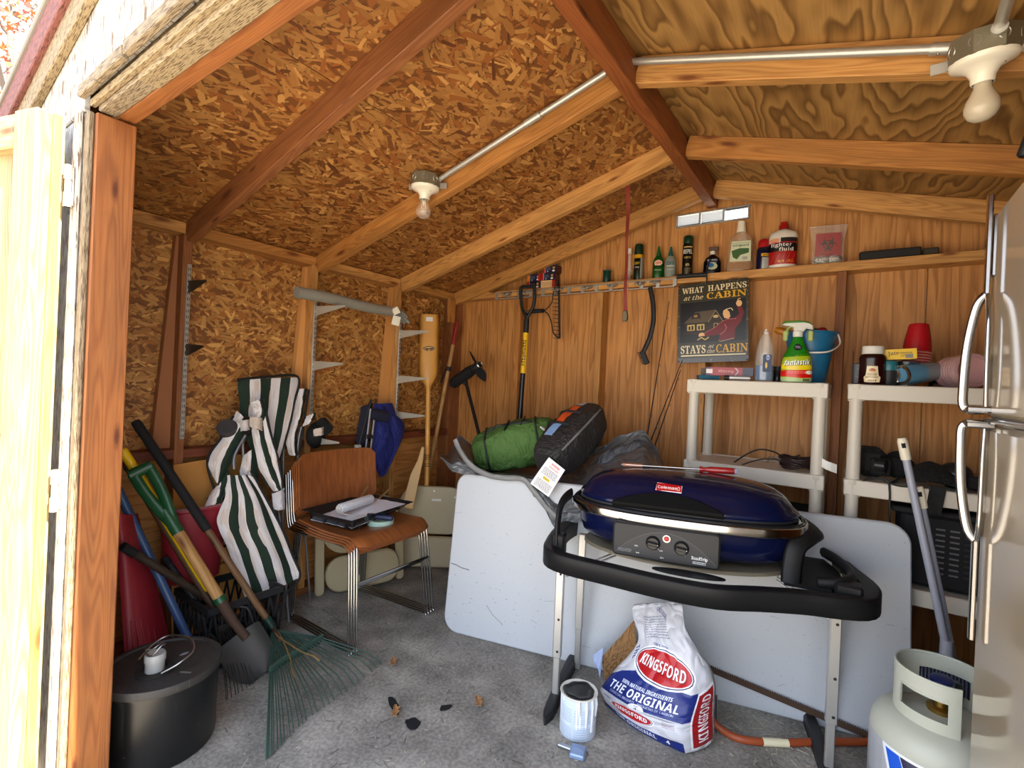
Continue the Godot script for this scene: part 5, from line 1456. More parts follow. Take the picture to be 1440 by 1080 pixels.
# a bottle or can of parts: [name, profile, material]; one thing, standing at o and turned to the viewer
func vessel(called: String, label: String, cat: String, o: Vector3, parts: Array, sx := 1.0, sz := 1.0, group := "", turn := 0.0) -> Node3D:
	var t := thing(called, label, cat, o, group, Basis(Vector3.UP, facing(o) + turn))
	var body: MeshInstance3D = null
	for p in parts:
		var m := mb().lathe(p[1], Transform3D.IDENTITY, 28, sx if p.size() < 4 else p[3], sz if p.size() < 4 else p[3], 0.6, true)
		lpart(t, p[0], m, p[2], p[4] if p.size() > 4 else "")
	return t
func on_ledge(u: float, base: float, top: float, z := -0.04) -> Array:   # place and height of a thing on the ledge
	var p := onz(u, base, z)
	return [V(p.x, LEDGE, z), onz(u, top, z).y - p.y]
func build_ledge_items() -> void:
	rng.seed = 61
	# little cartridge boxes
	var bi := canvas(256, 112, Color(0.05, 0.07, 0.20))
	bi.fill_rect(Rect2i(0, 0, 44, 112), Color(0.66, 0.08, 0.07))
	bi.fill_rect(Rect2i(44, 0, 6, 112), Color(0.85, 0.83, 0.78))
	scribble(bi, Rect2(60, 26, 86, 50), 4, Color(0.5, 0.54, 0.66), 4)
	write(bi, "20", V2(90, 92), 18, Color(0.9, 0.9, 0.9))
	fill_oval(bi, V2(200, 88), 24, 15, Color(0.90, 0.88, 0.86))
	fill_poly(bi, PackedVector2Array([V2(178, 50), V2(190, 20), V2(206, 34), V2(226, 16), V2(220, 56), V2(200, 62)]), Color(0.80, 0.58, 0.25))
	bi.fill_rect(Rect2i(160, 68, 70, 5), Color(0.04, 0.04, 0.05))
	var bi2 := bi.duplicate() as Image
	bi2.fill_rect(Rect2i(0, 0, 30, 112), Color(0.88, 0.52, 0.08))
	bi2.fill_rect(Rect2i(210, 0, 46, 112), Color(0.66, 0.08, 0.07))
	var bi3 := canvas(256, 112, Color(0.86, 0.72, 0.52))
	scribble(bi3, Rect2(10, 20, 190, 70), 4, Color(0.45, 0.30, 0.18), 6)
	bi3.fill_rect(Rect2i(206, 0, 50, 112), Color(0.66, 0.08, 0.07))
	var ms := [texmat(bi, 0.5), texmat(bi2, 0.5), texmat(bi3, 0.5)]
	var ends := mat(Color(0.20, 0.06, 0.06), 0.5)
	var q := [[0.655, 0.0, 0, "bottom left box of the small stack of red and blue cartridge boxes"], [0.762, 0.0, 2, "bottom right, tan-faced box of the small stack of cartridge boxes"], [0.655, 1.0, 1, "middle left, orange-ended box of the small stack of cartridge boxes"], [0.762, 1.0, 0, "middle right box of the small stack of red and blue cartridge boxes"], [0.772, 2.0, 0, "topmost box of the small stack of red and blue cartridge boxes"]]
	for b in q:
		var o := V(b[0], LEDGE + 0.0005 + 0.0475 * b[1], -0.04)
		var t := thing("cartridge_box", b[3], "box", o, "cartridge boxes on the ledge", Basis(Vector3.UP, 0.02))
		lpart(t, "carton", mb().box(V(0, 0.0235, 0), V(0.103, 0.046, 0.062), Basis.IDENTITY, 0.001), ends)
		lpart(t, "printed_face", mb().prism(pl([-0.051, 0.001, 0.051, 0.001, 0.051, 0.046, -0.051, 0.046]), 0.0012, Transform3D(Basis.IDENTITY, V(0, 0, 0.0308))), ms[b[2]])
	# spool of green line
	var a = on_ledge(853, 395, 377)
	vessel("line_spool", "small spool of dark green line on the ledge left of the red strap", "spool", a[0], [["flange", [V2(0, 0), V2(0.026, 0), V2(0.026, 0.005), V2(0.02, 0.006)], M.softblack], ["line", [V2(0.022, 0.005), V2(0.0235, 0.01), V2(0.0235, a[1] - 0.008), V2(0.022, a[1] - 0.005)], mat(Color(0.02, 0.13, 0.11), 0.35)], ["rim", [V2(0.02, a[1] - 0.006), V2(0.026, a[1] - 0.005), V2(0.026, a[1]), V2(0, a[1])], mat(Color(0.06, 0.20, 0.18), 0.4)]])
	a = on_ledge(884, 392, 345, -0.055)
	vessel("small_bottle", "slim clear bottle with amber liquid on the ledge right behind the red strap", "bottle", a[0], [["glass", [V2(0, 0), V2(0.02, 0), V2(0.021, 0.004), V2(0.021, 0.085), V2(0.012, 0.115), V2(0.009, 0.125), V2(0.009, a[1] - 0.02)], M.clear], ["liquid", [V2(0, 0.002), V2(0.0195, 0.003), V2(0.0195, 0.042), V2(0, 0.042)], mat(Color(0.55, 0.20, 0.06), 0.2)], ["cap", [V2(0.0, a[1] - 0.03), V2(0.011, a[1] - 0.03), V2(0.011, a[1]), V2(0, a[1])], M.white]])
	# insect spray with a dark green cap
	a = on_ledge(897, 390, 339)
	var h: float = a[1]
	var im := label_img(Color(0.05, 0.07, 0.05), [[Rect2(70, 0, 110, 40), Color(0.85, 0.62, 0.08)], [Rect2(150, 30, 106, 226), Color(0.62, 0.64, 0.62)], ["OFF", 110, 90, 26, Color(0.80, 0.70, 0.15), 60], ["deep", 112, 130, 14, Color(0.8, 0.8, 0.8), 50], [Rect2(84, 170, 60, 70), Color(0.07, 0.16, 0.08)]])
	scribble(im, Rect2(160, 60, 60, 180), 12, Color(0.35, 0.37, 0.36), 3)
	vessel("spray_can", "black and yellow insect spray can with a dark green cap, right beside the red strap", "spray can", a[0], [["can", [V2(0, 0), V2(0.0255, 0), V2(0.0265, 0.003), V2(0.0265, h * 0.70), V2(0.0245, h * 0.715)], texmat(im, 0.3)], ["cap", [V2(0.0255, h * 0.69), V2(0.0265, h * 0.72), V2(0.025, h * 0.95), V2(0.021, h), V2(0, h)], mat(Color(0.01, 0.08, 0.035), 0.4)]])
	# two pump bottles
	for k in 2:
		a = on_ledge([925, 942][k], [388, 387][k], [342, 343][k])
		h = a[1]
		var c: Color = [Color(0.05, 0.30, 0.08), Color(0.50, 0.54, 0.50)][k]
		var li := label_img(c, [["OFF", 128, 92, 40, Color(0.92, 0.78, 0.70) if k == 0 else Color(0.10, 0.35, 0.40), 74], [Rect2(92, 118, 74, 10), Color(0.03, 0.12, 0.05) if k == 0 else Color(0.75, 0.78, 0.78)], ["botanicals", 128, 160, 12, Color(0.85, 0.85, 0.8), 66]])
		if k == 0: fill_oval(li, V2(128, 84), 40, 30, Color(0.90, 0.74, 0.66))
		if k == 0: write(li, "OFF", V2(128, 86), 24, Color(0.75, 0.2, 0.1), 56)
		vessel("pump_bottle", ["bright green flat bottle with a pointed green cap on the ledge", "pale clear flat bottle with a pointed teal cap right of the green one"][k], "bottle", a[0], [["bottle", [V2(0, 0), V2(0.029, 0), V2(0.031, 0.004), V2(0.0305, h * 0.52), V2(0.024, h * 0.64), V2(0.014, h * 0.70), V2(0.011, h * 0.72)], texmat(li, 0.25)], ["cap", [V2(0.014, h * 0.70), V2(0.0145, h * 0.74), V2(0.009, h * 0.86), V2(0.005, h), V2(0, h)], mat([Color(0.03, 0.26, 0.08), Color(0.03, 0.24, 0.24)][k], 0.35), 1.0]], 1.0, 0.62, "pump bottles on the ledge")
	# tall repellent can
	a = on_ledge(966, 385, 328, -0.045)
	h = a[1]
	im = label_img(Color(0.025, 0.025, 0.022), [["REPEL", 128, 66, 34, Color(0.90, 0.90, 0.86), 92], [Rect2(84, 26, 88, 10), Color(0.80, 0.70, 0.45)], ["FORESTRY", 128, 112, 16, Color(0.76, 0.66, 0.36), 76], ["40%", 128, 168, 20, Color(0.80, 0.72, 0.45), 42]])
	scribble(im, Rect2(92, 190, 74, 50), 5, Color(0.6, 0.55, 0.35), 3)
	vessel("spray_can", "tall black repellent can with dark green cap on the ledge above the sign", "spray can", a[0], [["can", [V2(0, 0), V2(0.0265, 0), V2(0.0275, 0.003), V2(0.0275, h * 0.78), V2(0.025, h * 0.81)], texmat(im, 0.3)], ["cap", [V2(0.025, h * 0.80), V2(0.0265, h * 0.83), V2(0.026, h * 0.98), V2(0.022, h), V2(0, h)], mat(Color(0.012, 0.10, 0.05), 0.4)]])
	# navy trigger bottle
	a = on_ledge(1001, 382, 341, -0.04)
	h = a[1]
	im = label_img(Color(0.02, 0.03, 0.10), [["GUARD", 128, 100, 22, Color(0.85, 0.87, 0.92), 70], [Rect2(100, 124, 56, 8), Color(0.6, 0.65, 0.75)]])
	fill_oval(im, V2(128, 170), 34, 40, Color(0.75, 0.78, 0.62))
	fill_oval(im, V2(118, 160), 22, 24, Color(0.25, 0.45, 0.7))
	var tb := vessel("trigger_bottle", "short navy blue trigger bottle on the ledge between the black can and the mouthwash", "bottle", a[0], [["bottle", [V2(0, 0), V2(0.042, 0), V2(0.044, 0.005), V2(0.043, h * 0.42), V2(0.034, h * 0.56), V2(0.012, h * 0.66), V2(0.010, h * 0.78)], texmat(im, 0.25)], ["collar", [V2(0.012, h * 0.68), V2(0.013, h * 0.8), V2(0.0, h * 0.8)], M.white, 1.0]], 1.0, 0.6)
	lpart(tb, "trigger", mb().box(V(0.004, h * 0.88, 0), V(0.05, 0.022, 0.02), Basis.IDENTITY, 0.006).box(V(0.024, h * 0.80, 0), V(0.007, 0.035, 0.014), Basis(Vector3.BACK, 0.3), 0.002), mat(Color(0.25, 0.17, 0.13), 0.5))
	# mouthwash bottle
	a = on_ledge(1040, 377, 306, -0.042)
	h = a[1]
	im = label_img(Color(0.80, 0.82, 0.70), [["antiguard", 128, 56, 26, Color(0.12, 0.22, 0.14), 190], [Rect2(20, 22, 220, 8), Color(0.62, 0.66, 0.56)], [Rect2(150, 190, 70, 50), Color(0.85, 0.85, 0.8)]])
	fill_poly(im, PackedVector2Array([V2(20, 120), V2(120, 90), V2(230, 96), V2(230, 150), V2(130, 176), V2(90, 230), V2(40, 200)]), Color(0.20, 0.36, 0.16))
	for k in 9: im.fill_rect(Rect2i(156 + k * 7, 196, 3, 38), Color(0.15, 0.15, 0.15))
	tb = vessel("mouthwash_bottle", "large clear bottle with white cap and green printed label on the ledge below the vent", "bottle", a[0], [["bottle", [V2(0, 0), V2(0.062, 0), V2(0.066, 0.006), V2(0.064, 0.03), V2(0.058, h * 0.56), V2(0.060, h * 0.60), V2(0.056, h * 0.66), V2(0.026, h * 0.78), V2(0.020, h * 0.80)], glass(Color(0.85, 0.70, 0.55), 0.32, 0.06)], ["liquid", [V2(0, 0.004), V2(0.060, 0.005), V2(0.056, h * 0.30), V2(0, h * 0.30)], glass(Color(0.70, 0.45, 0.25), 0.35, 0.1)], ["cap", [V2(0.022, h * 0.785), V2(0.023, h * 0.80), V2(0.018, h), V2(0.0, h)], M.porcelain, 1.0]], 1.0, 0.5)
	lpart(tb, "label", mb().prism(pl([-0.050, 0.05, 0.050, 0.05, 0.047, 0.155, -0.043, 0.155]), 0.003, Transform3D(Basis.IDENTITY, V(0, 0, 0.0325))), texmat(im, 0.5))
	# oil spray
	a = on_ledge(1073, 374, 330, -0.045)
	h = a[1]
	im = label_img(Color(0.03, 0.04, 0.20), [[Rect2(110, 70, 70, 34), Color(0.88, 0.70, 0.10)], ["WD", 145, 88, 22, Color(0.05, 0.06, 0.25), 50], [Rect2(118, 116, 90, 130), Color(0.70, 0.71, 0.70)]])
	scribble(im, Rect2(124, 124, 76, 110), 9, Color(0.35, 0.36, 0.42), 3)
	vessel("oil_can", "blue spray oil can with a round red cap left of the lighter fluid", "spray can", a[0], [["can", [V2(0, 0), V2(0.031, 0), V2(0.0325, 0.003), V2(0.0325, h * 0.62), V2(0.028, h * 0.70)], texmat(im, 0.3)], ["shoulder", [V2(0.0325, h * 0.62), V2(0.031, h * 0.66), V2(0.026, h * 0.72), V2(0, h * 0.72)], M.softblack], ["cap", [V2(0.026, h * 0.70), V2(0.027, h * 0.86), V2(0.023, h * 0.97), V2(0.014, h), V2(0, h)], mat(Color(0.62, 0.05, 0.07), 0.35)]])
	# lighter fluid
	a = on_ledge(1100, 372, 307, -0.042)
	h = a[1]
	im = label_img(Color(0.86, 0.84, 0.80), [[Rect2(70, 96, 118, 60), Color(0.05, 0.04, 0.05)], [Rect2(70, 150, 118, 84), Color(0.62, 0.06, 0.06)], ["lighter", 122, 112, 22, Color(0.92, 0.90, 0.88), 80], ["fluid", 140, 138, 22, Color(0.92, 0.90, 0.88), 56], [Rect2(118, 64, 72, 34), Color(0.14, 0.13, 0.14)], [Rect2(70, 92, 118, 5), Color(0.8, 0.1, 0.1)], ["64 OZ", 140, 214, 14, Color(0.85, 0.65, 0.12), 60]])
	fill_oval(im, V2(94, 78), 20, 14, Color(0.88, 0.62, 0.48))
	for k in 5: stroke(im, PackedVector2Array([V2(80 + k * 20, 230), V2(96 + k * 20, 164)]), 3, Color(0.75, 0.25, 0.2))
	vessel("lighter_fluid", "white flask of lighter fluid with red cap and black and red label on the ledge", "bottle", a[0], [["flask", [V2(0, 0), V2(0.059, 0), V2(0.063, 0.005), V2(0.063, h * 0.70), V2(0.058, h * 0.77), V2(0.026, h * 0.83), V2(0.018, h * 0.85)], texmat(im, 0.35)], ["cap", [V2(0.021, h * 0.845), V2(0.021, h * 0.93), V2(0.016, h * 0.95), V2(0.015, h), V2(0, h)], mat(Color(0.60, 0.05, 0.05), 0.4), 1.0]], 1.0, 0.6)
	# bag with the biohazard card
	a = on_ledge(1163, 368, 313, -0.035)
	h = a[1]
	var o: Vector3 = a[0]
	im = canvas(256, 256, Color(0.64, 0.05, 0.08))
	var bc := V2(128, 128)
	var ink := Color(0.05, 0.02, 0.03)
	for k in 3:
		var an := -PI / 2 + TAU * k / 3
		var cc := bc + Vector2.from_angle(an) * 44
		fill_oval(im, cc, 48, 48, ink)
	for k in 3:
		var an := -PI / 2 + TAU * k / 3
		fill_oval(im, bc + Vector2.from_angle(an) * 56, 36, 36, Color(0.64, 0.05, 0.08))
		stroke(im, PackedVector2Array([bc + Vector2.from_angle(an) * 60, bc + Vector2.from_angle(an) * 100]), 26, Color(0.64, 0.05, 0.08))
	var ringp := PackedVector2Array()
	for k in 33: ringp.append(bc + Vector2.from_angle(TAU * k / 32) * 46)
	stroke(im, ringp, 11, ink)
	fill_oval(im, bc, 10, 10, Color(0.64, 0.05, 0.08))
	write(im, "BIOHAZARD", V2(128, 232), 16, ink, 130)
	var zb := thing("zip_bag", "clear zip bag with a red biohazard card inside at the ledge's right part", "bag", o, "", Basis(Vector3.UP, 0.12))
	var shell := func(s: float) -> Callable:
		return func(u: float, v: float) -> Vector3:
			var flare := 1.0 + 0.22 * smoothstep(0.55, 1.0, v)
			return V((u - 0.5) * 0.128 * flare, 0.001 + v * h, s * (0.020 * sin(PI * u) * (1.0 - smoothstep(0.5, 0.95, v)) + 0.002))
	lpart(zb, "film", mb().sheet(shell.call(1.0), 10, 12, 0.0).sheet(shell.call(-1.0), 10, 12, 0.0), M.wrap)
	lpart(zb, "zip", mb().box(V(0, h * 0.985, 0), V(0.155, 0.004, 0.005), Basis.IDENTITY, 0.001), M.clear)
	lpart(zb, "card", mb().prism(pl([-0.052, 0.046, 0.052, 0.044, 0.054, 0.156, -0.050, 0.158]), 0.002, Transform3D(Basis(Vector3.RIGHT, -0.05), V(0, -0.005, 0.006))), texmat(im, 0.5))
	lpart(zb, "cotton", mb().ball(V(-0.02, 0.024, 0), V(0.040, 0.022, 0.013)).ball(V(0.03, 0.024, 0), V(0.032, 0.021, 0.013)), bump(M.paper.duplicate(), M.crumple, 0.5))
	# sharpening stone or file, dark, at the right end
	var s0 := onz(1208, 360, -0.02); var s1 := onz(1296, 352, -0.02); var s2 := onz(1318, 351, -0.03)
	solo("dark_block", "long charred-looking dark block lying at the ledge's right end", "block", V((s0.x + s1.x) / 2, LEDGE, -0.03), mb().box(V((s0.x + s1.x) / 2, LEDGE + 0.021, -0.03), V(s1.x - s0.x, 0.041, 0.045), Basis.IDENTITY, 0.005), bump(mat(Color(0.035, 0.032, 0.03), 0.7), M.mottle, 0.5))
	solo("dark_block", "short dark metal piece against the long dark block's right end", "block", V(s2.x, LEDGE, -0.035), mb().box(V((s1.x + s2.x) / 2 + 0.005, LEDGE + 0.017, -0.035), V(s2.x - s1.x, 0.033, 0.04), Basis.IDENTITY, 0.004), bump(mat(Color(0.10, 0.08, 0.05), 0.6), M.mottle, 0.5))
	# hacksaw grip hooked over the ledge's edge
	var g0 := onz(952, 389, 0.03); var g1 := onz(994, 386, 0.03)
	var hk := thing("hacksaw", "hacksaw with black grip hanging over the front edge of the ledge above the sign", "hacksaw", V(g0.x, LEDGE, 0.02))
	part(hk, "grip", mb().tube(PackedVector3Array([g0, g0.lerp(g1, 0.2), g0.lerp(g1, 0.8), g1]), [0.014, 0.012, 0.0125, 0.014], 10), M.black)
	part(hk, "frame", mb().tube(PackedVector3Array([g1 + V(-0.005, 0, 0), g1 + V(0.004, 0.06, -0.01), g1 + V(0.012, 0.085, -0.02)]), 0.004, 6).tube(PackedVector3Array([g1 + V(0, -0.006, 0), g1 + V(-0.002, -0.04, -0.012)]), 0.004, 6), M.black)

func build_wall_tools() -> void:
	# perforated rail with hooks
	var ra := onz(698, 414, 0.012); var rb := onz(949, 394, 0.012)
	var y := (ra.y + rb.y) / 2 - 0.012
	var t := thing("tool_rail", "galvanised tool rail with clip hooks screwed to the edge of the ledge", "rail", V((ra.x + rb.x) / 2, y, 0.012))
	var rm := mb()
	rm.box(V((ra.x + rb.x) / 2, y + 0.021, 0.010), V(rb.x - ra.x, 0.007, 0.010), Basis.IDENTITY, 0.001)
	rm.box(V((ra.x + rb.x) / 2, y - 0.021, 0.010), V(rb.x - ra.x, 0.007, 0.010), Basis.IDENTITY, 0.001)
	var nx := 13
	for k in nx + 1: rm.box(V(lerpf(ra.x, rb.x, k / float(nx)), y, 0.010), V(0.022, 0.042, 0.008), Basis.IDENTITY, 0.001)
	part(t, "slotted_rail", rm, M.zinc)
	for u in [713, 741, 785, 826, 861, 900, 921]:
		var p := onz(u, 405 - (u - 741) * 0.08, 0.03)
		part(t, "hook", mb().tube(curve(pts([p.x - 0.022, y + 0.008, 0.016, p.x - 0.016, y + 0.004, 0.045, p.x - 0.008, y - 0.002, 0.05, p.x, y + 0.002, 0.02, p.x + 0.008, y - 0.002, 0.05, p.x + 0.016, y + 0.004, 0.045, p.x + 0.022, y + 0.008, 0.016]), 4), 0.006, 6, true, 1.8), M.zinc)
	# shovel with D grip
	var z := 0.06
	var a := onz(741, 447, z); var b := onz(727, 640, 0.10)
	var s := thing("shovel", "shovel with black D grip and yellow shaft hanging from the tool rail", "shovel", V(b.x, 0.6, b.z))
	var dd := (b - a).normalized()
	var top := onz(742, 403, z)
	var gw := 0.052
	var gp := curve(PackedVector3Array([a + dd * 0.02, a - dd * 0.01 + V(-0.008, 0, 0), a + V(-gw * 0.75, 0.06, 0), a + V(-gw, 0.12, 0), top + V(-gw, -0.02, 0), top + V(-gw + 0.008, 0, 0), top, top + V(gw - 0.008, 0, 0), top + V(gw, -0.02, 0), a + V(gw, 0.12, 0), a + V(gw * 0.75, 0.06, 0), a - dd * 0.01 + V(0.008, 0, 0), a + dd * 0.02]), 4)
	part(s, "d_grip", mb().tube(gp, 0.0115, 8), M.black)
	part(s, "grip_socket", mb().tube(PackedVector3Array([a - dd * 0.01, a + dd * 0.02, a + dd * 0.10]), [0.012, 0.0175, 0.0175], 12), M.black)
	var L := (b - a).length()
	part(s, "shaft", mb().tube(PackedVector3Array([a + dd * 0.10, b]), 0.0165, 14), M.gloss)
	var ye := canvas(512, 128, Color(0.93, 0.74, 0.02))
	write(ye, "YARDWORKS", V2(256, 32), 38, Color(0.04, 0.04, 0.03), 330)
	write(ye, "YARDWORKS", V2(256, 96), 38, Color(0.04, 0.04, 0.03), 330)
	var sl := mb().tube(PackedVector3Array([a + dd * 0.098, a + dd * 0.36]), 0.0178, 16, true, 1.0, V(0, 0, 1))
	for i in sl.uv.size(): sl.uv[i] = V2(1.0 - sl.uv[i].x / 0.262, sl.uv[i].y / (TAU * 0.0178) + 0.25)
	part(s, "sleeve", sl, texmat(ye, 0.4), "yellow sleeve lettered YARDWORKS")
	part(s, "blade", mb().sheet(func(u: float, v: float) -> Vector3: return b + dd * (v * 0.25) + V((u - 0.5) * 0.22 * (1.0 - 0.5 * v * v), 0, 0.03 * absf(u - 0.5)), 8, 6, 0.003), M.iron)
	# bow rake head hanging on the rail, its handle behind the shovel
	var k0 := onz(786, 398, 0.05); var k1 := onz(787, 476, 0.05)
	var r := thing("bow_rake", "black bow rake head hanging from the rail to the right of the shovel's grip", "rake", V(k0.x, k1.y, 0.05))
	part(r, "tooth_bar", mb().stick(k0 + V(0, -0.02, 0), k1, 0.012, 0.008, V(1, 0, 0), 0.001), M.black)
	for i in 14:
		var p := (k0 + V(0, -0.03, 0)).lerp(k1, i / 13.0)
		part(r, "tooth", mb().tube(PackedVector3Array([p, p + V(-0.04, 0.004, 0.012)]), [0.003, 0.0015], 5), M.black)
	var ks := onz(764, 437, 0.05)
	part(r, "bow", mb().tube(curve(PackedVector3Array([k0, k0 + V(-0.014, 0.01, 0), onz(778, 412, 0.05), onz(776, 425, 0.05), onz(769, 434, 0.05), ks]), 4), 0.004, 6).tube(curve(PackedVector3Array([ks, onz(770, 441, 0.05), onz(775, 452, 0.05), onz(778, 468, 0.05), k1]), 4), 0.004, 6), M.black)
	var kh := onz(747, 438, 0.05)
	part(r, "socket", mb().tube(PackedVector3Array([ks, kh]), 0.0135, 10), M.black)
	part(r, "handle", mb().tube(PackedVector3Array([kh, kh + V(-0.06, 0.0, -0.01)]), 0.012, 10), M.oldhandle)
	# curved grill brush
	var br := thing("grill_brush", "curved black grill brush hanging from the right end of the tool rail", "brush", onz(908, 510, 0.03))
	var bp := PackedVector3Array()
	for q in [[914, 404], [918, 425], [919, 448], [915, 470], [908, 488], [904, 496]]: bp.append(onz(q[0], q[1], 0.03))
	part(br, "handle", mb().tube(curve(bp, 5), 0.0135, 8, true, 0.6, V(1, 0, 0)), M.black)
	var h0 := onz(903, 494, 0.03); var h1 := onz(910, 512, 0.03)
	part(br, "head", mb().stick(h0, h1, 0.03, 0.016, V(1, 0, 0), 0.003), M.black)
	var bs := mb()
	for i in 8:
		for j in 3:
			var p := h0.lerp(h1, (i + 0.5) / 8.0) + V(-0.012, 0, (j - 1) * 0.006)
			bs.tube(PackedVector3Array([p, p + V(-0.016, -0.005, 0.002)]), 0.0016, 4)
	stuff(part(br, "bristles", bs, M.iron))
	# fishing rods
	var rods := [[941, 424, 0.012, 908, 625, 0.10, "thin fishing rod leaning on the back wall right of the grill brush"], [962, 500, 0.02, 912, 628, 0.18, "upper of the two fishing rods leaning behind the cabin sign"], [957, 520, 0.03, 919, 632, 0.20, "lower of the two fishing rods leaning behind the cabin sign"]]
	for q in rods:
		var p0 := onz(q[0], q[1], q[2]); var p1 := onz(q[3], q[4], q[5])
		var p2: Vector3 = p0 + (p1 - p0) * ((p0.y - 0.03) / (p0.y - p1.y))
		p2 = V(p2.x, 0.03, minf(p2.z, 0.34))
		var ro2 := thing("fishing_rod", q[6], "fishing rod", p2, "fishing rods by the back wall")
		part(ro2, "blank", mb().tube(PackedVector3Array([p0, p1, p2]), [0.0018, 0.0035, 0.006], 6), M.softblack)
		for f in [0.12, 0.45, 0.8]:
			var g: Vector3 = p0.lerp(p1, f)
			part(ro2, "guide", mb().tube(curve(PackedVector3Array([g, g + V(0.008, 0.004, 0.006), g + V(0.012, 0, 0.008), g + V(0.006, -0.006, 0.004)]), 3, true), 0.0012, 4, false, 1.0, Vector3.ZERO, true), M.iron)
	build_sign()
	# red ratchet strap hanging from a nail in the rafter
	var c0 := onz(884, 246, 0.50); var c1 := onz(879, 440, 0.50)
	var st := thing("tie_strap", "dark red strap with a metal end hanging from the rafter in front of the ledge", "strap", c1)
	part(st, "webbing", mb().sheet(func(u: float, v: float) -> Vector3: return c0.lerp(c1, v) + V((u - 0.5) * (0.016 + 0.01 * sin(v * 9.0 + 1.0) * (1.0 - v)) , 0, 0.004 * sin(v * 17.0) + (u - 0.5) * 0.014 * cos(v * 9.0)), 3, 40, 0.0022), mat(Color(0.42, 0.12, 0.08), 0.7))
	part(st, "buckle", mb().box(c1 + V(0, -0.016, 0), V(0.022, 0.052, 0.012), Basis.IDENTITY, 0.003).box(c1 + V(0.012, -0.02, 0.004), V(0.008, 0.03, 0.014), Basis.IDENTITY, 0.002), mat(Color(0.34, 0.30, 0.22), 0.4, 0.8))
	part(st, "nail", mb().tube(curve(PackedVector3Array([c0 + V(0.01, 0.0, 0), c0 + V(-0.004, 0.012, 0.004), c0 + V(-0.012, 0.03, 0), c0 + V(-0.006, 0.045, -0.004), c0 + V(0.0, 0.043, -0.02)]), 4), 0.0018, 5), M.iron)
	part(st, "loop", mb().sheet(func(u: float, v: float) -> Vector3: return c0 + V(0.018 * sin(PI * v) - 0.002, -0.004 - 0.045 * v, (u - 0.5) * 0.018 + 0.01), 3, 8, 0.0022), mat(Color(0.34, 0.08, 0.05), 0.7))

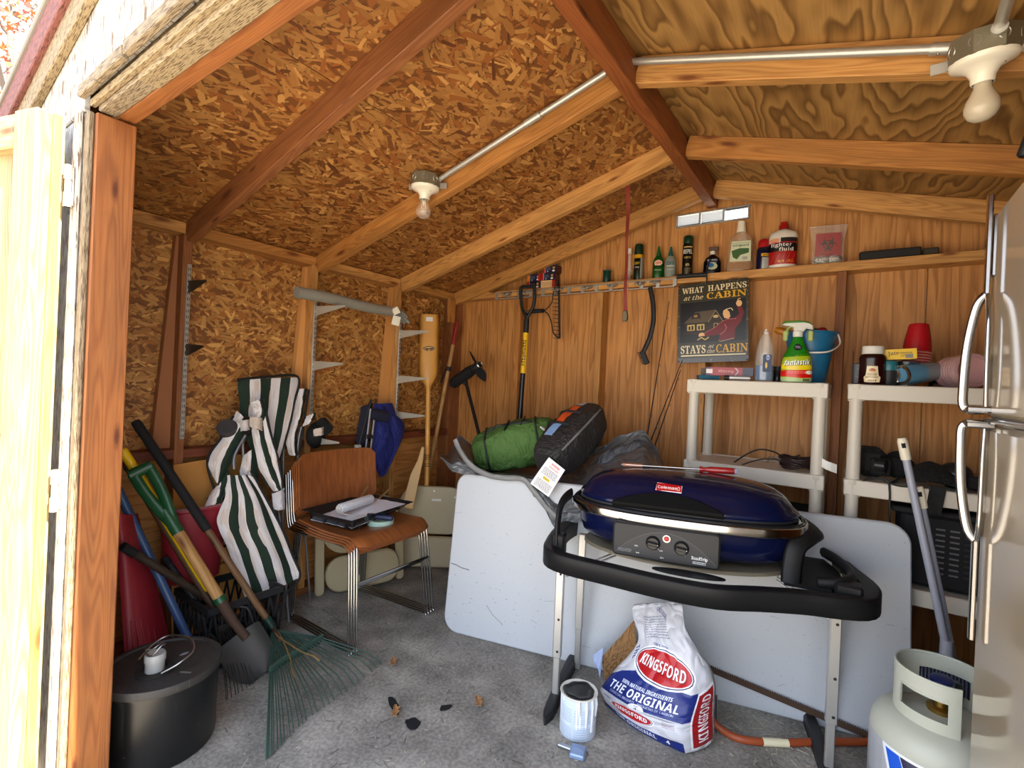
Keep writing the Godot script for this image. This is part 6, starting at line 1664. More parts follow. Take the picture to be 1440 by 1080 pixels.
func build_sign() -> void:
	var im := canvas(768, 960, Color(0.20, 0.19, 0.13))
	var ivory := Color(0.92, 0.86, 0.68)
	var gold := Color(0.86, 0.66, 0.10)
	im.fill_rect(Rect2i(30, 232, 708, 484), Color(0.035, 0.03, 0.035))
	fill_poly(im, PackedVector2Array([V2(30, 560), V2(300, 600), V2(738, 470), V2(738, 716), V2(30, 716)]), Color(0.06, 0.065, 0.035))
	write(im, "WHAT", V2(168, 82), 66, ivory, 240, "Droid Serif")
	write(im, "HAPPENS", V2(542, 78), 66, ivory, 408, "Droid Serif")
	write(im, "at the", V2(180, 172), 50, ivory, 214, "Droid Serif", false, 0.0, 0.35)
	write(im, "CABIN", V2(536, 168), 72, gold, 420, "Droid Serif")
	write(im, "STAYS", V2(176, 800), 92, ivory, 280, "Droid Serif")
	write(im, "at", V2(380, 770), 40, ivory, 56, "Droid Serif", false, 0.0, 0.35)
	write(im, "the", V2(376, 826), 40, ivory, 84, "Droid Serif", false, 0.0, 0.35)
	write(im, "CABIN", V2(596, 800), 92, gold, 330, "Droid Serif")
	im.fill_rect(Rect2i(40, 866, 700, 16), ivory)
	fill_poly(im, PackedVector2Array([V2(0, 900), V2(768, 890), V2(768, 960), V2(0, 960)]), Color(0.36, 0.36, 0.36))
	# cabin
	var roofc := Color(0.34, 0.29, 0.20)
	fill_poly(im, PackedVector2Array([V2(70, 480), V2(200, 350), V2(420, 340), V2(350, 480)]), roofc)
	fill_poly(im, PackedVector2Array([V2(80, 480), V2(350, 480), V2(350, 590), V2(90, 590)]), Color(0.17, 0.12, 0.07))
	fill_poly(im, PackedVector2Array([V2(345, 480), V2(424, 345), V2(500, 480), V2(500, 600), V2(350, 600)]), Color(0.20, 0.14, 0.08))
	stroke(im, PackedVector2Array([V2(345, 484), V2(424, 345), V2(506, 490)]), 8, Color(0.55, 0.48, 0.33))
	fill_poly(im, PackedVector2Array([V2(150, 430), V2(170, 365), V2(245, 360), V2(262, 430)]), Color(0.15, 0.10, 0.06))
	for w in [[110, 500], [218, 500]]:
		im.fill_rect(Rect2i(w[0], w[1], 84, 72), Color(0.80, 0.70, 0.40))
		im.fill_rect(Rect2i(w[0] + 14, w[1] + 18, 22, 46), Color(0.10, 0.07, 0.04))
		im.fill_rect(Rect2i(w[0] + 48, w[1] + 14, 22, 50), Color(0.10, 0.07, 0.04))
	im.fill_rect(Rect2i(184, 384, 40, 30), Color(0.60, 0.48, 0.25))
	im.fill_rect(Rect2i(404, 500, 44, 70), Color(0.75, 0.68, 0.45))
	im.fill_rect(Rect2i(410, 506, 32, 58), Color(0.10, 0.10, 0.06))
	fill_oval(im, V2(425, 420), 30, 18, Color(0.78, 0.66, 0.45))
	for k in 8: fill_poly(im, PackedVector2Array([V2(60 + k * 30, 610), V2(76 + k * 30, 590), V2(96 + k * 30, 616)]), Color(0.22, 0.13, 0.08))
	for k in 60: fill_oval(im, V2(rng.randf_range(40, 600), rng.randf_range(240, 400)), 2, 2, Color(0.2, 0.18, 0.14))
	# man waving, seen from behind
	var red := Color(0.42, 0.05, 0.06)
	var skin := Color(0.88, 0.70, 0.48)
	fill_poly(im, PackedVector2Array([V2(455, 706), V2(470, 640), V2(310, 650), V2(296, 610), V2(420, 550), V2(470, 500), V2(540, 462), V2(620, 458), V2(672, 410), V2(648, 330), V2(690, 308), V2(722, 400), V2(690, 500), V2(630, 580), V2(625, 690), V2(540, 700)]), red)
	stroke(im, PackedVector2Array([V2(470, 640), V2(520, 606), V2(540, 560), V2(520, 520)]), 6, Color(0.78, 0.48, 0.42))
	stroke(im, PackedVector2Array([V2(296, 612), V2(420, 550), V2(470, 502), V2(545, 462), V2(640, 462)]), 5, Color(0.75, 0.40, 0.36))
	stroke(im, PackedVector2Array([V2(458, 706), V2(480, 716), V2(620, 690)]), 6, Color(0.80, 0.62, 0.55))
	fill_poly(im, PackedVector2Array([V2(505, 360), V2(540, 340), V2(590, 350), V2(590, 420), V2(560, 460), V2(516, 446), V2(500, 400)]), skin)
	fill_poly(im, PackedVector2Array([V2(540, 345), V2(590, 335), V2(616, 370), V2(606, 430), V2(580, 430), V2(570, 380)]), Color(0.06, 0.04, 0.04))
	stroke(im, PackedVector2Array([V2(540, 346), V2(586, 336), V2(606, 366)]), 8, ivory)
	fill_oval(im, V2(670, 290), 30, 36, skin)
	stroke(im, PackedVector2Array([V2(640, 290), V2(664, 236), V2(684, 236)]), 10, skin)
	fill_oval(im, V2(272, 632), 34, 30, skin)
	fill_oval(im, V2(290, 680), 74, 36, Color(0.10, 0.08, 0.05))
	stroke(im, PackedVector2Array([V2(226, 690), V2(270, 660), V2(310, 690), V2(352, 660)]), 12, Color(0.80, 0.68, 0.36))
	for k in 140:
		var e := rng.randf()
		var p := V2(rng.randf() * 768, 8 + 30 * e * e) if k % 4 == 0 else (V2(rng.randf() * 768, 955 - 40 * e * e) if k % 4 == 1 else V2((4 + 16 * e * e) if k % 4 == 2 else (764 - 16 * e * e), rng.randf() * 960))
		fill_oval(im, p, rng.randf_range(1, 6), rng.randf_range(1, 5), Color(0.55, 0.42, 0.30).lerp(Color(0.70, 0.66, 0.60), rng.randf()))
	var bl := onz(953, 511, 0.025); var br := onz(1053, 508, 0.025); var tl := onz(962, 401, 0.012); var tr := onz(1059, 394, 0.012)
	var x := (br - bl).normalized()
	var y := (tl - bl)
	var w := (br - bl).length(); var h := y.length()
	var t := thing("cabin_sign", "old tin sign lettered WHAT HAPPENS AT THE CABIN with a waving man and log house", "sign", bl)
	var T := face(bl + V(0, 0, 0.002), x, y)
	part(t, "plate", mb().prism(rrect(w, h, 0.012, 4, V2(w / 2, h / 2)), 0.003, T, 0.001), texmat(im, 0.28))
	for q in [[0.02, 0.02], [0.98, 0.02], [0.02, 0.975], [0.98, 0.975]]: part(t, "nail", mb().lathe([V2(0, 0.003), V2(0.003, 0.002), V2(0.004, 0)], T * Transform3D(Basis(Vector3.RIGHT, PI / 2), V(w * q[0], h * q[1], 0.003)), 8), M.iron)

# ---------------------------------------------------------------- lamps, conduit, shelf standards, rolled duct
func build_lamp(c: Vector3, tilt: Basis, frosted: bool, label: String) -> void:   # c: centre of the box's lower rim
	var t := thing("ceiling_lamp", label, "lamp", c, "", tilt * Basis.from_scale(Vector3.ONE * 1.1))
	lpart(t, "junction_box", mb().prism(PackedVector2Array([V2(-.054, -.024), V2(-.054, .024), V2(-.024, .054), V2(.024, .054), V2(.054, .024), V2(.054, -.024), V2(.024, -.054), V2(-.024, -.054)]), 0.045, Transform3D(Basis(V(1, 0, 0), V(0, 0, 1), V(0, -1, 0)), V(0, 0.045, 0)), 0.002), mat(Color(0.42, 0.39, 0.31), 0.5, 0.6))
	for k in 8:
		var a := TAU * (k + 0.5) / 8
		lpart(t, "knockout", mb().lathe([V2(0.009, 0), V2(0.010, 0.0012), V2(0.011, 0)], Transform3D(Basis(Vector3.UP, a) * Basis(Vector3.RIGHT, PI / 2), V(sin(a) * 0.0565, 0.024, cos(a) * 0.0565)), 14), M.zinc)
	for s in [-1, 1]: lpart(t, "strap", mb().box(V(s * 0.066, 0.012, -0.018), V(0.034, 0.022, 0.002), Basis.IDENTITY, 0.0005), M.zinc)
	lpart(t, "holder", mb().lathe([V2(0.0165, -0.046), V2(0.0185, -0.047), V2(0.0200, -0.044), V2(0.0205, -0.034), V2(0.027, -0.022), V2(0.040, -0.014), V2(0.052, -0.010), V2(0.055, -0.006), V2(0.056, 0.001), V2(0.0, 0.001)].duplicate(), Transform3D.IDENTITY, 32), M.porcelain)
	lpart(t, "holder_screw", mb().ball(V(0.030, -0.017, 0.012), V(0.003, 0.002, 0.003), 8, 6), M.iron)
	var pr := [V2(0, -0.122), V2(0.012, -0.1205), V2(0.022, -0.114), V2(0.0285, -0.102), V2(0.0295, -0.092), V2(0.0265, -0.080), V2(0.0195, -0.066), V2(0.0150, -0.056), V2(0.0142, -0.045), V2(0.0142, -0.030)]
	lpart(t, "bulb", mb().lathe(pr, Transform3D.IDENTITY, 28, 1, 1, 0.3), mat(Color(0.74, 0.69, 0.60), 0.18) if frosted else glass(Color(0.95, 0.93, 0.88), 0.13, 0.03), "switched-off bulb")
	if not frosted:
		lpart(t, "filament", mb().tube(pts([-0.004, -0.045, 0, -0.010, -0.082, 0, 0.010, -0.082, 0, 0.004, -0.045, 0]), 0.0012, 5).ball(V(0, -0.055, 0), V(0.004, 0.018, 0.004), 8, 6), M.porcelain)
func conduit(called: String, label: String, p: PackedVector3Array, r: float, couplings: Array) -> void:
	var t := thing(called, label, "conduit", p[0], "steel conduit under the roof")
	part(t, "pipe", mb().tube(p, r, 12), M.zinc)
	for f in couplings:
		var a := p[0].lerp(p[p.size() - 1], f)
		var d := (p[p.size() - 1] - p[0]).normalized()
		part(t, "coupling", mb().tube(PackedVector3Array([a - d * 0.035, a + d * 0.035]), r * 1.25, 12), M.zinc)
		part(t, "set_screw", mb().ball(a - d * 0.02 + V(0, -r * 1.2, 0.004), Vector3.ONE * 0.004, 8, 6), M.steel)
func build_ceiling_things() -> void:
	# lamp one on the left slope: on the near face of the second rafter
	var c1 := onz(598, 264, 1.21)
	build_lamp(c1, Basis(V(0, 0, 1), -0.05) * Basis(Vector3.UP, 0.3), false, "bulb holder with a clear bulb on the left slope of the roof")
	var pz := 1.178
	conduit("conduit", "steel conduit running up the left slope from the clear bulb's box to the ridge", PackedVector3Array([c1 + V(0.05, 0.028, -0.02), onz(612, 256, pz), onz(852, 102, pz)]), 0.0115, [0.62])
	var c2 := onz(1383, 84, 1.215)
	build_lamp(c2, Basis(V(0, 0, 1), 0.03) * Basis(V(1, 0, 0), 0.16), true, "bulb holder with a frosted bulb at the upper right corner of the picture")
	conduit("conduit", "steel conduit running along the right slope from the ridge to the frosted bulb's box", PackedVector3Array([onz(882, 87, pz), onz(1340, 68, pz)]), 0.0115, [0.99])
	conduit("conduit", "dark steel conduit rising from the frosted bulb's box out of the picture", PackedVector3Array([onz(1402, 52, 1.24), onz(1408, 30, 1.30), onz(1420, -10, 1.42), onz(1432, -60, 1.56)]), 0.0115, [0.06])
	# slotted standards with brackets on the studs of the left wall
	var ss := [[267, 372, 255, 617, 1.768, "shelf standard with two dark brackets on the left wall's nearest stud"], [445, 412, 440, 600, 1.148, "shelf standard on the left wall's middle stud under the grey roll's near end"], [565, 450, 560, 600, 0.540, "shelf standard on the left wall's far stud beside the wooden oar"]]
	for k in 3:
		var q = ss[k]
		var z: float = q[4]
		var y1 := onx(q[0], q[1], 0.0).y
		var y0 := onx(q[2], q[3], 0.0).y
		var t := thing("shelf_standard", "slotted steel " + q[5], "shelf standard", V(0.004, y0, z))
		var m := mb()
		m.box(V(0.0055, (y0 + y1) / 2, z), V(0.009, y1 - y0, 0.017), Basis.IDENTITY, 0.001)
		part(t, "upright", m, M.zinc)
		var sm := mb()
		var n := int((y1 - y0) / 0.026)
		for i in n:
			for d in [-0.0035, 0.0035]: sm.box(V(0.0102, y0 + 0.013 + i * 0.026, z + d), V(0.0008, 0.013, 0.0022), Basis.IDENTITY, 0.0)
		stuff(part(t, "slots", sm, M.black))
		var bys: Array = [[1.555, 1.28], [1.54, 1.245, 0.84], [1.48, 1.19, 0.96]][k]
		var bl: float = [0.17, 0.26, 0.26][k]
		for y in bys:
			var pp := pl([0.008, -0.030, 0.008, 0.024, 0.02, 0.024, bl, 0.016, bl, 0.008, 0.05, -0.022])
			part(t, "bracket", mb().prism(pp, 0.004, Transform3D(Basis.IDENTITY, V(0, y, z - 0.002)), 0.0005), mat(Color(0.74, 0.73, 0.68), 0.5, 0.3) if k > 0 else mat(Color(0.13, 0.12, 0.10), 0.5, 0.5))
	# rolled screen in plastic resting on the brackets
	var d0 := onx(417, 402, 0.13); var d1 := onx(556, 431, 0.13)
	d0.y = 1.598; d1.y = 1.592
	var t2 := thing("rolled_tube", "long grey roll wrapped in plastic lying on the upper wall brackets", "roll", d0)
	part(t2, "roll", mb().tube(curve(PackedVector3Array([d0, d0.lerp(d1, 0.3) + V(0, 0.004, 0), d0.lerp(d1, 0.7) + V(0, -0.004, 0), d1]), 6), 0.030, 14), bump(mat(Color(0.50, 0.49, 0.45), 0.3), M.crumple, 0.25))
	part(t2, "crumpled_end", mb().sheet(func(u: float, v: float) -> Vector3:
		var a := TAU * u
		var r := lerpf(0.030, 0.012 + 0.02 * absf(sin(a * 2.5)), v)
		return d1 + (d1 - d0).normalized() * (0.09 * v) + V(cos(a) * r, sin(a) * r - 0.035 * v * v, 0.01 * sin(a * 3.0) * v), 24, 6, 0.0), bump(mat(Color(0.55, 0.56, 0.54), 0.2), M.crumple, 0.6), "twisted plastic end")
	var tg := d1 + V(0.045, -0.012, 0.03)
	part(t2, "tag", mb().box(tg + V(0.0, -0.045, 0.0), V(0.045, 0.055, 0.0012), Basis(Vector3.UP, 0.75) * Basis(Vector3.BACK, -0.2), 0.0), M.cream, "cream paper tag")
	part(t2, "tag", mb().box(tg + V(0.0, 0.012, 0.005), V(0.04, 0.04, 0.0012), Basis(Vector3.UP, 0.6) * Basis(Vector3.BACK, 0.5), 0.0), M.cream, "cream paper tag")
	part(t2, "loose_film", mb().sheet(func(u: float, v: float) -> Vector3: return d1 + V(0.035 + 0.03 * (u - 0.5) + 0.015 * sin(v * 9.0), -0.03 - 0.13 * v, 0.02 + 0.025 * (u - 0.5) * (1.0 - v)), 6, 10, 0.0), M.wrap)

# ---------------------------------------------------------------- heap behind the table
func lerp_tab(t: Array, x: float) -> float:   # piecewise values [x, y, x, y ...]
	for i in range(0, t.size() - 2, 2):
		if x <= t[i + 2]: return lerpf(t[i + 1], t[i + 3], smoothstep(0.0, 1.0, clampf((x - t[i]) / (t[i + 2] - t[i]), 0, 1)))
	return t[t.size() - 1]
func cloth(c: Color, rough := 0.85, crumple := 0.35) -> StandardMaterial3D:
	var m := bump(mat(c, rough), M.crumple, crumple)
	m.uv1_scale = V(2, 2, 1)
	return m
func build_heap() -> void:
	var T := table_frame()
	var nz := noise(401, 3.2, 4)
	var tarp := bump(mat(Color(0.27, 0.28, 0.29), 0.34), M.crumple, 0.5)
	tarp.uv1_scale = V(2.2, 1.0, 1)
	var top := [620, 640, 630, 640, 646, 612, 660, 622, 672, 655, 690, 662, 745, 664, 800, 650, 838, 630, 850, 626, 872, 612, 905, 605, 922, 628, 940, 668]
	var bot := [620, 645, 640, 664, 652, 667, 700, 671, 735, 675, 755, 700, 785, 744, 810, 735, 850, 712, 940, 700]
	var t := thing("grey_tarp", "crumpled grey tarpaulin heaped behind and over the top edge of the white table", "tarpaulin", V(1.15, 0, 0.5))
	var f := func(u: float, v: float) -> Vector3:
		var px := lerpf(620, 940, u)
		var yt := lerp_tab(top, px); var yb := lerp_tab(bot, px)
		var front := onp(px, lerpf(yt, yb, minf(v * 1.0, 1.0)), T.origin + T.basis.z * 0.02, T.basis.z)
		var zb := 0.26 + 0.12 * (1.0 - u)
		var py := lerpf(yt, yb, v)
		var d := smoothstep(0.0, 0.72, v)
		var p := onz(px, py, lerpf(zb, front.z, d))
		var k := sin(PI * clampf(v * 1.02, 0, 1)) * 0.9 + 0.1
		p += (EYE - p).normalized() * 0.035 * k * (nz.get_noise_2d(p.x * 2.0, py * 0.012) + 0.5 * absf(nz.get_noise_2d(p.x * 5.0 + 9.0, py * 0.03)))
		if v > 0.7: p = p + T.basis.z * 0.006
		return p
	part(t, "sheet", mb().sheet(f, 90, 46, 0.003), tarp)
	# the hem rolled over the table's edge
	var hem := PackedVector3Array()
	for q in [[640, 618], [646, 632], [662, 654], [684, 667], [708, 672], [735, 674], [750, 690], [770, 715], [790, 733]]:
		hem.append(onp(q[0], q[1], T.origin + T.basis.z * 0.03, T.basis.z))
	part(t, "rolled_hem", mb().tube(curve(hem, 6), 0.014, 8, true, 0.7), bump(mat(Color(0.40, 0.40, 0.40), 0.5), M.crumple, 0.5))
	var rows := []
	for i in 9:
		var y := 0.004 + 0.088 * i
		var ring := []
		for k in 28:
			var a := TAU * k / 28
			var w := 1.0 + 0.12 * nz.get_noise_2d(cos(a) * 0.4 + i * 0.3, sin(a) * 0.4)
			var s := 1.0 - 0.12 * pow(i / 8.0, 4)
			ring.append(V(1.06 + 0.50 * cos(a) * w * s - 0.04, y, 0.37 + 0.16 * sin(a) * w * s - 0.10 * cos(a)))
		rows.append(ring)
	part(t, "bundle", mb().loft(rows), tarp)
	# right-hand dark grey bundle
	var b0 := onz(838, 668, 0.40); var b1 := onz(918, 640, 0.30)
	var br := []
	for i in 15:
		var s := i / 14.0
		var c := b0.lerp(b1, s)
		var r := 0.105 * pow(sin(PI * (0.06 + 0.88 * s)), 0.45) * (1.0 + 0.10 * sin(s * 9.0))
		var ring := []
		for k in 20:
			var a := TAU * k / 20
			ring.append(c + V(0.25, 0, 1).normalized() * cos(a) * r * 0.9 + V(-0.2, 1, 0) * (sin(a) * r * (1.0 + 0.25 * nz.get_noise_2d(s * 3.0, cos(a)))))
		br.append(ring)
	solo("stuff_sack", "dark grey cloth bundle on the heap behind the blue grill's left end", "bundle", V(b0.x, 0.62, b0.z), mb().loft(br), bump(mat(Color(0.26, 0.27, 0.29), 0.8), M.crumple, 0.6))
	# green duffel
	var g0 := onz(669, 638, 0.60); var g1 := onz(792, 610, 0.36)
	var ax := (g1 - g0).normalized()
	var sd := ax.cross(Vector3.UP).normalized()
	var upv := sd.cross(ax).normalized()
	var L := (g1 - g0).length()
	var surf := func(s: float, a: float, o: float) -> Vector3:
		var ends := pow(clampf(sin(PI * clampf(0.045 + 0.91 * s, 0, 1)), 0, 1), 0.30)
		var c := cos(a); var sn := sin(a)
		var p := 2.0 / 2.9
		var r := 0.150 * ends * (1.0 - 0.08 * s) + 0.018 * nz.get_noise_3d(s * 1.1, c * 0.5, sn * 0.5) + 0.010 * nz.get_noise_3d(s * 3.0, c * 1.6, sn * 1.6) + o
		return g0 + ax * (s * L) + sd * (signf(c) * pow(absf(c), p) * r * 1.05) + upv * (signf(sn) * pow(absf(sn), p) * r * 0.88)
	var gt := thing("green_duffel", "bulging green duffel bag with dark piping lying on the grey tarpaulin", "bag", g0.lerp(g1, 0.5) + V(0, -0.11, 0))
	var gm := cloth(Color(0.20, 0.33, 0.115), 0.75, 0.3)
	var gr := []
	for i in 29:
		var ring := []
		for k in 36: ring.append(surf.call(i / 28.0, TAU * k / 36, 0.0))
		gr.append(ring)
	part(gt, "body", mb().loft(gr), gm)
	var dk := mat(Color(0.03, 0.05, 0.045), 0.6)
	for s in [0.16, 0.72]:
		var rp := PackedVector3Array()
		for k in 48: rp.append(surf.call(s + 0.02 * sin(TAU * k / 48), TAU * k / 48, 0.002))
		part(gt, "piping", mb().tube(rp, 0.006, 6, false, 1.0, Vector3.ZERO, true), dk)
	var zp := PackedVector3Array()
	for k in 20: zp.append(surf.call(0.20 + 0.5 * k / 19.0, 1.15 + 0.2 * sin(k * 0.3), 0.002))
	part(gt, "zip", mb().tube(zp, 0.007, 6, true, 0.5), dk)
	for q in [[0.40, 0.2], [0.58, 0.35]]:
		var sp := PackedVector3Array()
		for k in 14:
			var s := k / 13.0
			sp.append(surf.call(q[0] + 0.05 * sin(s * PI), lerpf(2.2, q[1] + 0.5, s), 0.003 + 0.006 * sin(PI * s)))
		part(gt, "strap", mb().tube(curve(sp, 3), 0.011, 6, true, 0.3), dk)
	# black stuff sack with an orange label
	var b2 := onz(768, 654, 0.72); var b3 := onz(836, 582, 0.33)
	var ax2 := (b3 - b2).normalized()
	var sd2 := V(0.83, 0.10, -0.10)
	sd2 = (sd2 - ax2 * sd2.dot(ax2)).normalized()
	var up2 := sd2.cross(ax2).normalized()
	if up2.y < 0: up2 = -up2
	var L2 := (b3 - b2).length()
	var surf2 := func(s: float, a: float, o: float) -> Vector3:
		var ends := pow(clampf(sin(PI * clampf(0.03 + 0.94 * s, 0, 1)), 0, 1), 0.22)
		var c := cos(a); var sn := sin(a)
		var p := 2.0 / 3.2
		var r := 0.112 * ends + 0.008 * nz.get_noise_3d(s * 1.4 + 7.0, c * 0.6, sn * 0.6) + o
		return b2 + ax2 * (s * L2) + sd2 * (signf(c) * pow(absf(c), p) * r) + up2 * (signf(sn) * pow(absf(sn), p) * r * 0.95)
	var bt := thing("black_sack", "long black stuff sack with orange label strip and grey zip on the grey tarpaulin", "bag", b2.lerp(b3, 0.5) + V(0, -0.10, 0))
	var rr := []
	for i in 29:
		var ring := []
		for k in 36: ring.append(surf2.call(i / 28.0, TAU * k / 36, 0.0))
		rr.append(ring)
	part(bt, "body", mb().loft(rr), cloth(Color(0.07, 0.068, 0.07), 0.6, 0.3))
	var sheet2 := func(s0: float, s1: float, a0: float, a1: float) -> MB:
		return mb().sheet(func(u: float, v: float) -> Vector3: return surf2.call(lerpf(s0, s1, u), lerpf(a0, a1, v), 0.003), 12, 4, 0.0)
	part(bt, "zip", sheet2.call(0.10, 0.90, 0.74, 0.62), mat(Color(0.36, 0.36, 0.36), 0.6), "grey zip")
	var strips := [[0.22, 0.42, Color(0.52, 0.66, 0.84)], [0.44, 0.66, Color(0.85, 0.32, 0.10)], [0.68, 0.82, Color(0.85, 0.34, 0.12)], [0.84, 0.97, Color(0.70, 0.70, 0.72)]]
	for q in strips: part(bt, "label_patch", sheet2.call(q[0], q[1], 1.58, 1.92), mat(q[2], 0.6))
	for s in [0.43, 0.67]:
		var sp := PackedVector3Array()
		for k in 12: sp.append(surf2.call(s, lerpf(1.4, 2.6, k / 11.0), 0.005))
		part(bt, "strap", mb().tube(curve(sp, 2), 0.008, 6, true, 0.35), M.black)
	part(bt, "buckle", mb().box(surf2.call(0.40, 2.75, 0.02), V(0.035, 0.008, 0.02), Basis(Vector3.BACK, -0.5), 0.002), mat(Color(0.75, 0.75, 0.75), 0.4))
	# instruction sheet hanging from the sack
	var im := canvas(192, 256, Color(0.93, 0.93, 0.93))
	write(im, "WARNING", V2(104, 26), 18, Color(0.75, 0.1, 0.1), 90)
	scribble(im, Rect2(50, 44, 110, 16), 2, Color(0.75, 0.35, 0.3), 3)
	scribble(im, Rect2(22, 70, 150, 60), 6, Color(0.2, 0.2, 0.25), 3)
	im.fill_rect(Rect2i(60, 138, 70, 24), Color(0.90, 0.80, 0.35))
	scribble(im, Rect2(64, 142, 60, 16), 2, Color(0.55, 0.45, 0.1), 3)
	scribble(im, Rect2(22, 172, 150, 70), 7, Color(0.2, 0.2, 0.25), 3)
	var o := T.origin + T.basis.z * 0.055
	var c := [onp(772, 643, o, T.basis.z), onp(795, 661, o, T.basis.z), onp(771, 699, o, T.basis.z), onp(746, 680, o, T.basis.z)]
	solo("paper_tag", "white instruction sheet with red heading hanging from the black stuff sack", "paper sheet", c[3], mb().sheet(func(u: float, v: float) -> Vector3: return (c[0] as Vector3).lerp(c[1], u).lerp((c[3] as Vector3).lerp(c[2], u), v) + T.basis.z * (0.006 * sin(v * 3.0 + u)), 6, 6, 0.0008), texmat(im, 0.8))

# ---------------------------------------------------------------- striped folding chairs and the blue one
func stripes(n: int, first_dark: bool, w := 512, dirt := 0) -> Image:
	var im := canvas(w, 256, Color(0.86, 0.84, 0.84))
	for k in n:
		if (k % 2 == 0) == first_dark: im.fill_rect(Rect2i(k * w / n, 0, w / n + 1, 256), Color(0.09, 0.17, 0.12))
		else: for j in dirt: fill_oval(im, V2((k + rng.randf()) * w / n, rng.randf() * 256), rng.randf_range(4, 16), rng.randf_range(8, 30), Color(0.82, 0.77, 0.73))
	return im
func fabric(im: Image, crumple := 0.5) -> StandardMaterial3D:
	var m := texmat(im, 0.85)
	return m
# a cloth panel between two edges of photo points on planes x = const: left edge, right edge, [u, v, x] each; pleats of depth pd
func panel(le: Array, re: Array, pleat: float, n: float, seed: int) -> MB:
	var a := PackedVector3Array(); var b := PackedVector3Array()
	for q in le: a.append(onx(q[0], q[1], q[2]))
	for q in re: b.append(onx(q[0], q[1], q[2]))
	var ca := curve(a, 8); var cb := curve(b, 8)
	var nz := noise(seed, 2.0, 3)
	return mb().sheet(func(u: float, v: float) -> Vector3:
		var i := v * (ca.size() - 1); var j := v * (cb.size() - 1)
		var p := ca[int(i)].lerp(ca[mini(int(i) + 1, ca.size() - 1)], i - int(i))
		var q := cb[int(j)].lerp(cb[mini(int(j) + 1, cb.size() - 1)], j - int(j))
		var r := p.lerp(q, u)
		return r + V(1, 0.1, 0.25) * (pleat * (0.6 * sin(u * n) * (0.4 + 0.6 * sin(PI * v)) + 0.8 * nz.get_noise_2d(u * 1.2, v * 1.5)) + 0.02 * sin(PI * u)), 26, 40, 0.004)
func build_striped() -> void:
	rng.seed = 91
	var s6 := fabric(stripes(6, true, 512, 9))
	var s7 := fabric(stripes(7, false, 512, 9))
	var s3 := fabric(stripes(3, false, 384, 12))
	var s2 := fabric(stripes(2, false, 256, 14))
	var trim := mat(Color(0.018, 0.024, 0.022), 0.8)
	var grey := mat(Color(0.42, 0.42, 0.44), 0.4, 0.6)
	var t := thing("striped_chair", "folded white and dark green striped camp chair, the nearer one, its seat cloth draping down", "camp chair", onx(345, 845, 0.30) * V(1, 0, 1), "striped camp chairs")
	part(t, "seat_cloth", panel([[318, 668, 0.16], [316, 700, 0.18], [306, 735, 0.20], [322, 775, 0.22], [345, 842, 0.24]], [[352, 668, 0.18], [375, 700, 0.20], [398, 745, 0.24], [416, 790, 0.26], [421, 812, 0.28]], 0.016, 13.0, 3), s7)
	part(t, "back_cloth", panel([[352, 592, 0.13], [358, 625, 0.15], [366, 660, 0.17], [385, 690, 0.18]], [[370, 565, 0.15], [378, 610, 0.17], [390, 650, 0.19], [398, 688, 0.20]], 0.012, 7.0, 4), s3, "tapering striped back")
	part(t, "back_fold", panel([[352, 566, 0.14], [356, 578, 0.15], [352, 600, 0.14]], [[372, 560, 0.16], [374, 585, 0.17], [364, 606, 0.16]], 0.012, 5.0, 14), s2)
	part(t, "side_cloth", panel([[334, 578, 0.10], [318, 605, 0.11], [294, 645, 0.12], [300, 668, 0.13]], [[346, 595, 0.12], [342, 612, 0.13], [326, 650, 0.14], [308, 690, 0.14]], 0.01, 4.0, 5), s2, "striped side flap")
	part(t, "inner_cloth", panel([[344, 640, 0.12], [338, 665, 0.13], [346, 690, 0.14]], [[358, 625, 0.13], [362, 660, 0.14], [365, 690, 0.15]], 0.012, 6.0, 6), s2)
	part(t, "hanging_fold", panel([[300, 690, 0.14], [290, 710, 0.15], [284, 722, 0.15]], [[322, 660, 0.16], [318, 690, 0.17], [302, 722, 0.17]], 0.012, 6.0, 7), s2)
	for e in [[[345, 843, 0.245], [385, 840, 0.265], [412, 825, 0.28], [422, 808, 0.285], [412, 782, 0.265], [396, 742, 0.245], [374, 700, 0.205], [353, 662, 0.185]], [[371, 563, 0.16], [380, 608, 0.18], [392, 650, 0.20], [399, 692, 0.21]], [[352, 590, 0.125], [364, 650, 0.16], [376, 684, 0.18]], [[328, 585, 0.11], [312, 614, 0.12], [292, 647, 0.12], [302, 690, 0.14]]]:
		var p := PackedVector3Array()
		for q in e: p.append(onx(q[0], q[1], q[2]))
		part(t, "edging", mb().tube(curve(p, 6), 0.006, 6), trim)
	for e in [[[345, 612, 0.14], [330, 640, 0.15], [329, 660, 0.16]], [[340, 600, 0.10], [346, 720, 0.12], [350, 850, 0.16], [352, 905, 0.2]], [[372, 620, 0.10], [392, 720, 0.14], [404, 850, 0.2], [406, 880, 0.22]], [[394, 700, 0.12], [380, 800, 0.14], [372, 890, 0.16]]]:
		var p := PackedVector3Array()
		for q in e: p.append(onx(q[0], q[1], q[2]))
		part(t, "frame_tube", mb().tube(curve(p, 5), 0.007, 8), grey)
	# bunched arm straps with mesh cup holder
	part(t, "arm_bunch", mb().ball(onx(343, 600, 0.12), V(0.03, 0.05, 0.05), 14, 10), trim, "bunched black webbing")
	part(t, "cup_holder", mb().lathe([V2(0, -0.025), V2(0.036, -0.025), V2(0.042, 0.02), V2(0.036, 0.026), V2(0, 0.022)], Transform3D(Basis(V(0.6, 0, -0.8), 0.9), onx(320, 604, 0.12)), 18), mat(Color(0.13, 0.12, 0.13), 0.9), "grey mesh cup holder")
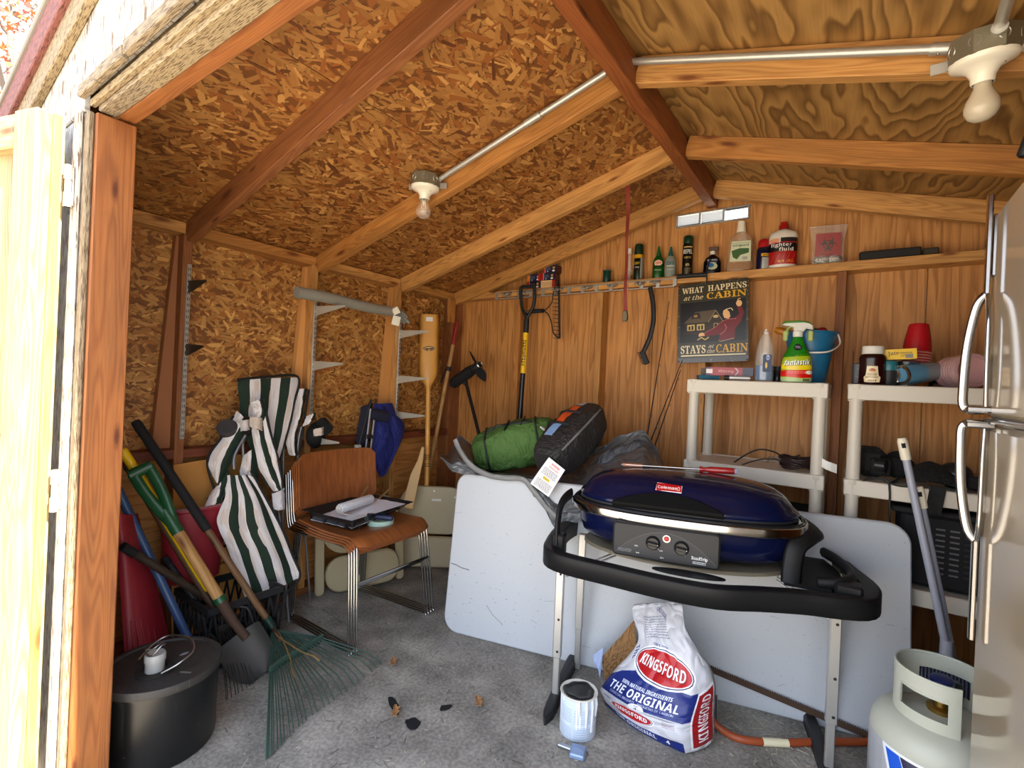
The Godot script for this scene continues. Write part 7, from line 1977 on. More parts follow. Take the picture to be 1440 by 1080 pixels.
	part(t, "arm_pad", panel([[352, 586, 0.17], [352, 600, 0.17]], [[368, 588, 0.18], [368, 606, 0.18]], 0.006, 4.0, 8), mat(Color(0.80, 0.74, 0.68), 0.85))
	part(t, "arm_pad", panel([[335, 592, 0.14], [338, 606, 0.14]], [[350, 590, 0.15], [350, 604, 0.15]], 0.006, 4.0, 9), mat(Color(0.78, 0.75, 0.74), 0.85))
	part(t, "foot_pad", panel([[383, 694, 0.20], [385, 716, 0.20]], [[399, 686, 0.21], [400, 716, 0.21]], 0.006, 4.0, 10), mat(Color(0.78, 0.77, 0.80), 0.85))
	# the second one behind, tall pad against the wall
	var t2 := thing("striped_chair", "striped camp chair folded upright against the left wall behind the nearer striped one", "camp chair", onx(400, 840, 0.08) * V(1, 0, 1), "striped camp chairs")
	part(t2, "back_cloth", panel([[334, 534, 0.03], [336, 560, 0.04], [340, 600, 0.06], [362, 650, 0.09], [384, 690, 0.1]], [[420, 531, 0.04], [415, 560, 0.06], [405, 605, 0.09], [392, 645, 0.11], [390, 692, 0.11]], 0.012, 9.0, 11), s6)
	part(t2, "side_cloth", panel([[418, 548, 0.05], [412, 590, 0.07], [403, 620, 0.08], [408, 640, 0.08]], [[432, 546, 0.06], [426, 580, 0.08], [418, 610, 0.09], [416, 640, 0.09]], 0.014, 5.0, 12), s2)
	for e in [[[334, 534, 0.045], [376, 530, 0.055], [419, 530, 0.055], [414, 565, 0.07], [404, 608, 0.10], [392, 650, 0.12]], [[434, 548, 0.07], [428, 590, 0.09], [420, 640, 0.1]]]:
		var p := PackedVector3Array()
		for q in e: p.append(onx(q[0], q[1], q[2]))
		part(t2, "edging", mb().tube(curve(p, 6), 0.006, 6), trim)
	for e in [[[399, 610, 0.06], [398, 700, 0.07], [398, 850, 0.10], [398, 872, 0.10]], [[424, 600, 0.08], [419, 640, 0.08], [430, 760, 0.09], [436, 850, 0.12]], [[384, 640, 0.05], [386, 760, 0.06], [388, 868, 0.08]]]:
		var p := PackedVector3Array()
		for q in e: p.append(onx(q[0], q[1], q[2]))
		part(t2, "frame_tube", mb().tube(curve(p, 5), 0.006, 8), grey)
	part(t2, "arm_bunch", mb().ball(onx(444, 612, 0.09), V(0.03, 0.07, 0.055), 14, 10), trim, "bunched black webbing")
	part(t2, "arm_pad", panel([[432, 585, 0.12], [426, 600, 0.12]], [[444, 580, 0.13], [440, 590, 0.13]], 0.006, 4.0, 13), s2)
	part(t2, "arm_pad", panel([[441, 604, 0.14], [442, 613, 0.14]], [[455, 600, 0.14], [454, 611, 0.14]], 0.006, 4.0, 15), mat(Color(0.80, 0.74, 0.68), 0.85))
	part(t2, "cup_holder", mb().lathe([V2(0, -0.03), V2(0.034, -0.03), V2(0.038, 0.03), V2(0, 0.028)], Transform3D(Basis(V(0, 0, 1), 1.1), onx(456, 600, 0.12)), 18), trim)
	# blue folding chair hanging by the far stud
	var bm := fabric(canvas(8, 8, Color(0.035, 0.06, 0.36)))
	bm = cloth(Color(0.05, 0.085, 0.36), 0.75, 0.15)
	var t3 := thing("blue_camp_chair", "folded royal blue camp chair leaning on the wall above the stacked chairs", "camp chair", onx(530, 700, 0.12) * V(1, 0, 1))
	part(t3, "seat_cloth", panel([[526, 568, 0.06], [524, 600, 0.08], [522, 640, 0.10], [535, 670, 0.11]], [[552, 567, 0.06], [560, 595, 0.07], [566, 615, 0.08], [540, 668, 0.10]], 0.018, 6.0, 21), bm)
	part(t3, "corner_cloth", panel([[545, 585, 0.07], [545, 640, 0.09], [536, 668, 0.10]], [[557, 585, 0.06], [568, 604, 0.07], [541, 667, 0.10]], 0.01, 3.0, 22), bm)
	part(t3, "back_cloth", panel([[508, 572, 0.07], [500, 620, 0.09]], [[524, 566, 0.08], [510, 640, 0.10]], 0.01, 3.0, 23), mat(Color(0.025, 0.03, 0.075), 0.85), "navy back rolled beside the poles")
	part(t3, "rolled_arm", mb().tube(PackedVector3Array([onx(520, 581, 0.11), onx(530, 584, 0.12), onx(543, 586, 0.13)]), [0.03, 0.036, 0.034], 14), mat(Color(0.03, 0.035, 0.085), 0.85))
	for e in [[[522, 562, 0.10], [505, 625, 0.12]], [[521, 575, 0.12], [512, 650, 0.13]], [[526, 590, 0.12], [518, 660, 0.13]]]:
		part(t3, "frame_tube", mb().tube(PackedVector3Array([onx(e[0][0], e[0][1], e[0][2]), onx(e[1][0], e[1][1], e[1][2]), onx(e[1][0] - 10, e[1][1] + 70, e[1][2] + 0.02)]), 0.008, 8), M.black if e[0][0] == 522 and e[0][1] == 562 else grey)
	part(t3, "joint", mb().box(onx(518, 614, 0.14), V(0.03, 0.02, 0.05), Basis.IDENTITY, 0.004), M.black)
	part(t3, "foot", mb().box(onx(503, 628, 0.13), V(0.03, 0.02, 0.03), Basis.IDENTITY, 0.004), M.white, "white plastic foot")

# ---------------------------------------------------------------- leaning tools
func pole(t: Node3D, called: String, a: Vector3, b: Vector3, r: float, m: Material, label := "", taper := 1.0) -> void:
	part(t, called, mb().tube(PackedVector3Array([a, a.lerp(b, 0.02), a.lerp(b, 0.98), b]), [r * 0.8, r, r * taper, r * taper * 0.85], 14), m, label)
func leaf_rake(t: Node3D, fer: Vector3, tips: Array, n: int, band_at: float, m: Material, r: float) -> void:
	var ends := curve(PackedVector3Array(tips), 10)
	var dirh := (ends[ends.size() / 2] - fer).normalized()
	var roots := []
	var mids := PackedVector3Array()
	for i in n:
		var s := float(i) / (n - 1)
		var e: Vector3 = ends[int(s * (ends.size() - 1))]
		var side := (ends[ends.size() - 1] - ends[0]).normalized()
		var root := fer + side * (s - 0.5) * 0.035 + dirh * 0.02
		var knee := root.lerp(e, 0.86) + V(0, 0.03, 0)
		part(t, "tine", mb().tube(PackedVector3Array([root, root.lerp(knee, 0.5) + V(0, 0.012, 0), knee, e.lerp(knee, 0.12) + V(0, 0.006, 0), e]), r, 5, true, 0.6), m)
		mids.append(root.lerp(knee, band_at) + V(0, 0.014, 0))
	part(t, "band", mb().tube(mids, 0.020, 6, true, 0.25, Vector3.UP if absf(dirh.y) < 0.8 else V(1, 0, 0)), m, "crosspiece")
func build_left_tools() -> void:
	# green leaf rake with a black foam grip
	var a := onx(190, 592, 0.05); var f := ony(384, 884, 0.125)
	var t := thing("leaf_rake", "green wire leaf rake with a long black foam grip, its fan spread on the floor", "rake", ony(460, 1000, 0.0))
	var g := a.lerp(f, 0.515)
	pole(t, "grip", a, g, 0.0175, M.softblack, "black foam grip")
	pole(t, "handle", g, f, 0.0135, M.oldhandle)
	part(t, "ferrule", mb().tube(PackedVector3Array([a.lerp(f, 0.945), f]), [0.017, 0.014], 12), mat(Color(0.02, 0.10, 0.07), 0.5))
	var gm := mat(Color(0.10, 0.18, 0.145), 0.5)
	var tips := []
	for q in [[374, 1068], [386, 1058], [410, 1032], [436, 1008], [470, 985], [505, 958], [536, 934]]: tips.append(ony(q[0], q[1], 0.004))
	leaf_rake(t, f, tips, 26, 0.50, gm, 0.0034)
	var bp := f.lerp(tips[3], 0.40) + V(0, 0.045, 0)
	part(t, "spring", mb().tube(curve(PackedVector3Array([f, f.lerp(bp, 0.5) + V(0.01, 0.012, 0.01), onp(425, 917, bp, V(0, 1, 0)), onp(440, 922, bp, V(0, 1, 0)), onp(449, 929, bp + V(0, -0.01, 0), V(0, 1, 0))]), 4), 0.003, 6), mat(Color(0.62, 0.50, 0.30), 0.4, 0.7))
	part(t, "spring", mb().tube(curve(PackedVector3Array([f, f.lerp(bp, 0.5) + V(-0.01, 0.012, -0.005), onp(408, 925, bp, V(0, 1, 0)), onp(410, 940, bp, V(0, 1, 0)), onp(415, 952, bp + V(0, -0.01, 0), V(0, 1, 0))]), 4), 0.003, 6), mat(Color(0.62, 0.50, 0.30), 0.4, 0.7))
	part(t, "clamp", mb().tube(PackedVector3Array([f, f.lerp(bp, 0.55)]), 0.014, 8, true, 0.6), M.rust)
	# dark rusty leaf rake behind
	var a2 := onx(172, 768, 0.30); var f2 := ony(303, 848, 0.22)
	var t2 := thing("leaf_rake", "old dark leaf rake with weathered crossing handle behind the green spade", "rake", ony(360, 950, 0.0))
	pole(t2, "handle", a2, a2.lerp(f2, 0.9), 0.014, tinted(M.oldhandle, Color(0.24, 0.19, 0.15)))
	part(t2, "ferrule", mb().tube(PackedVector3Array([a2.lerp(f2, 0.85), f2]), [0.018, 0.015], 10), M.softblack)
	part(t2, "butt", mb().tube(PackedVector3Array([a2, a2.lerp(f2, 0.12)]), 0.0155, 10), M.softblack)
	tips = []
	for q in [[318, 985], [335, 975], [355, 962], [372, 945], [392, 925]]: tips.append(ony(q[0], q[1], 0.004))
	leaf_rake(t2, f2, tips, 16, 0.4, M.iron, 0.0022)
	# spade with green D grip
	var s0 := onx(197, 662, 0.16); var s1 := ony(372, 945, 0.02)
	var t3 := thing("spade", "spade with dark green plastic grip and pale ash shaft leaning in the left corner", "spade", V(s1.x, 0, s1.z))
	var d := (s1 - s0).normalized()
	var green := mat(Color(0.035, 0.19, 0.09), 0.38)
	var sh0 := onp(252, 736, s0.lerp(s1, 0.33), V(1, 0, 0)); sh0 = s0 + d * (sh0 - s0).dot(d)
	var sh1 := onp(326, 832, s0.lerp(s1, 0.66), V(1, 0, 0)); sh1 = s0 + d * (sh1 - s0).dot(d)
	var sd := d.cross((EYE - s0).normalized()).normalized()
	if sd.y < 0: sd = -sd
	var gl := (sh0 - s0).length()
	part(t3, "grip_bar", mb().tube(PackedVector3Array([s0 - sd * 0.036, s0 + sd * 0.040]), 0.022, 12), green, "green grip")
	part(t3, "grip_eye", mb().tube(PackedVector3Array([s0 - sd * 0.0375, s0 - sd * 0.034]), 0.009, 10), M.gloss)
	for k in [-0.024, 0.028]:
		var yk := PackedVector3Array([s0 + sd * k, s0 + sd * k * 0.95 + d * gl * 0.35, s0 + sd * k * 0.5 + d * gl * 0.72, s0 + d * gl])
		part(t3, "grip_arm", mb().tube(curve(yk, 5), 0.021, 10, true, 0.75), green)
	part(t3, "socket", mb().tube(PackedVector3Array([s0 + d * gl * 0.70, s0 + d * gl * 0.85, sh0 + d * 0.03]), [0.017, 0.0225, 0.0225], 14), green)
	pole(t3, "shaft", sh0 + d * 0.02, sh1, 0.0205, M.handle)
	part(t3, "collar", mb().tube(PackedVector3Array([sh1 - d * 0.012, sh1 + d * 0.012]), 0.0225, 14), green)
	part(t3, "neck", mb().tube(curve(PackedVector3Array([sh1, sh1.lerp(s1, 0.3), sh1.lerp(s1, 0.55) + V(0.015, 0.01, 0)]), 4), [0.020, 0.020, 0.019, 0.018, 0.017, 0.016, 0.016, 0.016, 0.016], 12), M.rust)
	var bl := sh1.lerp(s1, 0.45)
	part(t3, "blade", mb().sheet(func(u: float, v: float) -> Vector3:
		var w := 0.085 * (1.0 - 0.55 * pow(maxf(v - 0.55, 0.0) / 0.45, 2.0))
		return bl.lerp(s1, v) + sd * ((u - 0.5) * 2.0 * w) + V(0.02, 0.0, 0.02) * (4.0 * (u - 0.5) * (u - 0.5)), 10, 10, 0.003), mat(Color(0.13, 0.125, 0.12), 0.5, 0.5))
	# garden fork with a yellow shaft
	var y0 := onx(172, 632, 0.08); var y1 := onx(294, 829, 0.30)
	var dy := (y1 - y0).normalized()
	var t4 := thing("garden_fork", "fork with a bright yellow shaft leaning behind the green-gripped spade", "fork", y1 + dy * 0.4)
	pole(t4, "shaft", y0, y1, 0.0165, M.yellow)
	var yy := y1 + dy * 0.10
	part(t4, "neck", mb().tube(PackedVector3Array([y1 - dy * 0.01, yy]), 0.013, 10), M.iron)
	for k in 4:
		var off := V(0.03, 0.02, -0.045) * (k - 1.5)
		var e := yy + dy * ((yy.y - 0.015) / -dy.y) * 0.98 + off
		part(t4, "prong", mb().tube(curve(PackedVector3Array([yy, yy + off * 0.9 + dy * 0.03, yy.lerp(e, 0.5) + off * 0.3, e]), 4), 0.006, 6), M.iron)
	# other handles in the dark corner
	var more := [["broom_handle", 176, 650, 0.05, 272, 808, 0.24, 0.0145, tinted(M.oldhandle, Color(0.36, 0.24, 0.14)), "brown wooden handle standing between the blue pole and the yellow shaft", "handle"],
		["blue_pole", 158, 672, 0.12, 224, 812, 0.26, 0.015, mat(Color(0.12, 0.22, 0.38), 0.4), "dark blue metal pole leaning in front of the red scoop in the left corner", "pole"],
		["black_pole", 232, 785, 0.15, 300, 880, 0.26, 0.012, M.black, "black metal rod beside the yellow shaft, low in the left corner", "pole"],
		["black_pole", 246, 775, 0.12, 318, 872, 0.24, 0.011, M.iron, "dark iron rod right of the other black rod, low in the left corner", "pole"]]
	for q in more:
		var p0 := onx(q[1], q[2], q[3]); var p1 := onx(q[4], q[5], q[6])
		var dd := (p1 - p0).normalized()
		p1 = p0 + dd * ((p0.y - 0.014) / -dd.y)
		var tt := thing(q[0], q[9], q[10], p1)
		pole(tt, "shaft", p0, p1, q[7], q[8])
		part(tt, "end_cap", mb().tube(PackedVector3Array([p0 - dd * 0.004, p0 + dd * 0.03]), q[7] * 1.08, 12), M.softblack if q[10] == "pole" else q[8])
	# red plastic scoop
	var redm := mat(Color(0.46, 0.06, 0.10), 0.5)
	var t5 := thing("snow_shovel", "dark red plastic snow shovel blade standing in the left corner", "shovel", ony(200, 960, 0.0))
	var e0 := [onx(160, 715, 0.20), onx(192, 722, 0.14), onx(176, 930, 0.36), onx(238, 905, 0.26)]
	part(t5, "blade", mb().sheet(func(u: float, v: float) -> Vector3: return (e0[0] as Vector3).lerp(e0[1], u).lerp((e0[2] as Vector3).lerp(e0[3], u), v) + V(0.05, 0, 0.02) * (1.0 - pow(2.0 * u - 1.0, 2.0)) + V(0.01, 0, 0) * sin(v * 3.0), 12, 16, 0.004), redm)
	for k in 7:
		var u := 0.12 + 0.76 * k / 6.0
		var p := PackedVector3Array()
		for j in 7:
			var v := 0.72 + 0.26 * j / 6.0
			p.append((e0[0] as Vector3).lerp(e0[1], u).lerp((e0[2] as Vector3).lerp(e0[3], u), v) + V(0.052, 0, 0.022) * (1.0 - pow(2.0 * u - 1.0, 2.0)) + V(0.012, 0, 0.003))
		part(t5, "rib", mb().tube(p, 0.003, 6), redm)
	var t6 := thing("red_tub", "dark red plastic tub behind the leaning handles in the left corner", "tub", onx(240, 830, 0.06) * V(1, 0, 1))
	var tb := onx(238, 745, 0.10)
	part(t6, "tub", mb().lathe([V2(0, 0), V2(0.13, 0), V2(0.165, 0.30), V2(0.175, 0.305), V2(0.175, 0.32), V2(0.155, 0.32), V2(0.125, 0.02), V2(0, 0.02)], upright(V(0.10, 0.30, 1.74)), 28, 0.55, 0.8), redm)
	part(t6, "rim", mb().lathe([V2(0.17, 0.312), V2(0.18, 0.316), V2(0.17, 0.322)], upright(V(0.10, 0.30, 1.74)), 28, 0.55, 0.8), mat(Color(0.45, 0.30, 0.32), 0.4))
	# black milk crate under it
	var t7 := thing("milk_crate", "black plastic lattice crate on the floor in the left corner behind the pail", "crate", V(0.22, 0, 1.64))
	var cm := mb()
	for s in [-1, 1]:
		cm.box(V(0.22, 0.245, 1.64 + s * 0.15), V(0.31, 0.03, 0.012), Basis.IDENTITY, 0.002).box(V(0.22 + s * 0.15, 0.245, 1.64), V(0.012, 0.03, 0.31), Basis.IDENTITY, 0.002)
		cm.box(V(0.22, 0.02, 1.64 + s * 0.15), V(0.31, 0.03, 0.012), Basis.IDENTITY, 0.002).box(V(0.22 + s * 0.15, 0.02, 1.64), V(0.012, 0.03, 0.31), Basis.IDENTITY, 0.002)
		for k in 8:
			for j in [-1, 1]:
				cm.stick(V(0.085 + k * 0.038, 0.03, 1.64 + s * 0.15), V(0.085 + k * 0.038 + j * 0.04, 0.235, 1.64 + s * 0.15), 0.008, 0.006, V(1, 0, 0), 0.001)
				cm.stick(V(0.22 + s * 0.15, 0.03, 1.505 + k * 0.038), V(0.22 + s * 0.15, 0.235, 1.505 + k * 0.038 + j * 0.04), 0.008, 0.006, V(0, 0, 1), 0.001)
	cm.box(V(0.22, 0.008, 1.64), V(0.30, 0.012, 0.30), Basis.IDENTITY, 0.002)
	part(t7, "lattice", cm, M.black)
	# brown carton with pencil notes on the wall side
	var im := canvas(128, 256, Color(0.72, 0.50, 0.24))
	for k in 7: scribble(im, Rect2(8, 30 + k * 24, 60, 14), 1, Color(0.25, 0.17, 0.10), 3)
	var bo := onx(280, 800, 0.06)
	var t8 := thing("cardboard", "tan cardboard sheet with handwritten notes leaning under the left wall's rail", "cardboard", V(0.02, 0.0, 1.6))
	part(t8, "sheet", mb().prism(pl([1.80, 0.0, 1.43, 0.0, 1.43, 0.66, 1.52, 0.80, 1.80, 0.78]), 0.006, face(V(0.06, 0.002, 0), V(0, 0, 1), V(-0.065, 1, 0)) if false else Transform3D(Basis(V(0, 0, 1), V(-0.07, 0.9976, 0), V(-0.9976, -0.07, 0)), V(0.075, 0.002, 0)), 0.0), texmat(im, 0.85))
	build_corner()

func build_corner() -> void:
	# wooden oar, blade up
	var a := onx(604, 442, 0.035); var b := onx(600, 690, 0.13)
	var d := (b - a).normalized()
	var foot := a + d * ((a.y - 0.012) / -d.y)
	var t := thing("oar", "varnished wooden oar standing blade up in the far left corner", "oar", V(foot.x, 0, foot.z))
	var toward := (EYE - a); toward.y = 0; toward = toward.normalized()
	var sd := d.cross(toward).normalized()
	var wood: Material = M.oarwood
	var bl := (onx(604, 548, 0.07) - a).length()
	var rows := []
	for i in 17:
		var s := i / 16.0
		var w := 0.068 if s < 0.78 else lerpf(0.068, 0.018, smoothstep(0.0, 1.0, (s - 0.78) / 0.22))
		if i == 0: w = 0.062
		var th := lerpf(0.005, 0.016, smoothstep(0.3, 1.0, s))
		var c := a + d * (s * bl)
		rows.append([c + sd * w, c + sd * w * 0.5 + toward * th, c + toward * (th + 0.003), c - sd * w * 0.5 + toward * th, c - sd * w, c - sd * w * 0.5 - toward * th, c - toward * (th + 0.003), c + sd * w * 0.5 - toward * th])
	var bm := mb().loft(rows)
	for i in bm.uv.size(): bm.uv[i] = V2((bm.v[i] - a).dot(d), (bm.v[i] - a).dot(sd))
	part(t, "blade", bm, wood)
	part(t, "shaft", mb().tube(PackedVector3Array([a + d * (bl - 0.03), b]), 0.0165, 14), wood)
	part(t, "ferrule", mb().tube(PackedVector3Array([b - d * 0.02, b + d * 0.03]), 0.020, 14), M.softblack)
	part(t, "shaft_end", mb().tube(PackedVector3Array([b, foot]), 0.0165, 14), wood)
	for k in 5:
		var c: Vector3 = a.lerp(b, 0.80 + 0.012 * k + (0.015 if k > 2 else 0.0))
		var w := PackedVector3Array()
		for j in 12: w.append(c + (sd * cos(TAU * j / 12) + toward * sin(TAU * j / 12)) * 0.019 + d * 0.002 * sin(TAU * j / 12 + k))
		part(t, "wire_turn", mb().tube(w, 0.0018, 5, false, 1.0, Vector3.ZERO, true), M.iron)
	var F := face(a, sd, -d)
	if F.basis.z.dot(toward) < 0: F = face(a, -sd, -d)
	part(t, "sticker", mb().prism(rrect(0.045, 0.03, 0.003, 3, V2(0.0, -0.035)), 0.001, F * Transform3D(Basis.IDENTITY, V(0, 0, 0.008))), M.paper, "white price sticker")
	var lg := canvas(128, 64, Color(0.80, 0.60, 0.28))
	fill_oval(lg, V2(64, 32), 56, 26, Color(0.16, 0.11, 0.06))
	fill_oval(lg, V2(64, 32), 48, 18, Color(0.80, 0.60, 0.28))
	fill_poly(lg, PackedVector2Array([V2(20, 26), V2(60, 32), V2(106, 20), V2(100, 42), V2(40, 46)]), Color(0.10, 0.07, 0.04))
	part(t, "oval_mark", mb().prism(oval(0.044, 0.019, 28, V2(0, -0.235)), 0.001, F * Transform3D(Basis.IDENTITY, V(0, 0, 0.0085))), texmat(lg, 0.4))
	# second, bare oar beside it, its blade down behind the beige chair
	var a3 := onx(590, 648, 0.16); var b3 := onx(576, 706, 0.18)
	var d3 := (b3 - a3).normalized()
	var t3 := thing("oar", "pale oar blade pointing down behind the beige chair, left of the wired oar", "oar", b3)
	part(t3, "blade", mb().prism(PackedVector2Array([V2(-0.008, 0.09), V2(0.010, 0.09), V2(0.022, 0.0), V2(0.030, -0.30), V2(-0.040, -0.30), V2(-0.036, -0.10), V2(-0.014, 0.0)]), 0.012, face(a3, -d3.cross(toward).normalized() if d3.cross(toward).x < 0 else d3.cross(toward).normalized(), -d3), 0.004), mat(Color(0.80, 0.64, 0.40), 0.5))
	# hoe handle with a red tip
	var h0 := onz(643, 453, 0.07); var h1 := onz(608, 640, 0.22)
	var dh := (h1 - h0).normalized()
	var hf := h0 + dh * minf((h0.y - 0.012) / -dh.y, 99.0)
	hf = h0 + dh * ((h0.y - 0.35) / -dh.y)
	var t4 := thing("wooden_pole", "wooden pole with a dark red tip leaning in the corner right of the oar", "pole", hf)
	pole(t4, "shaft", h0.lerp(hf, 0.05), hf, 0.0145, M.handle)
	part(t4, "tip", mb().tube(PackedVector3Array([h0, h0 + dh * 0.012, h0.lerp(hf, 0.13)]), [0.010, 0.0155, 0.0165], 12), mat(Color(0.48, 0.09, 0.08), 0.35), "dark red tip")
	var hc := onz(631, 519, 0.12); hc = h0 + dh * (hc - h0).dot(dh)
	part(t4, "clip", mb().tube(PackedVector3Array([hc - dh * 0.016, hc + dh * 0.016]), 0.019, 12), M.black)
	part(t4, "clip_tail", mb().stick(hc + V(-0.012, 0, 0.01), hc + V(-0.05, -0.10, 0.02), 0.014, 0.006, V(1, 0, 0), 0.001), M.black)
	# electric outboard standing on its head
	var m0 := onz(635, 541, 0.15); var m1 := onz(667, 518, 0.19)
	var t5 := thing("outboard_motor", "black electric outboard motor with two-bladed propeller standing upside down by the back wall", "outboard motor", onz(672, 605, 0.2))
	var am := (m1 - m0).normalized()
	var ML := (m1 - m0).length()
	part(t5, "pod", mb().lathe([V2(0, 0), V2(0.022, 0.002), V2(0.034, 0.018), V2(0.038, 0.04), V2(0.038, ML * 0.8), V2(0.033, ML * 0.95), V2(0, ML * 0.96)], along(m0, m1), 24), M.softblack)
	var hub := m1 + am * 0.03
	part(t5, "hub", mb().lathe([V2(0, -0.05), V2(0.026, -0.05), V2(0.030, -0.02), V2(0.026, 0.02), V2(0.018, 0.03), V2(0.016, 0.026), V2(0, 0.024)], along(hub, hub + am), 20), M.black)
	part(t5, "hub_ring", mb().lathe([V2(0.018, 0.026), V2(0.021, 0.031), V2(0.025, 0.026)], along(hub, hub + am), 20), M.steel)
	for k in 2:
		var dr := (onz(661, 501, 0.18) - onz(669, 517, 0.18)).normalized() if k == 0 else (onz(680, 536, 0.18) - onz(671, 519, 0.18)).normalized()
		var len := 0.105
		var ws := am.cross(dr).normalized()
		part(t5, "blade", mb().sheet(func(u: float, v: float) -> Vector3:
			var w := 0.028 * sin(PI * clampf(0.18 + 0.8 * v, 0, 1)) + 0.004
			return hub + dr * (0.015 + len * v) + (ws * 0.85 + am * 0.5) * ((u - 0.5) * 2.0 * w), 8, 12, 0.004), M.softblack)
	var ms := m0.lerp(m1, 0.45)
	part(t5, "plate", mb().box(ms + (EYE - ms).normalized() * 0.036, V(0.03, 0.016, 0.004), Basis(Vector3.UP, 0.6) * Basis(Vector3.BACK, 0.5), 0.001), M.iron)
	var mt := onz(656, 540, 0.155); var mbm := onz(671, 600, 0.20)
	var md := (mbm - mt).normalized()
	part(t5, "bracket", mb().tube(PackedVector3Array([ms, mt]), [0.028, 0.016], 10), M.softblack)
	part(t5, "shaft", mb().tube(PackedVector3Array([mt - md * 0.03, mbm + md * 0.55]), 0.0115, 12), M.gloss)

const TOP := 1.2545
func build_shelf_items() -> void:
	rng.seed = 101
	# left unit, top shelf
	var red := canvas(256, 64, Color(0.58, 0.08, 0.12))
	red.fill_rect(Rect2i(0, 0, 26, 64), Color(0.06, 0.08, 0.32))
	red.fill_rect(Rect2i(2, 14, 36, 34), Color(0.86, 0.82, 0.80))
	write(red, "Whitening", V2(110, 32), 20, Color(0.75, 0.55, 0.55), 84)
	stroke(red, PackedVector2Array([V2(160, 2), V2(178, 30), V2(160, 62)]), 6, Color(0.7, 0.7, 0.74))
	red.fill_rect(Rect2i(200, 0, 56, 64), Color(0.05, 0.06, 0.22))
	var p := onz(1025, 524, 0.31)
	var t := thing("toothpaste_box", "long red toothpaste box with a white end panel on the left white shelf", "box", V(p.x, TOP + 0.018, 0.30), "", Basis(Vector3.UP, 0.12))
	lpart(t, "carton", mb().box(V(0, 0.021, 0), V(0.20, 0.040, 0.042), Basis.IDENTITY, 0.001), mat(Color(0.58, 0.08, 0.12), 0.35))
	lpart(t, "printed_face", mb().prism(pl([-0.099, 0.002, 0.099, 0.002, 0.099, 0.040, -0.099, 0.040]), 0.001, Transform3D(Basis.IDENTITY, V(0, 0, 0.0212))), texmat(red, 0.3))
	p = onz(988, 527, 0.335)
	t = thing("small_carton", "small teal and white carton poking out under the red toothpaste box", "box", V(p.x + 0.02, TOP, 0.32), "", Basis(Vector3.UP, 0.5))
	var te := canvas(64, 64, Color(0.10, 0.36, 0.45))
	fill_oval(te, V2(32, 32), 22, 22, Color(0.85, 0.88, 0.9))
	fill_oval(te, V2(32, 32), 14, 14, Color(0.10, 0.36, 0.45))
	lpart(t, "carton", mb().box(V(0, 0.010, 0), V(0.09, 0.018, 0.05), Basis.IDENTITY, 0.001), texmat(te, 0.4))
	p = onz(1036, 531, 0.335)
	t = thing("silver_tube", "silver tube lying in front of the red toothpaste box", "tube", V(p.x, TOP, 0.335))
	part(t, "tube", mb().tube(PackedVector3Array([V(p.x - 0.028, TOP + 0.0105, 0.350), V(p.x + 0.055, TOP + 0.0105, 0.335)]), 0.010, 12), mat(Color(0.72, 0.72, 0.72), 0.3, 0.5))
	part(t, "cap", mb().tube(PackedVector3Array([V(p.x - 0.05, TOP + 0.0105, 0.354), V(p.x - 0.028, TOP + 0.0105, 0.350)]), 0.0105, 12), M.black)
	p = onz(990, 520, 0.25)
	solo("toiletry_box", "grey box standing at the back of the left shelf's end", "box", V(p.x, TOP, 0.22), mb().box(V(p.x + 0.01, TOP + 0.028, 0.22), V(0.06, 0.055, 0.06), Basis(Vector3.UP, 0.2), 0.002), mat(Color(0.30, 0.27, 0.24), 0.6))
	# clear bottle with blue liquid
	var o := onz(1074, 535, 0.335); o.y = TOP
	var h := onz(1074, 463, 0.335).y - o.y
	var li := canvas(128, 128, Color(0.03, 0.13, 0.30))
	fill_oval(li, V2(72, 22), 26, 20, Color(0.62, 0.66, 0.78))
	write(li, "dish", V2(72, 22), 18, Color(0.05, 0.08, 0.3), 40)
	fill_oval(li, V2(52, 80), 16, 24, Color(0.75, 0.66, 0.30))
	t = vessel("dish_soap", "clear squeeze bottle a third full of blue liquid on the left white shelf", "bottle", o, [["bottle", [V2(0, 0), V2(0.034, 0), V2(0.037, 0.005), V2(0.036, h * 0.45), V2(0.033, h * 0.62), V2(0.022, h * 0.82), V2(0.011, h * 0.90), V2(0.010, h * 0.93)], M.clear], ["liquid", [V2(0, 0.003), V2(0.0345, 0.004), V2(0.0345, h * 0.30), V2(0, h * 0.30)], mat(Color(0.05, 0.27, 0.48), 0.15)], ["cap", [V2(0.012, h * 0.91), V2(0.012, h * 0.95), V2(0.006, h * 0.96), V2(0.006, h), V2(0, h)], M.clear]], 1.0, 0.7)
	lpart(t, "label", mb().prism(rrect(0.034, 0.075, 0.006, 3, V2(0.010, h * 0.34)), 0.0015, Transform3D(Basis.IDENTITY, V(0, 0, 0.0262))), texmat(li, 0.4))
	# small dark bottle behind
	o = onz(1093, 533, 0.27); o.y = TOP
	vessel("small_jar", "small dark bottle between the blue soap and the green spray bottle", "jar", o, [["jar", [V2(0, 0), V2(0.022, 0), V2(0.023, 0.004), V2(0.022, 0.045), V2(0.014, 0.052)], M.gloss], ["cap", [V2(0, 0.05), V2(0.016, 0.05), V2(0.016, 0.068), V2(0, 0.068)], M.black]])
	# green trigger spray
	o = onz(1119, 537, 0.345); o.y = TOP
	h = onz(1119, 452, 0.345).y - o.y
	var fi := canvas(256, 384, Color(0.10, 0.45, 0.07))
	fill_poly(fi, PackedVector2Array([V2(0, 190), V2(256, 150), V2(256, 384), V2(0, 384)]), Color(0.62, 0.70, 0.10))
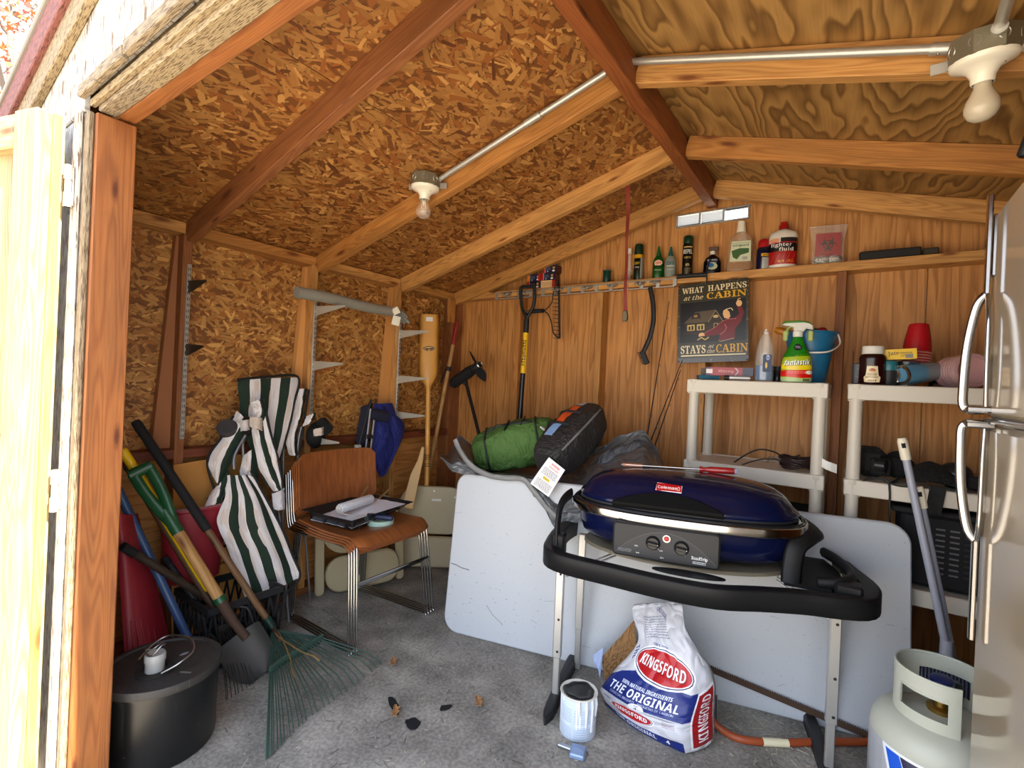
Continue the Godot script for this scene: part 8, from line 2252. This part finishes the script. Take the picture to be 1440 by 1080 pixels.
	fill_poly(fi, PackedVector2Array([V2(0, 268), V2(60, 290), V2(200, 278), V2(256, 262), V2(256, 330), V2(150, 350), V2(0, 330)]), Color(0.78, 0.08, 0.05))
	fill_oval(fi, V2(128, 255), 66, 30, Color(0.90, 0.80, 0.12))
	fill_poly(fi, PackedVector2Array([V2(0, 336), V2(150, 354), V2(256, 330), V2(256, 384), V2(0, 384)]), Color(0.62, 0.72, 0.52))
	write(fi, "fantastik", V2(131, 221), 44, Color(0.05, 0.08, 0.15), 100, "Droid Sans", true, -0.12, 0.2)
	write(fi, "fantastik", V2(128, 218), 42, Color(0.96, 0.97, 0.97), 96, "Droid Sans", true, -0.12, 0.2)
	scribble(fi, Rect2(92, 292, 80, 24), 2, Color(0.95, 0.6, 0.55), 4)
	fill_oval(fi, V2(172, 302), 14, 16, Color(0.9, 0.9, 0.85))
	fill_rect_scr(fi)
	fill_oval(fi, V2(128, 92), 24, 28, Color(0.03, 0.04, 0.12))
	scribble(fi, Rect2(112, 80, 32, 24), 2, Color(0.85, 0.85, 0.9), 4)
	for k in 40: fill_oval(fi, V2(160 + 40 * sin(k * 0.4), 120 + k * 4), 2, 2, Color(0.75, 0.75, 0.1))
	t = vessel("spray_bottle", "bright green trigger spray bottle lettered fantastik at the front of the left shelf", "spray bottle", o, [["bottle", [V2(0, 0), V2(0.054, 0), V2(0.058, 0.006), V2(0.058, h * 0.18), V2(0.055, h * 0.34), V2(0.048, h * 0.45), V2(0.034, h * 0.56), V2(0.024, h * 0.66), V2(0.018, h * 0.72), V2(0.016, h * 0.75)], texmat(fi, 0.28)], ["neck", [V2(0.017, h * 0.74), V2(0.019, h * 0.76), V2(0.019, h * 0.83), V2(0.012, h * 0.84), V2(0, h * 0.84)], M.white, 1.0]], 1.0, 0.55, "", 0.1)
	var hp := pl([-0.062, h * 0.94, -0.050, h * 0.995, 0.0, h * 1.0, 0.035, h * 0.985, 0.052, h * 0.93, 0.054, h * 0.86, 0.030, h * 0.88, 0.020, h * 0.83, -0.014, h * 0.83, -0.018, h * 0.90])
	lpart(t, "spray_head", mb().prism(hp, 0.026, Transform3D(Basis.IDENTITY, V(0, 0, -0.013)), 0.004), M.white)
	lpart(t, "head_cover", mb().prism(pl([-0.063, h * 0.945, -0.052, h * 1.0, 0.0, h * 1.01, 0.036, h * 0.99, 0.054, h * 0.93, 0.040, h * 0.945, 0.018, h * 0.965, -0.040, h * 0.955]), 0.029, Transform3D(Basis.IDENTITY, V(0, 0, -0.0145)), 0.004), mat(Color(0.16, 0.42, 0.06), 0.4))
	lpart(t, "trigger", mb().tube(curve(pts([-0.026, h * 0.92, 0, -0.040, h * 0.86, 0, -0.040, h * 0.78, 0, -0.052, h * 0.70, 0]), 4), 0.006, 6, true, 1.6), mat(Color(0.55, 0.60, 0.30), 0.4))
	for s in [-1, 1]: lpart(t, "grip_ribs", mb().box(V(s * 0.046, h * 0.76, 0), V(0.018, h * 0.17, 0.02), Basis.IDENTITY, 0.004), mat(Color(0.60, 0.66, 0.34), 0.4))
	# blue bucket with things in it
	o = onz(1137, 535, 0.22); o.y = TOP
	h = onz(1137, 469, 0.22).y - o.y
	t = thing("blue_bucket", "small blue plastic bucket with a white bail behind the green spray bottle", "bucket", o)
	part(t, "bucket", mb().lathe([V2(0, 0), V2(0.060, 0), V2(0.062, 0.004), V2(0.098, h - 0.006), V2(0.106, h - 0.004), V2(0.106, h + 0.002), V2(0.094, h), V2(0.058, 0.008), V2(0, 0.008)], upright(o), 32), mat(Color(0.07, 0.32, 0.48), 0.4))
	part(t, "bail", mb().tube(curve(PackedVector3Array([o + V(0.10, h * 0.97, 0), o + V(0.108, h * 0.76, 0.03), o + V(0.07, h * 0.60, 0.092), o + V(0.0, h * 0.58, 0.105)]), 5), 0.0045, 6, true, 0.7), M.white)
	var y0 := onz(1083, 462, 0.24); var y1 := onz(1108, 470, 0.24)
	solo("yellow_bottle", "amber bottle neck sticking out of the blue bucket's left side", "bottle", y1, mb().lathe([V2(0, -0.02), V2(0.013, -0.018), V2(0.015, 0.01), V2(0.017, 0.06), V2(0.011, 0.075), V2(0, 0.076)], along(y1 + V(0.02, 0, 0), y0), 14), mat(Color(0.62, 0.36, 0.04), 0.25))
	var r0 := onz(1156, 466, 0.22)
	solo("red_ball", "round red object showing above the blue bucket's rim", "ball", r0, mb().ball(r0, V(0.022, 0.018, 0.022), 14, 10), mat(Color(0.55, 0.05, 0.04), 0.5))
	var gr := onz(1143, 467, 0.20)
	solo("green_sponge", "green sponge showing above the blue bucket's rim", "sponge", gr, mb().box(gr, V(0.06, 0.03, 0.05), Basis(Vector3.UP, 0.4), 0.006), cloth(Color(0.10, 0.20, 0.08)))
	# left unit, second shelf: cord, tangle, plastic film, tag
	var y2 := 0.884
	var cp := PackedVector3Array()
	for q in [[1030, 652, 0.25], [1048, 640, 0.27], [1068, 632, 0.28], [1090, 636, 0.26], [1105, 645, 0.22], [1125, 640, 0.2]]: cp.append(onz(q[0], q[1], q[2]))
	t = thing("power_lead", "black power lead looping over the left white shelf's second board", "cord", cp[0])
	part(t, "cord", mb().tube(curve(cp, 6), 0.0035, 6), M.black)
	cp = PackedVector3Array()
	for q in [[1042, 654, 0.30], [1070, 646, 0.30], [1095, 647, 0.30], [1112, 656, 0.30]]: cp.append(onz(q[0], q[1], q[2]))
	part(t, "cord_end", mb().tube(curve(cp, 6), 0.003, 6), M.black)
	o = onz(1120, 655, 0.30)
	var tg := mb()
	for k in 9:
		var lp := PackedVector3Array()
		for j in 14:
			var a := TAU * j / 14
			lp.append(V(o.x + 0.062 * cos(a) * rng.randf_range(0.8, 1.1), y2 + 0.008 + 0.006 * k * 0.8 + 0.006 * sin(a * 2.0 + k), 0.27 + 0.05 * sin(a) * rng.randf_range(0.8, 1.1)))
		tg.tube(curve(lp, 3, true), 0.0055, 6, false, 1.0, Vector3.ZERO, true)
	solo("cable_coil", "dark red and black coil of cable lying on the left shelf's second board", "cable", V(o.x, y2, 0.27), tg, mat(Color(0.07, 0.03, 0.03), 0.5))
	var fn := noise(55, 9.0, 3)
	p = onz(1105, 640, 0.28)
	solo("plastic_film", "crumpled clear plastic film behind the cable coil on the second board", "film", V(p.x, y2, 0.2), mb().sheet(func(u: float, v: float) -> Vector3: return V(p.x + (u - 0.5) * 0.16, y2 + 0.006 + 0.045 * absf(fn.get_noise_2d(u, v)) + 0.02 * sin(PI * u) * sin(PI * v), 0.20 + (v - 0.5) * 0.14), 16, 14, 0.0), M.wrap)
	var g0 := onz(1160, 652, 0.375)
	solo("paper_tag", "white paper tag hanging off the right end of the left shelf's second board", "paper tag", g0, mb().sheet(func(u: float, v: float) -> Vector3: return g0 + V(-0.01 + 0.05 * u, 0.02 - 0.035 * v - 0.02 * u, 0.012 * sin(u * 4.0)), 6, 4, 0.0008), M.paper)
	# right unit, top shelf
	o = onz(1205, 532, 0.30); o.y = TOP
	t = thing("radio", "small grey metal box with a short aerial left of the ketchup", "radio", V(o.x + 0.01, TOP, 0.29))
	part(t, "case", mb().box(V(o.x + 0.012, TOP + 0.042, 0.29), V(0.055, 0.084, 0.05), Basis(Vector3.UP, 0.15), 0.004), mat(Color(0.28, 0.28, 0.29), 0.4, 0.4))
	part(t, "dial", mb().lathe([V2(0.018, 0), V2(0.022, 0.002), V2(0.024, 0)], Transform3D(Basis(Vector3.RIGHT, PI / 2), V(o.x + 0.015, TOP + 0.045, 0.3155)), 20), M.steel)
	part(t, "aerial", mb().tube(PackedVector3Array([V(o.x - 0.014, TOP + 0.07, 0.28), V(o.x - 0.016, TOP + 0.135, 0.28)]), 0.0018, 6), M.black)
	o = onz(1226, 533, 0.325); o.y = TOP
	h = onz(1226, 487, 0.325).y - o.y
	var ki := canvas(256, 256, Color(0.14, 0.02, 0.018))
	fill_poly(ki, PackedVector2Array([V2(106, 104), V2(150, 104), V2(154, 180), V2(162, 196), V2(158, 238), V2(98, 238), V2(94, 196), V2(102, 180)]), Color(0.86, 0.80, 0.66))
	fill_oval(ki, V2(128, 138), 14, 14, Color(0.72, 0.40, 0.15))
	fill_oval(ki, V2(128, 130), 6, 7, Color(0.5, 0.08, 0.05))
	scribble(ki, Rect2(108, 160, 40, 24), 3, Color(0.35, 0.25, 0.15), 4)
	write(ki, "KETCHUP", V2(128, 196), 12, Color(0.25, 0.12, 0.08), 50)
	write(ki, "2019", V2(128, 224), 12, Color(0.15, 0.08, 0.06), 36)
	vessel("ketchup_bottle", "squat ketchup bottle with a broad white cap and cream label on the right shelf", "bottle", o, [["bottle", [V2(0, 0), V2(0.042, 0), V2(0.045, 0.005), V2(0.043, h * 0.6), V2(0.045, h * 0.68), V2(0.040, h * 0.76), V2(0.03, h * 0.80)], texmat(ki, 0.22)], ["cap", [V2(0.031, h * 0.79), V2(0.036, h * 0.80), V2(0.035, h * 0.99), V2(0.032, h), V2(0, h)], M.white]], 1.0, 0.75)
	o = onz(1250, 533, 0.31); o.y = TOP
	vessel("teal_can", "small black can with a teal band between ketchup and blue flasks", "can", o, [["can", [V2(0, 0), V2(0.024, 0), V2(0.026, 0.004), V2(0.026, 0.06)], M.black], ["band", [V2(0.0255, 0.056), V2(0.0265, 0.058), V2(0.0265, 0.092), V2(0.024, 0.095), V2(0, 0.095)], mat(Color(0.08, 0.32, 0.36), 0.4)]])
	p = onz(1264, 528, 0.27)
	solo("black_pouch", "small black pouch between the teal can and the silver cup", "pouch", V(p.x, TOP, 0.26), mb().box(V(p.x, TOP + 0.036, 0.26), V(0.045, 0.07, 0.04), Basis.IDENTITY, 0.01), M.softblack)
	o = onz(1274, 530, 0.25); o.y = TOP
	vessel("metal_cup", "silver metal cup under the yellow box on the right shelf", "cup", o, [["cup", [V2(0, 0), V2(0.036, 0), V2(0.042, 0.092), V2(0.044, 0.095), V2(0.040, 0.094), V2(0.034, 0.004), V2(0, 0.004)], M.steel]])
	# yellow box on top of the can and the cup
	var yb := canvas(256, 112, Color(0.88, 0.72, 0.03))
	write(yb, "Jute", V2(74, 50), 40, Color(0.25, 0.12, 0.03), 84, "Droid Serif", true, -0.06)
	write(yb, "FOUNDATION", V2(170, 44), 15, Color(0.25, 0.15, 0.03), 100)
	scribble(yb, Rect2(130, 58, 40, 30), 3, Color(0.3, 0.25, 0.1), 3)
	yb.fill_rect(Rect2i(170, 58, 56, 44), Color(0.30, 0.30, 0.28))
	scribble(yb, Rect2(172, 60, 52, 40), 5, Color(0.65, 0.65, 0.6), 3)
	p = onz(1262, 490, 0.30)
	t = thing("yellow_box", "yellow carton lying across the teal can and metal cup on the right shelf", "box", V(p.x, TOP + 0.098, 0.29), "", Basis(Vector3.BACK, 0.07))
	lpart(t, "carton", mb().box(V(0.008, 0.022, 0), V(0.105, 0.040, 0.05), Basis.IDENTITY, 0.001), mat(Color(0.80, 0.62, 0.35), 0.5))
	lpart(t, "printed_face", mb().prism(pl([-0.040, 0.003, 0.060, 0.003, 0.060, 0.042, -0.040, 0.042]), 0.001, Transform3D(Basis.IDENTITY, V(0, 0, 0.0252))), texmat(yb, 0.4))
	lpart(t, "pink_end", mb().box(V(-0.047, 0.022, 0.0255), V(0.014, 0.038, 0.0012), Basis.IDENTITY, 0.0), mat(Color(0.72, 0.45, 0.40), 0.5))
	# red cups, upside down and leaning
	o = onz(1289, 497, 0.20)
	var ax := (onz(1293, 449, 0.19) - o).normalized()
	var cm := mat(Color(0.62, 0.05, 0.08), 0.35)
	for k in 6:
		var q := o + ax * (0.011 * k - 0.055)
		var c := thing("red_cup", ["nethermost rim of", "second lowest rim of", "third rim up of", "fourth rim up of", "fifth rim up of", "topmost cup of"][k] + " the stack of upturned red plastic cups on the right shelf", "cup", q, "stacked red cups")
		var T := along(q, q + ax)
		part(c, "cup", mb().lathe([V2(0.047, 0.0), V2(0.0455, 0.012), V2(0.043, 0.05), V2(0.034, 0.105), V2(0.033, 0.112), V2(0.031, 0.116), V2(0, 0.114)], T, 4 if false else 24), cm)
		part(c, "rolled_rim", mb().lathe([V2(0.046, -0.002), V2(0.049, 0.0), V2(0.047, 0.003)], T, 28), mat(Color(0.72, 0.55, 0.50), 0.3), "pale rolled rim")
	# two blue flasks lying on their sides
	for k in 2:
		var f0: Vector3 = [onz(1266, 523, 0.33), onz(1254, 526, 0.31)][k]
		var f1: Vector3 = [onz(1334, 498, 0.17), onz(1322, 503, 0.13)][k]
		f0.y = TOP + 0.039; f1.y = TOP + 0.072 - 0.02 * k
		var fr := 0.038 - 0.006 * k
		var fd := (f1 - f0).normalized()
		t = thing("blue_flask", ["light blue steel flask with a dark blue cap lying on the right shelf", "second steel flask lying behind the light blue one, only its silver base showing"][k], "flask", f0, "steel flasks")
		var FL := (f1 - f0).length()
		part(t, "body", mb().lathe([V2(0, 0.004), V2(fr - 0.005, 0.003), V2(fr - 0.002, 0.0), V2(fr, 0.004), V2(fr, FL * 0.60), V2(fr * 0.86, FL * 0.78), V2(fr * 0.72, FL * 0.84)], along(f0, f1), 24), [texmat(paint(64, 64, func(x: float, y: float): return Color(0.32, 0.52, 0.64).lerp(Color(0.50, 0.52, 0.54), smoothstep(34.0, 24.0, y))), 0.35), M.steel][k])
		part(t, "base_rim", mb().lathe([V2(fr * 0.7, 0.001), V2(fr * 0.8, -0.002), V2(fr, -0.001), V2(fr + 0.001, 0.005)], along(f0, f1), 24), M.chrome)
		part(t, "cap", mb().lathe([V2(fr * 0.70, FL * 0.83), V2(fr * 0.76, FL * 0.85), V2(fr * 0.74, FL * 0.97), V2(fr * 0.5, FL), V2(0, FL)], along(f0, f1), 20), mat(Color(0.03, 0.045, 0.20), 0.35))
	# sleeve of pink cups in film, and a striped paper bag behind
	var k0 := onz(1369, 513, 0.30); var k1 := onz(1330, 520, 0.16)
	k0.y = TOP + 0.064; k1.y = TOP + 0.058
	t = thing("cup_sleeve", "film-wrapped sleeve of pinkish plastic cups lying at the fridge end of the right shelf", "cup sleeve", k0)
	var pk := mat(Color(0.72, 0.54, 0.54), 0.35)
	var kd := (k1 - k0).normalized()
	for i in 9: part(t, "cup", mb().lathe([V2(0.050, 0.0), V2(0.061, 0.001), V2(0.062, 0.004), V2(0.058, 0.016), V2(0.05, 0.016)], along(k0 + kd * 0.014 * i, k0 + kd), 22), pk)
	part(t, "bottom", mb().lathe([V2(0, 0.02), V2(0.051, 0.018), V2(0.051, 0.0)], along(k0, k0 + kd), 22), pk)
	part(t, "film", mb().lathe([V2(0.063, -0.01), V2(0.0635, 0.08), V2(0.056, 0.13), V2(0.035, 0.16), V2(0.042, 0.18)], along(k0, k0 + kd), 22), M.wrap)
	p = onz(1362, 500, 0.12)
	var sb := fabric(stripes(9, false, 256, 0))
	sb = texmat(stripes_grey(), 0.7)
	solo("striped_bag", "crumpled white bag with dark stripes at the back beside the fridge", "bag", V(p.x, TOP, 0.10), mb().sheet(func(u: float, v: float) -> Vector3: return V(p.x - 0.11 + 0.20 * u, TOP + 0.001 + (0.055 + 0.085 * u) * sin(PI * (0.04 + 0.9 * v)) * (1.0 + 0.12 * sin(u * 14.0)), 0.05 + 0.14 * v + 0.01 * sin(u * 9.0)), 18, 14, 0.002, true), sb)
	# right unit, second shelf: straps and black bags
	o = onz(1222, 665, 0.22); o.y = y2
	t = thing("camera_bag", "black padded camera bag with straps on the right unit's second shelf", "bag", o)
	var bk := cloth(Color(0.018, 0.018, 0.020), 0.8, 0.3)
	part(t, "body", mb().box(o + V(0.0, 0.060, 0.0), V(0.10, 0.118, 0.11), Basis(Vector3.UP, 0.15), 0.025), bk)
	part(t, "pocket", mb().box(o + V(0.035, 0.045, 0.055), V(0.07, 0.07, 0.035), Basis(Vector3.UP, 0.15), 0.015), bk)
	part(t, "lens_case", mb().tube(PackedVector3Array([o + V(0.02, 0.055, 0.09), o + V(0.05, 0.055, 0.10)]), 0.026, 16), M.gloss)
	var sp := PackedVector3Array()
	for q in [[1240, 655, 0.25], [1252, 640, 0.22], [1270, 640, 0.2], [1276, 660, 0.24], [1260, 676, 0.3], [1240, 682, 0.33]]: sp.append(onz(q[0], q[1], q[2]))
	part(t, "strap", mb().tube(curve(sp, 5), 0.012, 6, true, 0.3), bk)
	part(t, "second_pouch", mb().ball(V(onz(1262, 668, 0.2).x, y2 + 0.045, 0.2), V(0.06, 0.045, 0.06), 16, 10), bk)
	cp = PackedVector3Array()
	for q in [[1213, 676, 0.36], [1232, 672, 0.385], [1248, 676, 0.392], [1251, 690, 0.395], [1251, 712, 0.395], [1252, 738, 0.39]]: cp.append(onz(q[0], q[1], q[2]))
	t = thing("charger_cable", "thin black cable hanging over the front edge of the right unit's second shelf", "cable", cp[5])
	part(t, "cable", mb().tube(curve(cp, 6), 0.0035, 6), M.black)
	cp = PackedVector3Array()
	for q in [[1236, 671, 0.38], [1258, 682, 0.388], [1278, 685, 0.388]]: cp.append(onz(q[0], q[1], q[2]))
	part(t, "cable_end", mb().tube(curve(cp, 6), 0.003, 6), M.iron)
	o = onz(1310, 680, 0.25); o.y = y2
	t = thing("black_holdall", "black fabric bag with a webbing strap hanging over the second shelf's front", "bag", o)
	part(t, "body", mb().sheet(func(u: float, v: float) -> Vector3: return V(o.x - 0.075 + 0.15 * u, y2 + 0.002 + (0.085 - 0.05 * absf(u - 0.45)) * pow(sin(PI * clampf(0.02 + 0.96 * v, 0, 1)), 0.6) * (1.0 - 0.5 * pow(absf(2.0 * u - 1.0), 4.0)), 0.16 + 0.2 * v), 16, 16, 0.003, true), bk)
	var w0 := onz(1319, 690, 0.395); var w1 := onz(1312, 722, 0.397)
	part(t, "strap", mb().stick(V(w0.x, y2 + 0.01, 0.397), V(w1.x, w1.y, 0.399), 0.045, 0.004, V(1, 0, 0), 0.001), bk)
	o = onz(1342, 690, 0.25); o.y = y2
	t = thing("small_lamp", "black headlamp with a shiny reflector on the right unit's second shelf", "headlamp", o)
	part(t, "dome", mb().ball(o + V(0.0, 0.04, 0), V(0.055, 0.05, 0.06), 18, 12), M.gloss)
	part(t, "reflector", mb().lathe([V2(0, -0.01), V2(0.009, -0.01), V2(0.012, 0.015), V2(0.016, 0.02), V2(0, 0.02)], Transform3D(Basis.IDENTITY, o + V(0.005, 0.025, 0.075)), 16), M.chrome)
	p = onz(1368, 690, 0.25)
	solo("black_box", "low black box at the fridge end of the right unit's second shelf", "box", V(p.x, y2, 0.25), mb().box(V(p.x + 0.02, y2 + 0.026, 0.25), V(0.09, 0.05, 0.12), Basis.IDENTITY, 0.006), M.gloss)
	# black slatted crate on the right unit's third shelf
	o = V(onz(1325, 800, 0.30).x, 0.512, 0.215)
	t = thing("file_crate", "black plastic crate with slotted sides on the right unit's third shelf", "crate", o)
	part(t, "shell", mb().box(o + V(0.02, 0.135, 0), V(0.30, 0.265, 0.26), Basis.IDENTITY, 0.012), M.softblack)
	part(t, "lid", mb().box(o + V(0.01, 0.278, 0.01), V(0.34, 0.02, 0.29), Basis.IDENTITY, 0.006), M.softblack)
	for r in 9:
		for c in 3: part(t, "slot", mb().box(o + V(-0.015 + 0.040 * c, 0.06 + 0.020 * r, 0.1305), V(0.026, 0.006, 0.002), Basis.IDENTITY, 0.0), mat(Color(0.26, 0.26, 0.27), 0.5) if c != 2 else M.black)
	# left unit's hidden lower shelves carry dark odds and ends
	o = V(2.06, y2 - 0.372, 0.21)
	solo("tool_case", "black tool case on the left unit's third shelf behind the grill", "case", o, mb().box(o + V(0.07, 0.10, 0), V(0.36, 0.19, 0.24), Basis.IDENTITY, 0.012), M.softblack)
func fill_rect_scr(im: Image) -> void:
	for k in 8: im.fill_rect(Rect2i(150 + k * 3, 356, 2, 20), Color(0.1, 0.12, 0.1))
func stripes_grey() -> Image:
	var im := canvas(128, 128, Color(0.62, 0.60, 0.58))
	for k in 5: im.fill_rect(Rect2i(k * 26, 0, 9, 128), Color(0.16, 0.13, 0.13))
	return im

func build_outside() -> void:
	rng.seed = 131
	var bark := bump(mat(Color(0.30, 0.27, 0.25), 0.9), M.mottle, 1.0)
	var leafs := [mat(Color(0.62, 0.25, 0.10), 0.7), mat(Color(0.72, 0.36, 0.13), 0.7), mat(Color(0.50, 0.24, 0.22), 0.7)]
	for k in 2:
		var base: Vector3 = [V(-5.3, -0.1, 1.45), V(-7.2, -0.1, 2.6)][k]
		var t := thing("maple_tree", ["thin maple with rust red autumn leaves above the shed's left eave, nearer one", "thin maple with rust red leaves standing behind the first beyond the eave"][k], "tree", base, "autumn maples")
		part(t, "trunk", mb().tube(curve(PackedVector3Array([base, base + V(0.1, 1.6, 0.05), base + V(0.0, 3.2, 0.0), base + V(0.15, 5.4, 0.1)]), 5), [0.12, 0.115, 0.11, 0.105, 0.10, 0.09, 0.085, 0.08, 0.075, 0.07, 0.06, 0.05, 0.04, 0.03, 0.02, 0.012], 10), bark)
		var tips := []
		for i in 13:
			var y := 1.7 + 0.28 * i
			var a := i * 2.4 + k
			var r := 1.7 - 0.07 * i
			var s := base + V(0.08, y, 0.03)
			var e := s + V(cos(a) * r, 0.55 + 0.03 * i, sin(a) * r)
			part(t, "branch", mb().tube(curve(PackedVector3Array([s, s.lerp(e, 0.5) + V(0, -0.08, 0), e]), 4), [0.035, 0.03, 0.026, 0.022, 0.018, 0.015, 0.012, 0.009, 0.006], 6), bark)
			for j in 5:
				var q := s.lerp(e, 0.35 + 0.16 * j)
				var w := q + V(rng.randf_range(-0.5, 0.5), rng.randf_range(0.0, 0.5), rng.randf_range(-0.5, 0.5))
				tips.append([q, w])
		var tw := mb()
		for q in tips: tw.tube(PackedVector3Array([q[0], q[1]]), 0.006, 4)
		stuff(part(t, "twigs", tw, bark))
		for c in 3:
			var lm := mb()
			for q in tips:
				for n in 16:
					var p: Vector3 = (q[0] as Vector3).lerp(q[1], rng.randf_range(0.2, 1.15)) + V(rng.randfn(0, 0.12), rng.randfn(0, 0.10), rng.randfn(0, 0.12))
					var B := Basis.from_euler(V(rng.randf() * TAU, rng.randf() * TAU, rng.randf() * TAU))
					var s := rng.randf_range(0.035, 0.065)
					for tri in [[0.0, 1.0], [2.1, 0.8], [-2.1, 0.8], [1.05, 0.55], [-1.05, 0.55]]:
						var d: Vector3 = V(sin(tri[0]), cos(tri[0]), 0.15 * sin(tri[0] * 2.0)) * s * tri[1]
						var w: Vector3 = V(cos(tri[0]), -sin(tri[0]), 0) * s * 0.28
						lm.tri(p + B * d, p + B * w, p - B * w, B * V(0, 0, 1), B * V(0, 0, 1), B * V(0, 0, 1))
			leafs[c].backlight_enabled = true
			leafs[c].backlight = leafs[c].albedo_color * 0.6
			leafs[c].cull_mode = BaseMaterial3D.CULL_DISABLED
			stuff(part(t, "leaves", lm, leafs[c]))

func build_all() -> void:
	build_table()
	build_chairs()
	build_beige()
	build_grill()
	build_bag()
	build_floor_items()
	build_shelving()
	build_fridge()
	build_brooms()
	build_heap()
	build_striped()
	build_left_tools()
	build_wall_tools()
	build_ledge_items()
	build_shelf_items()
	build_ceiling_things()
	build_outside()
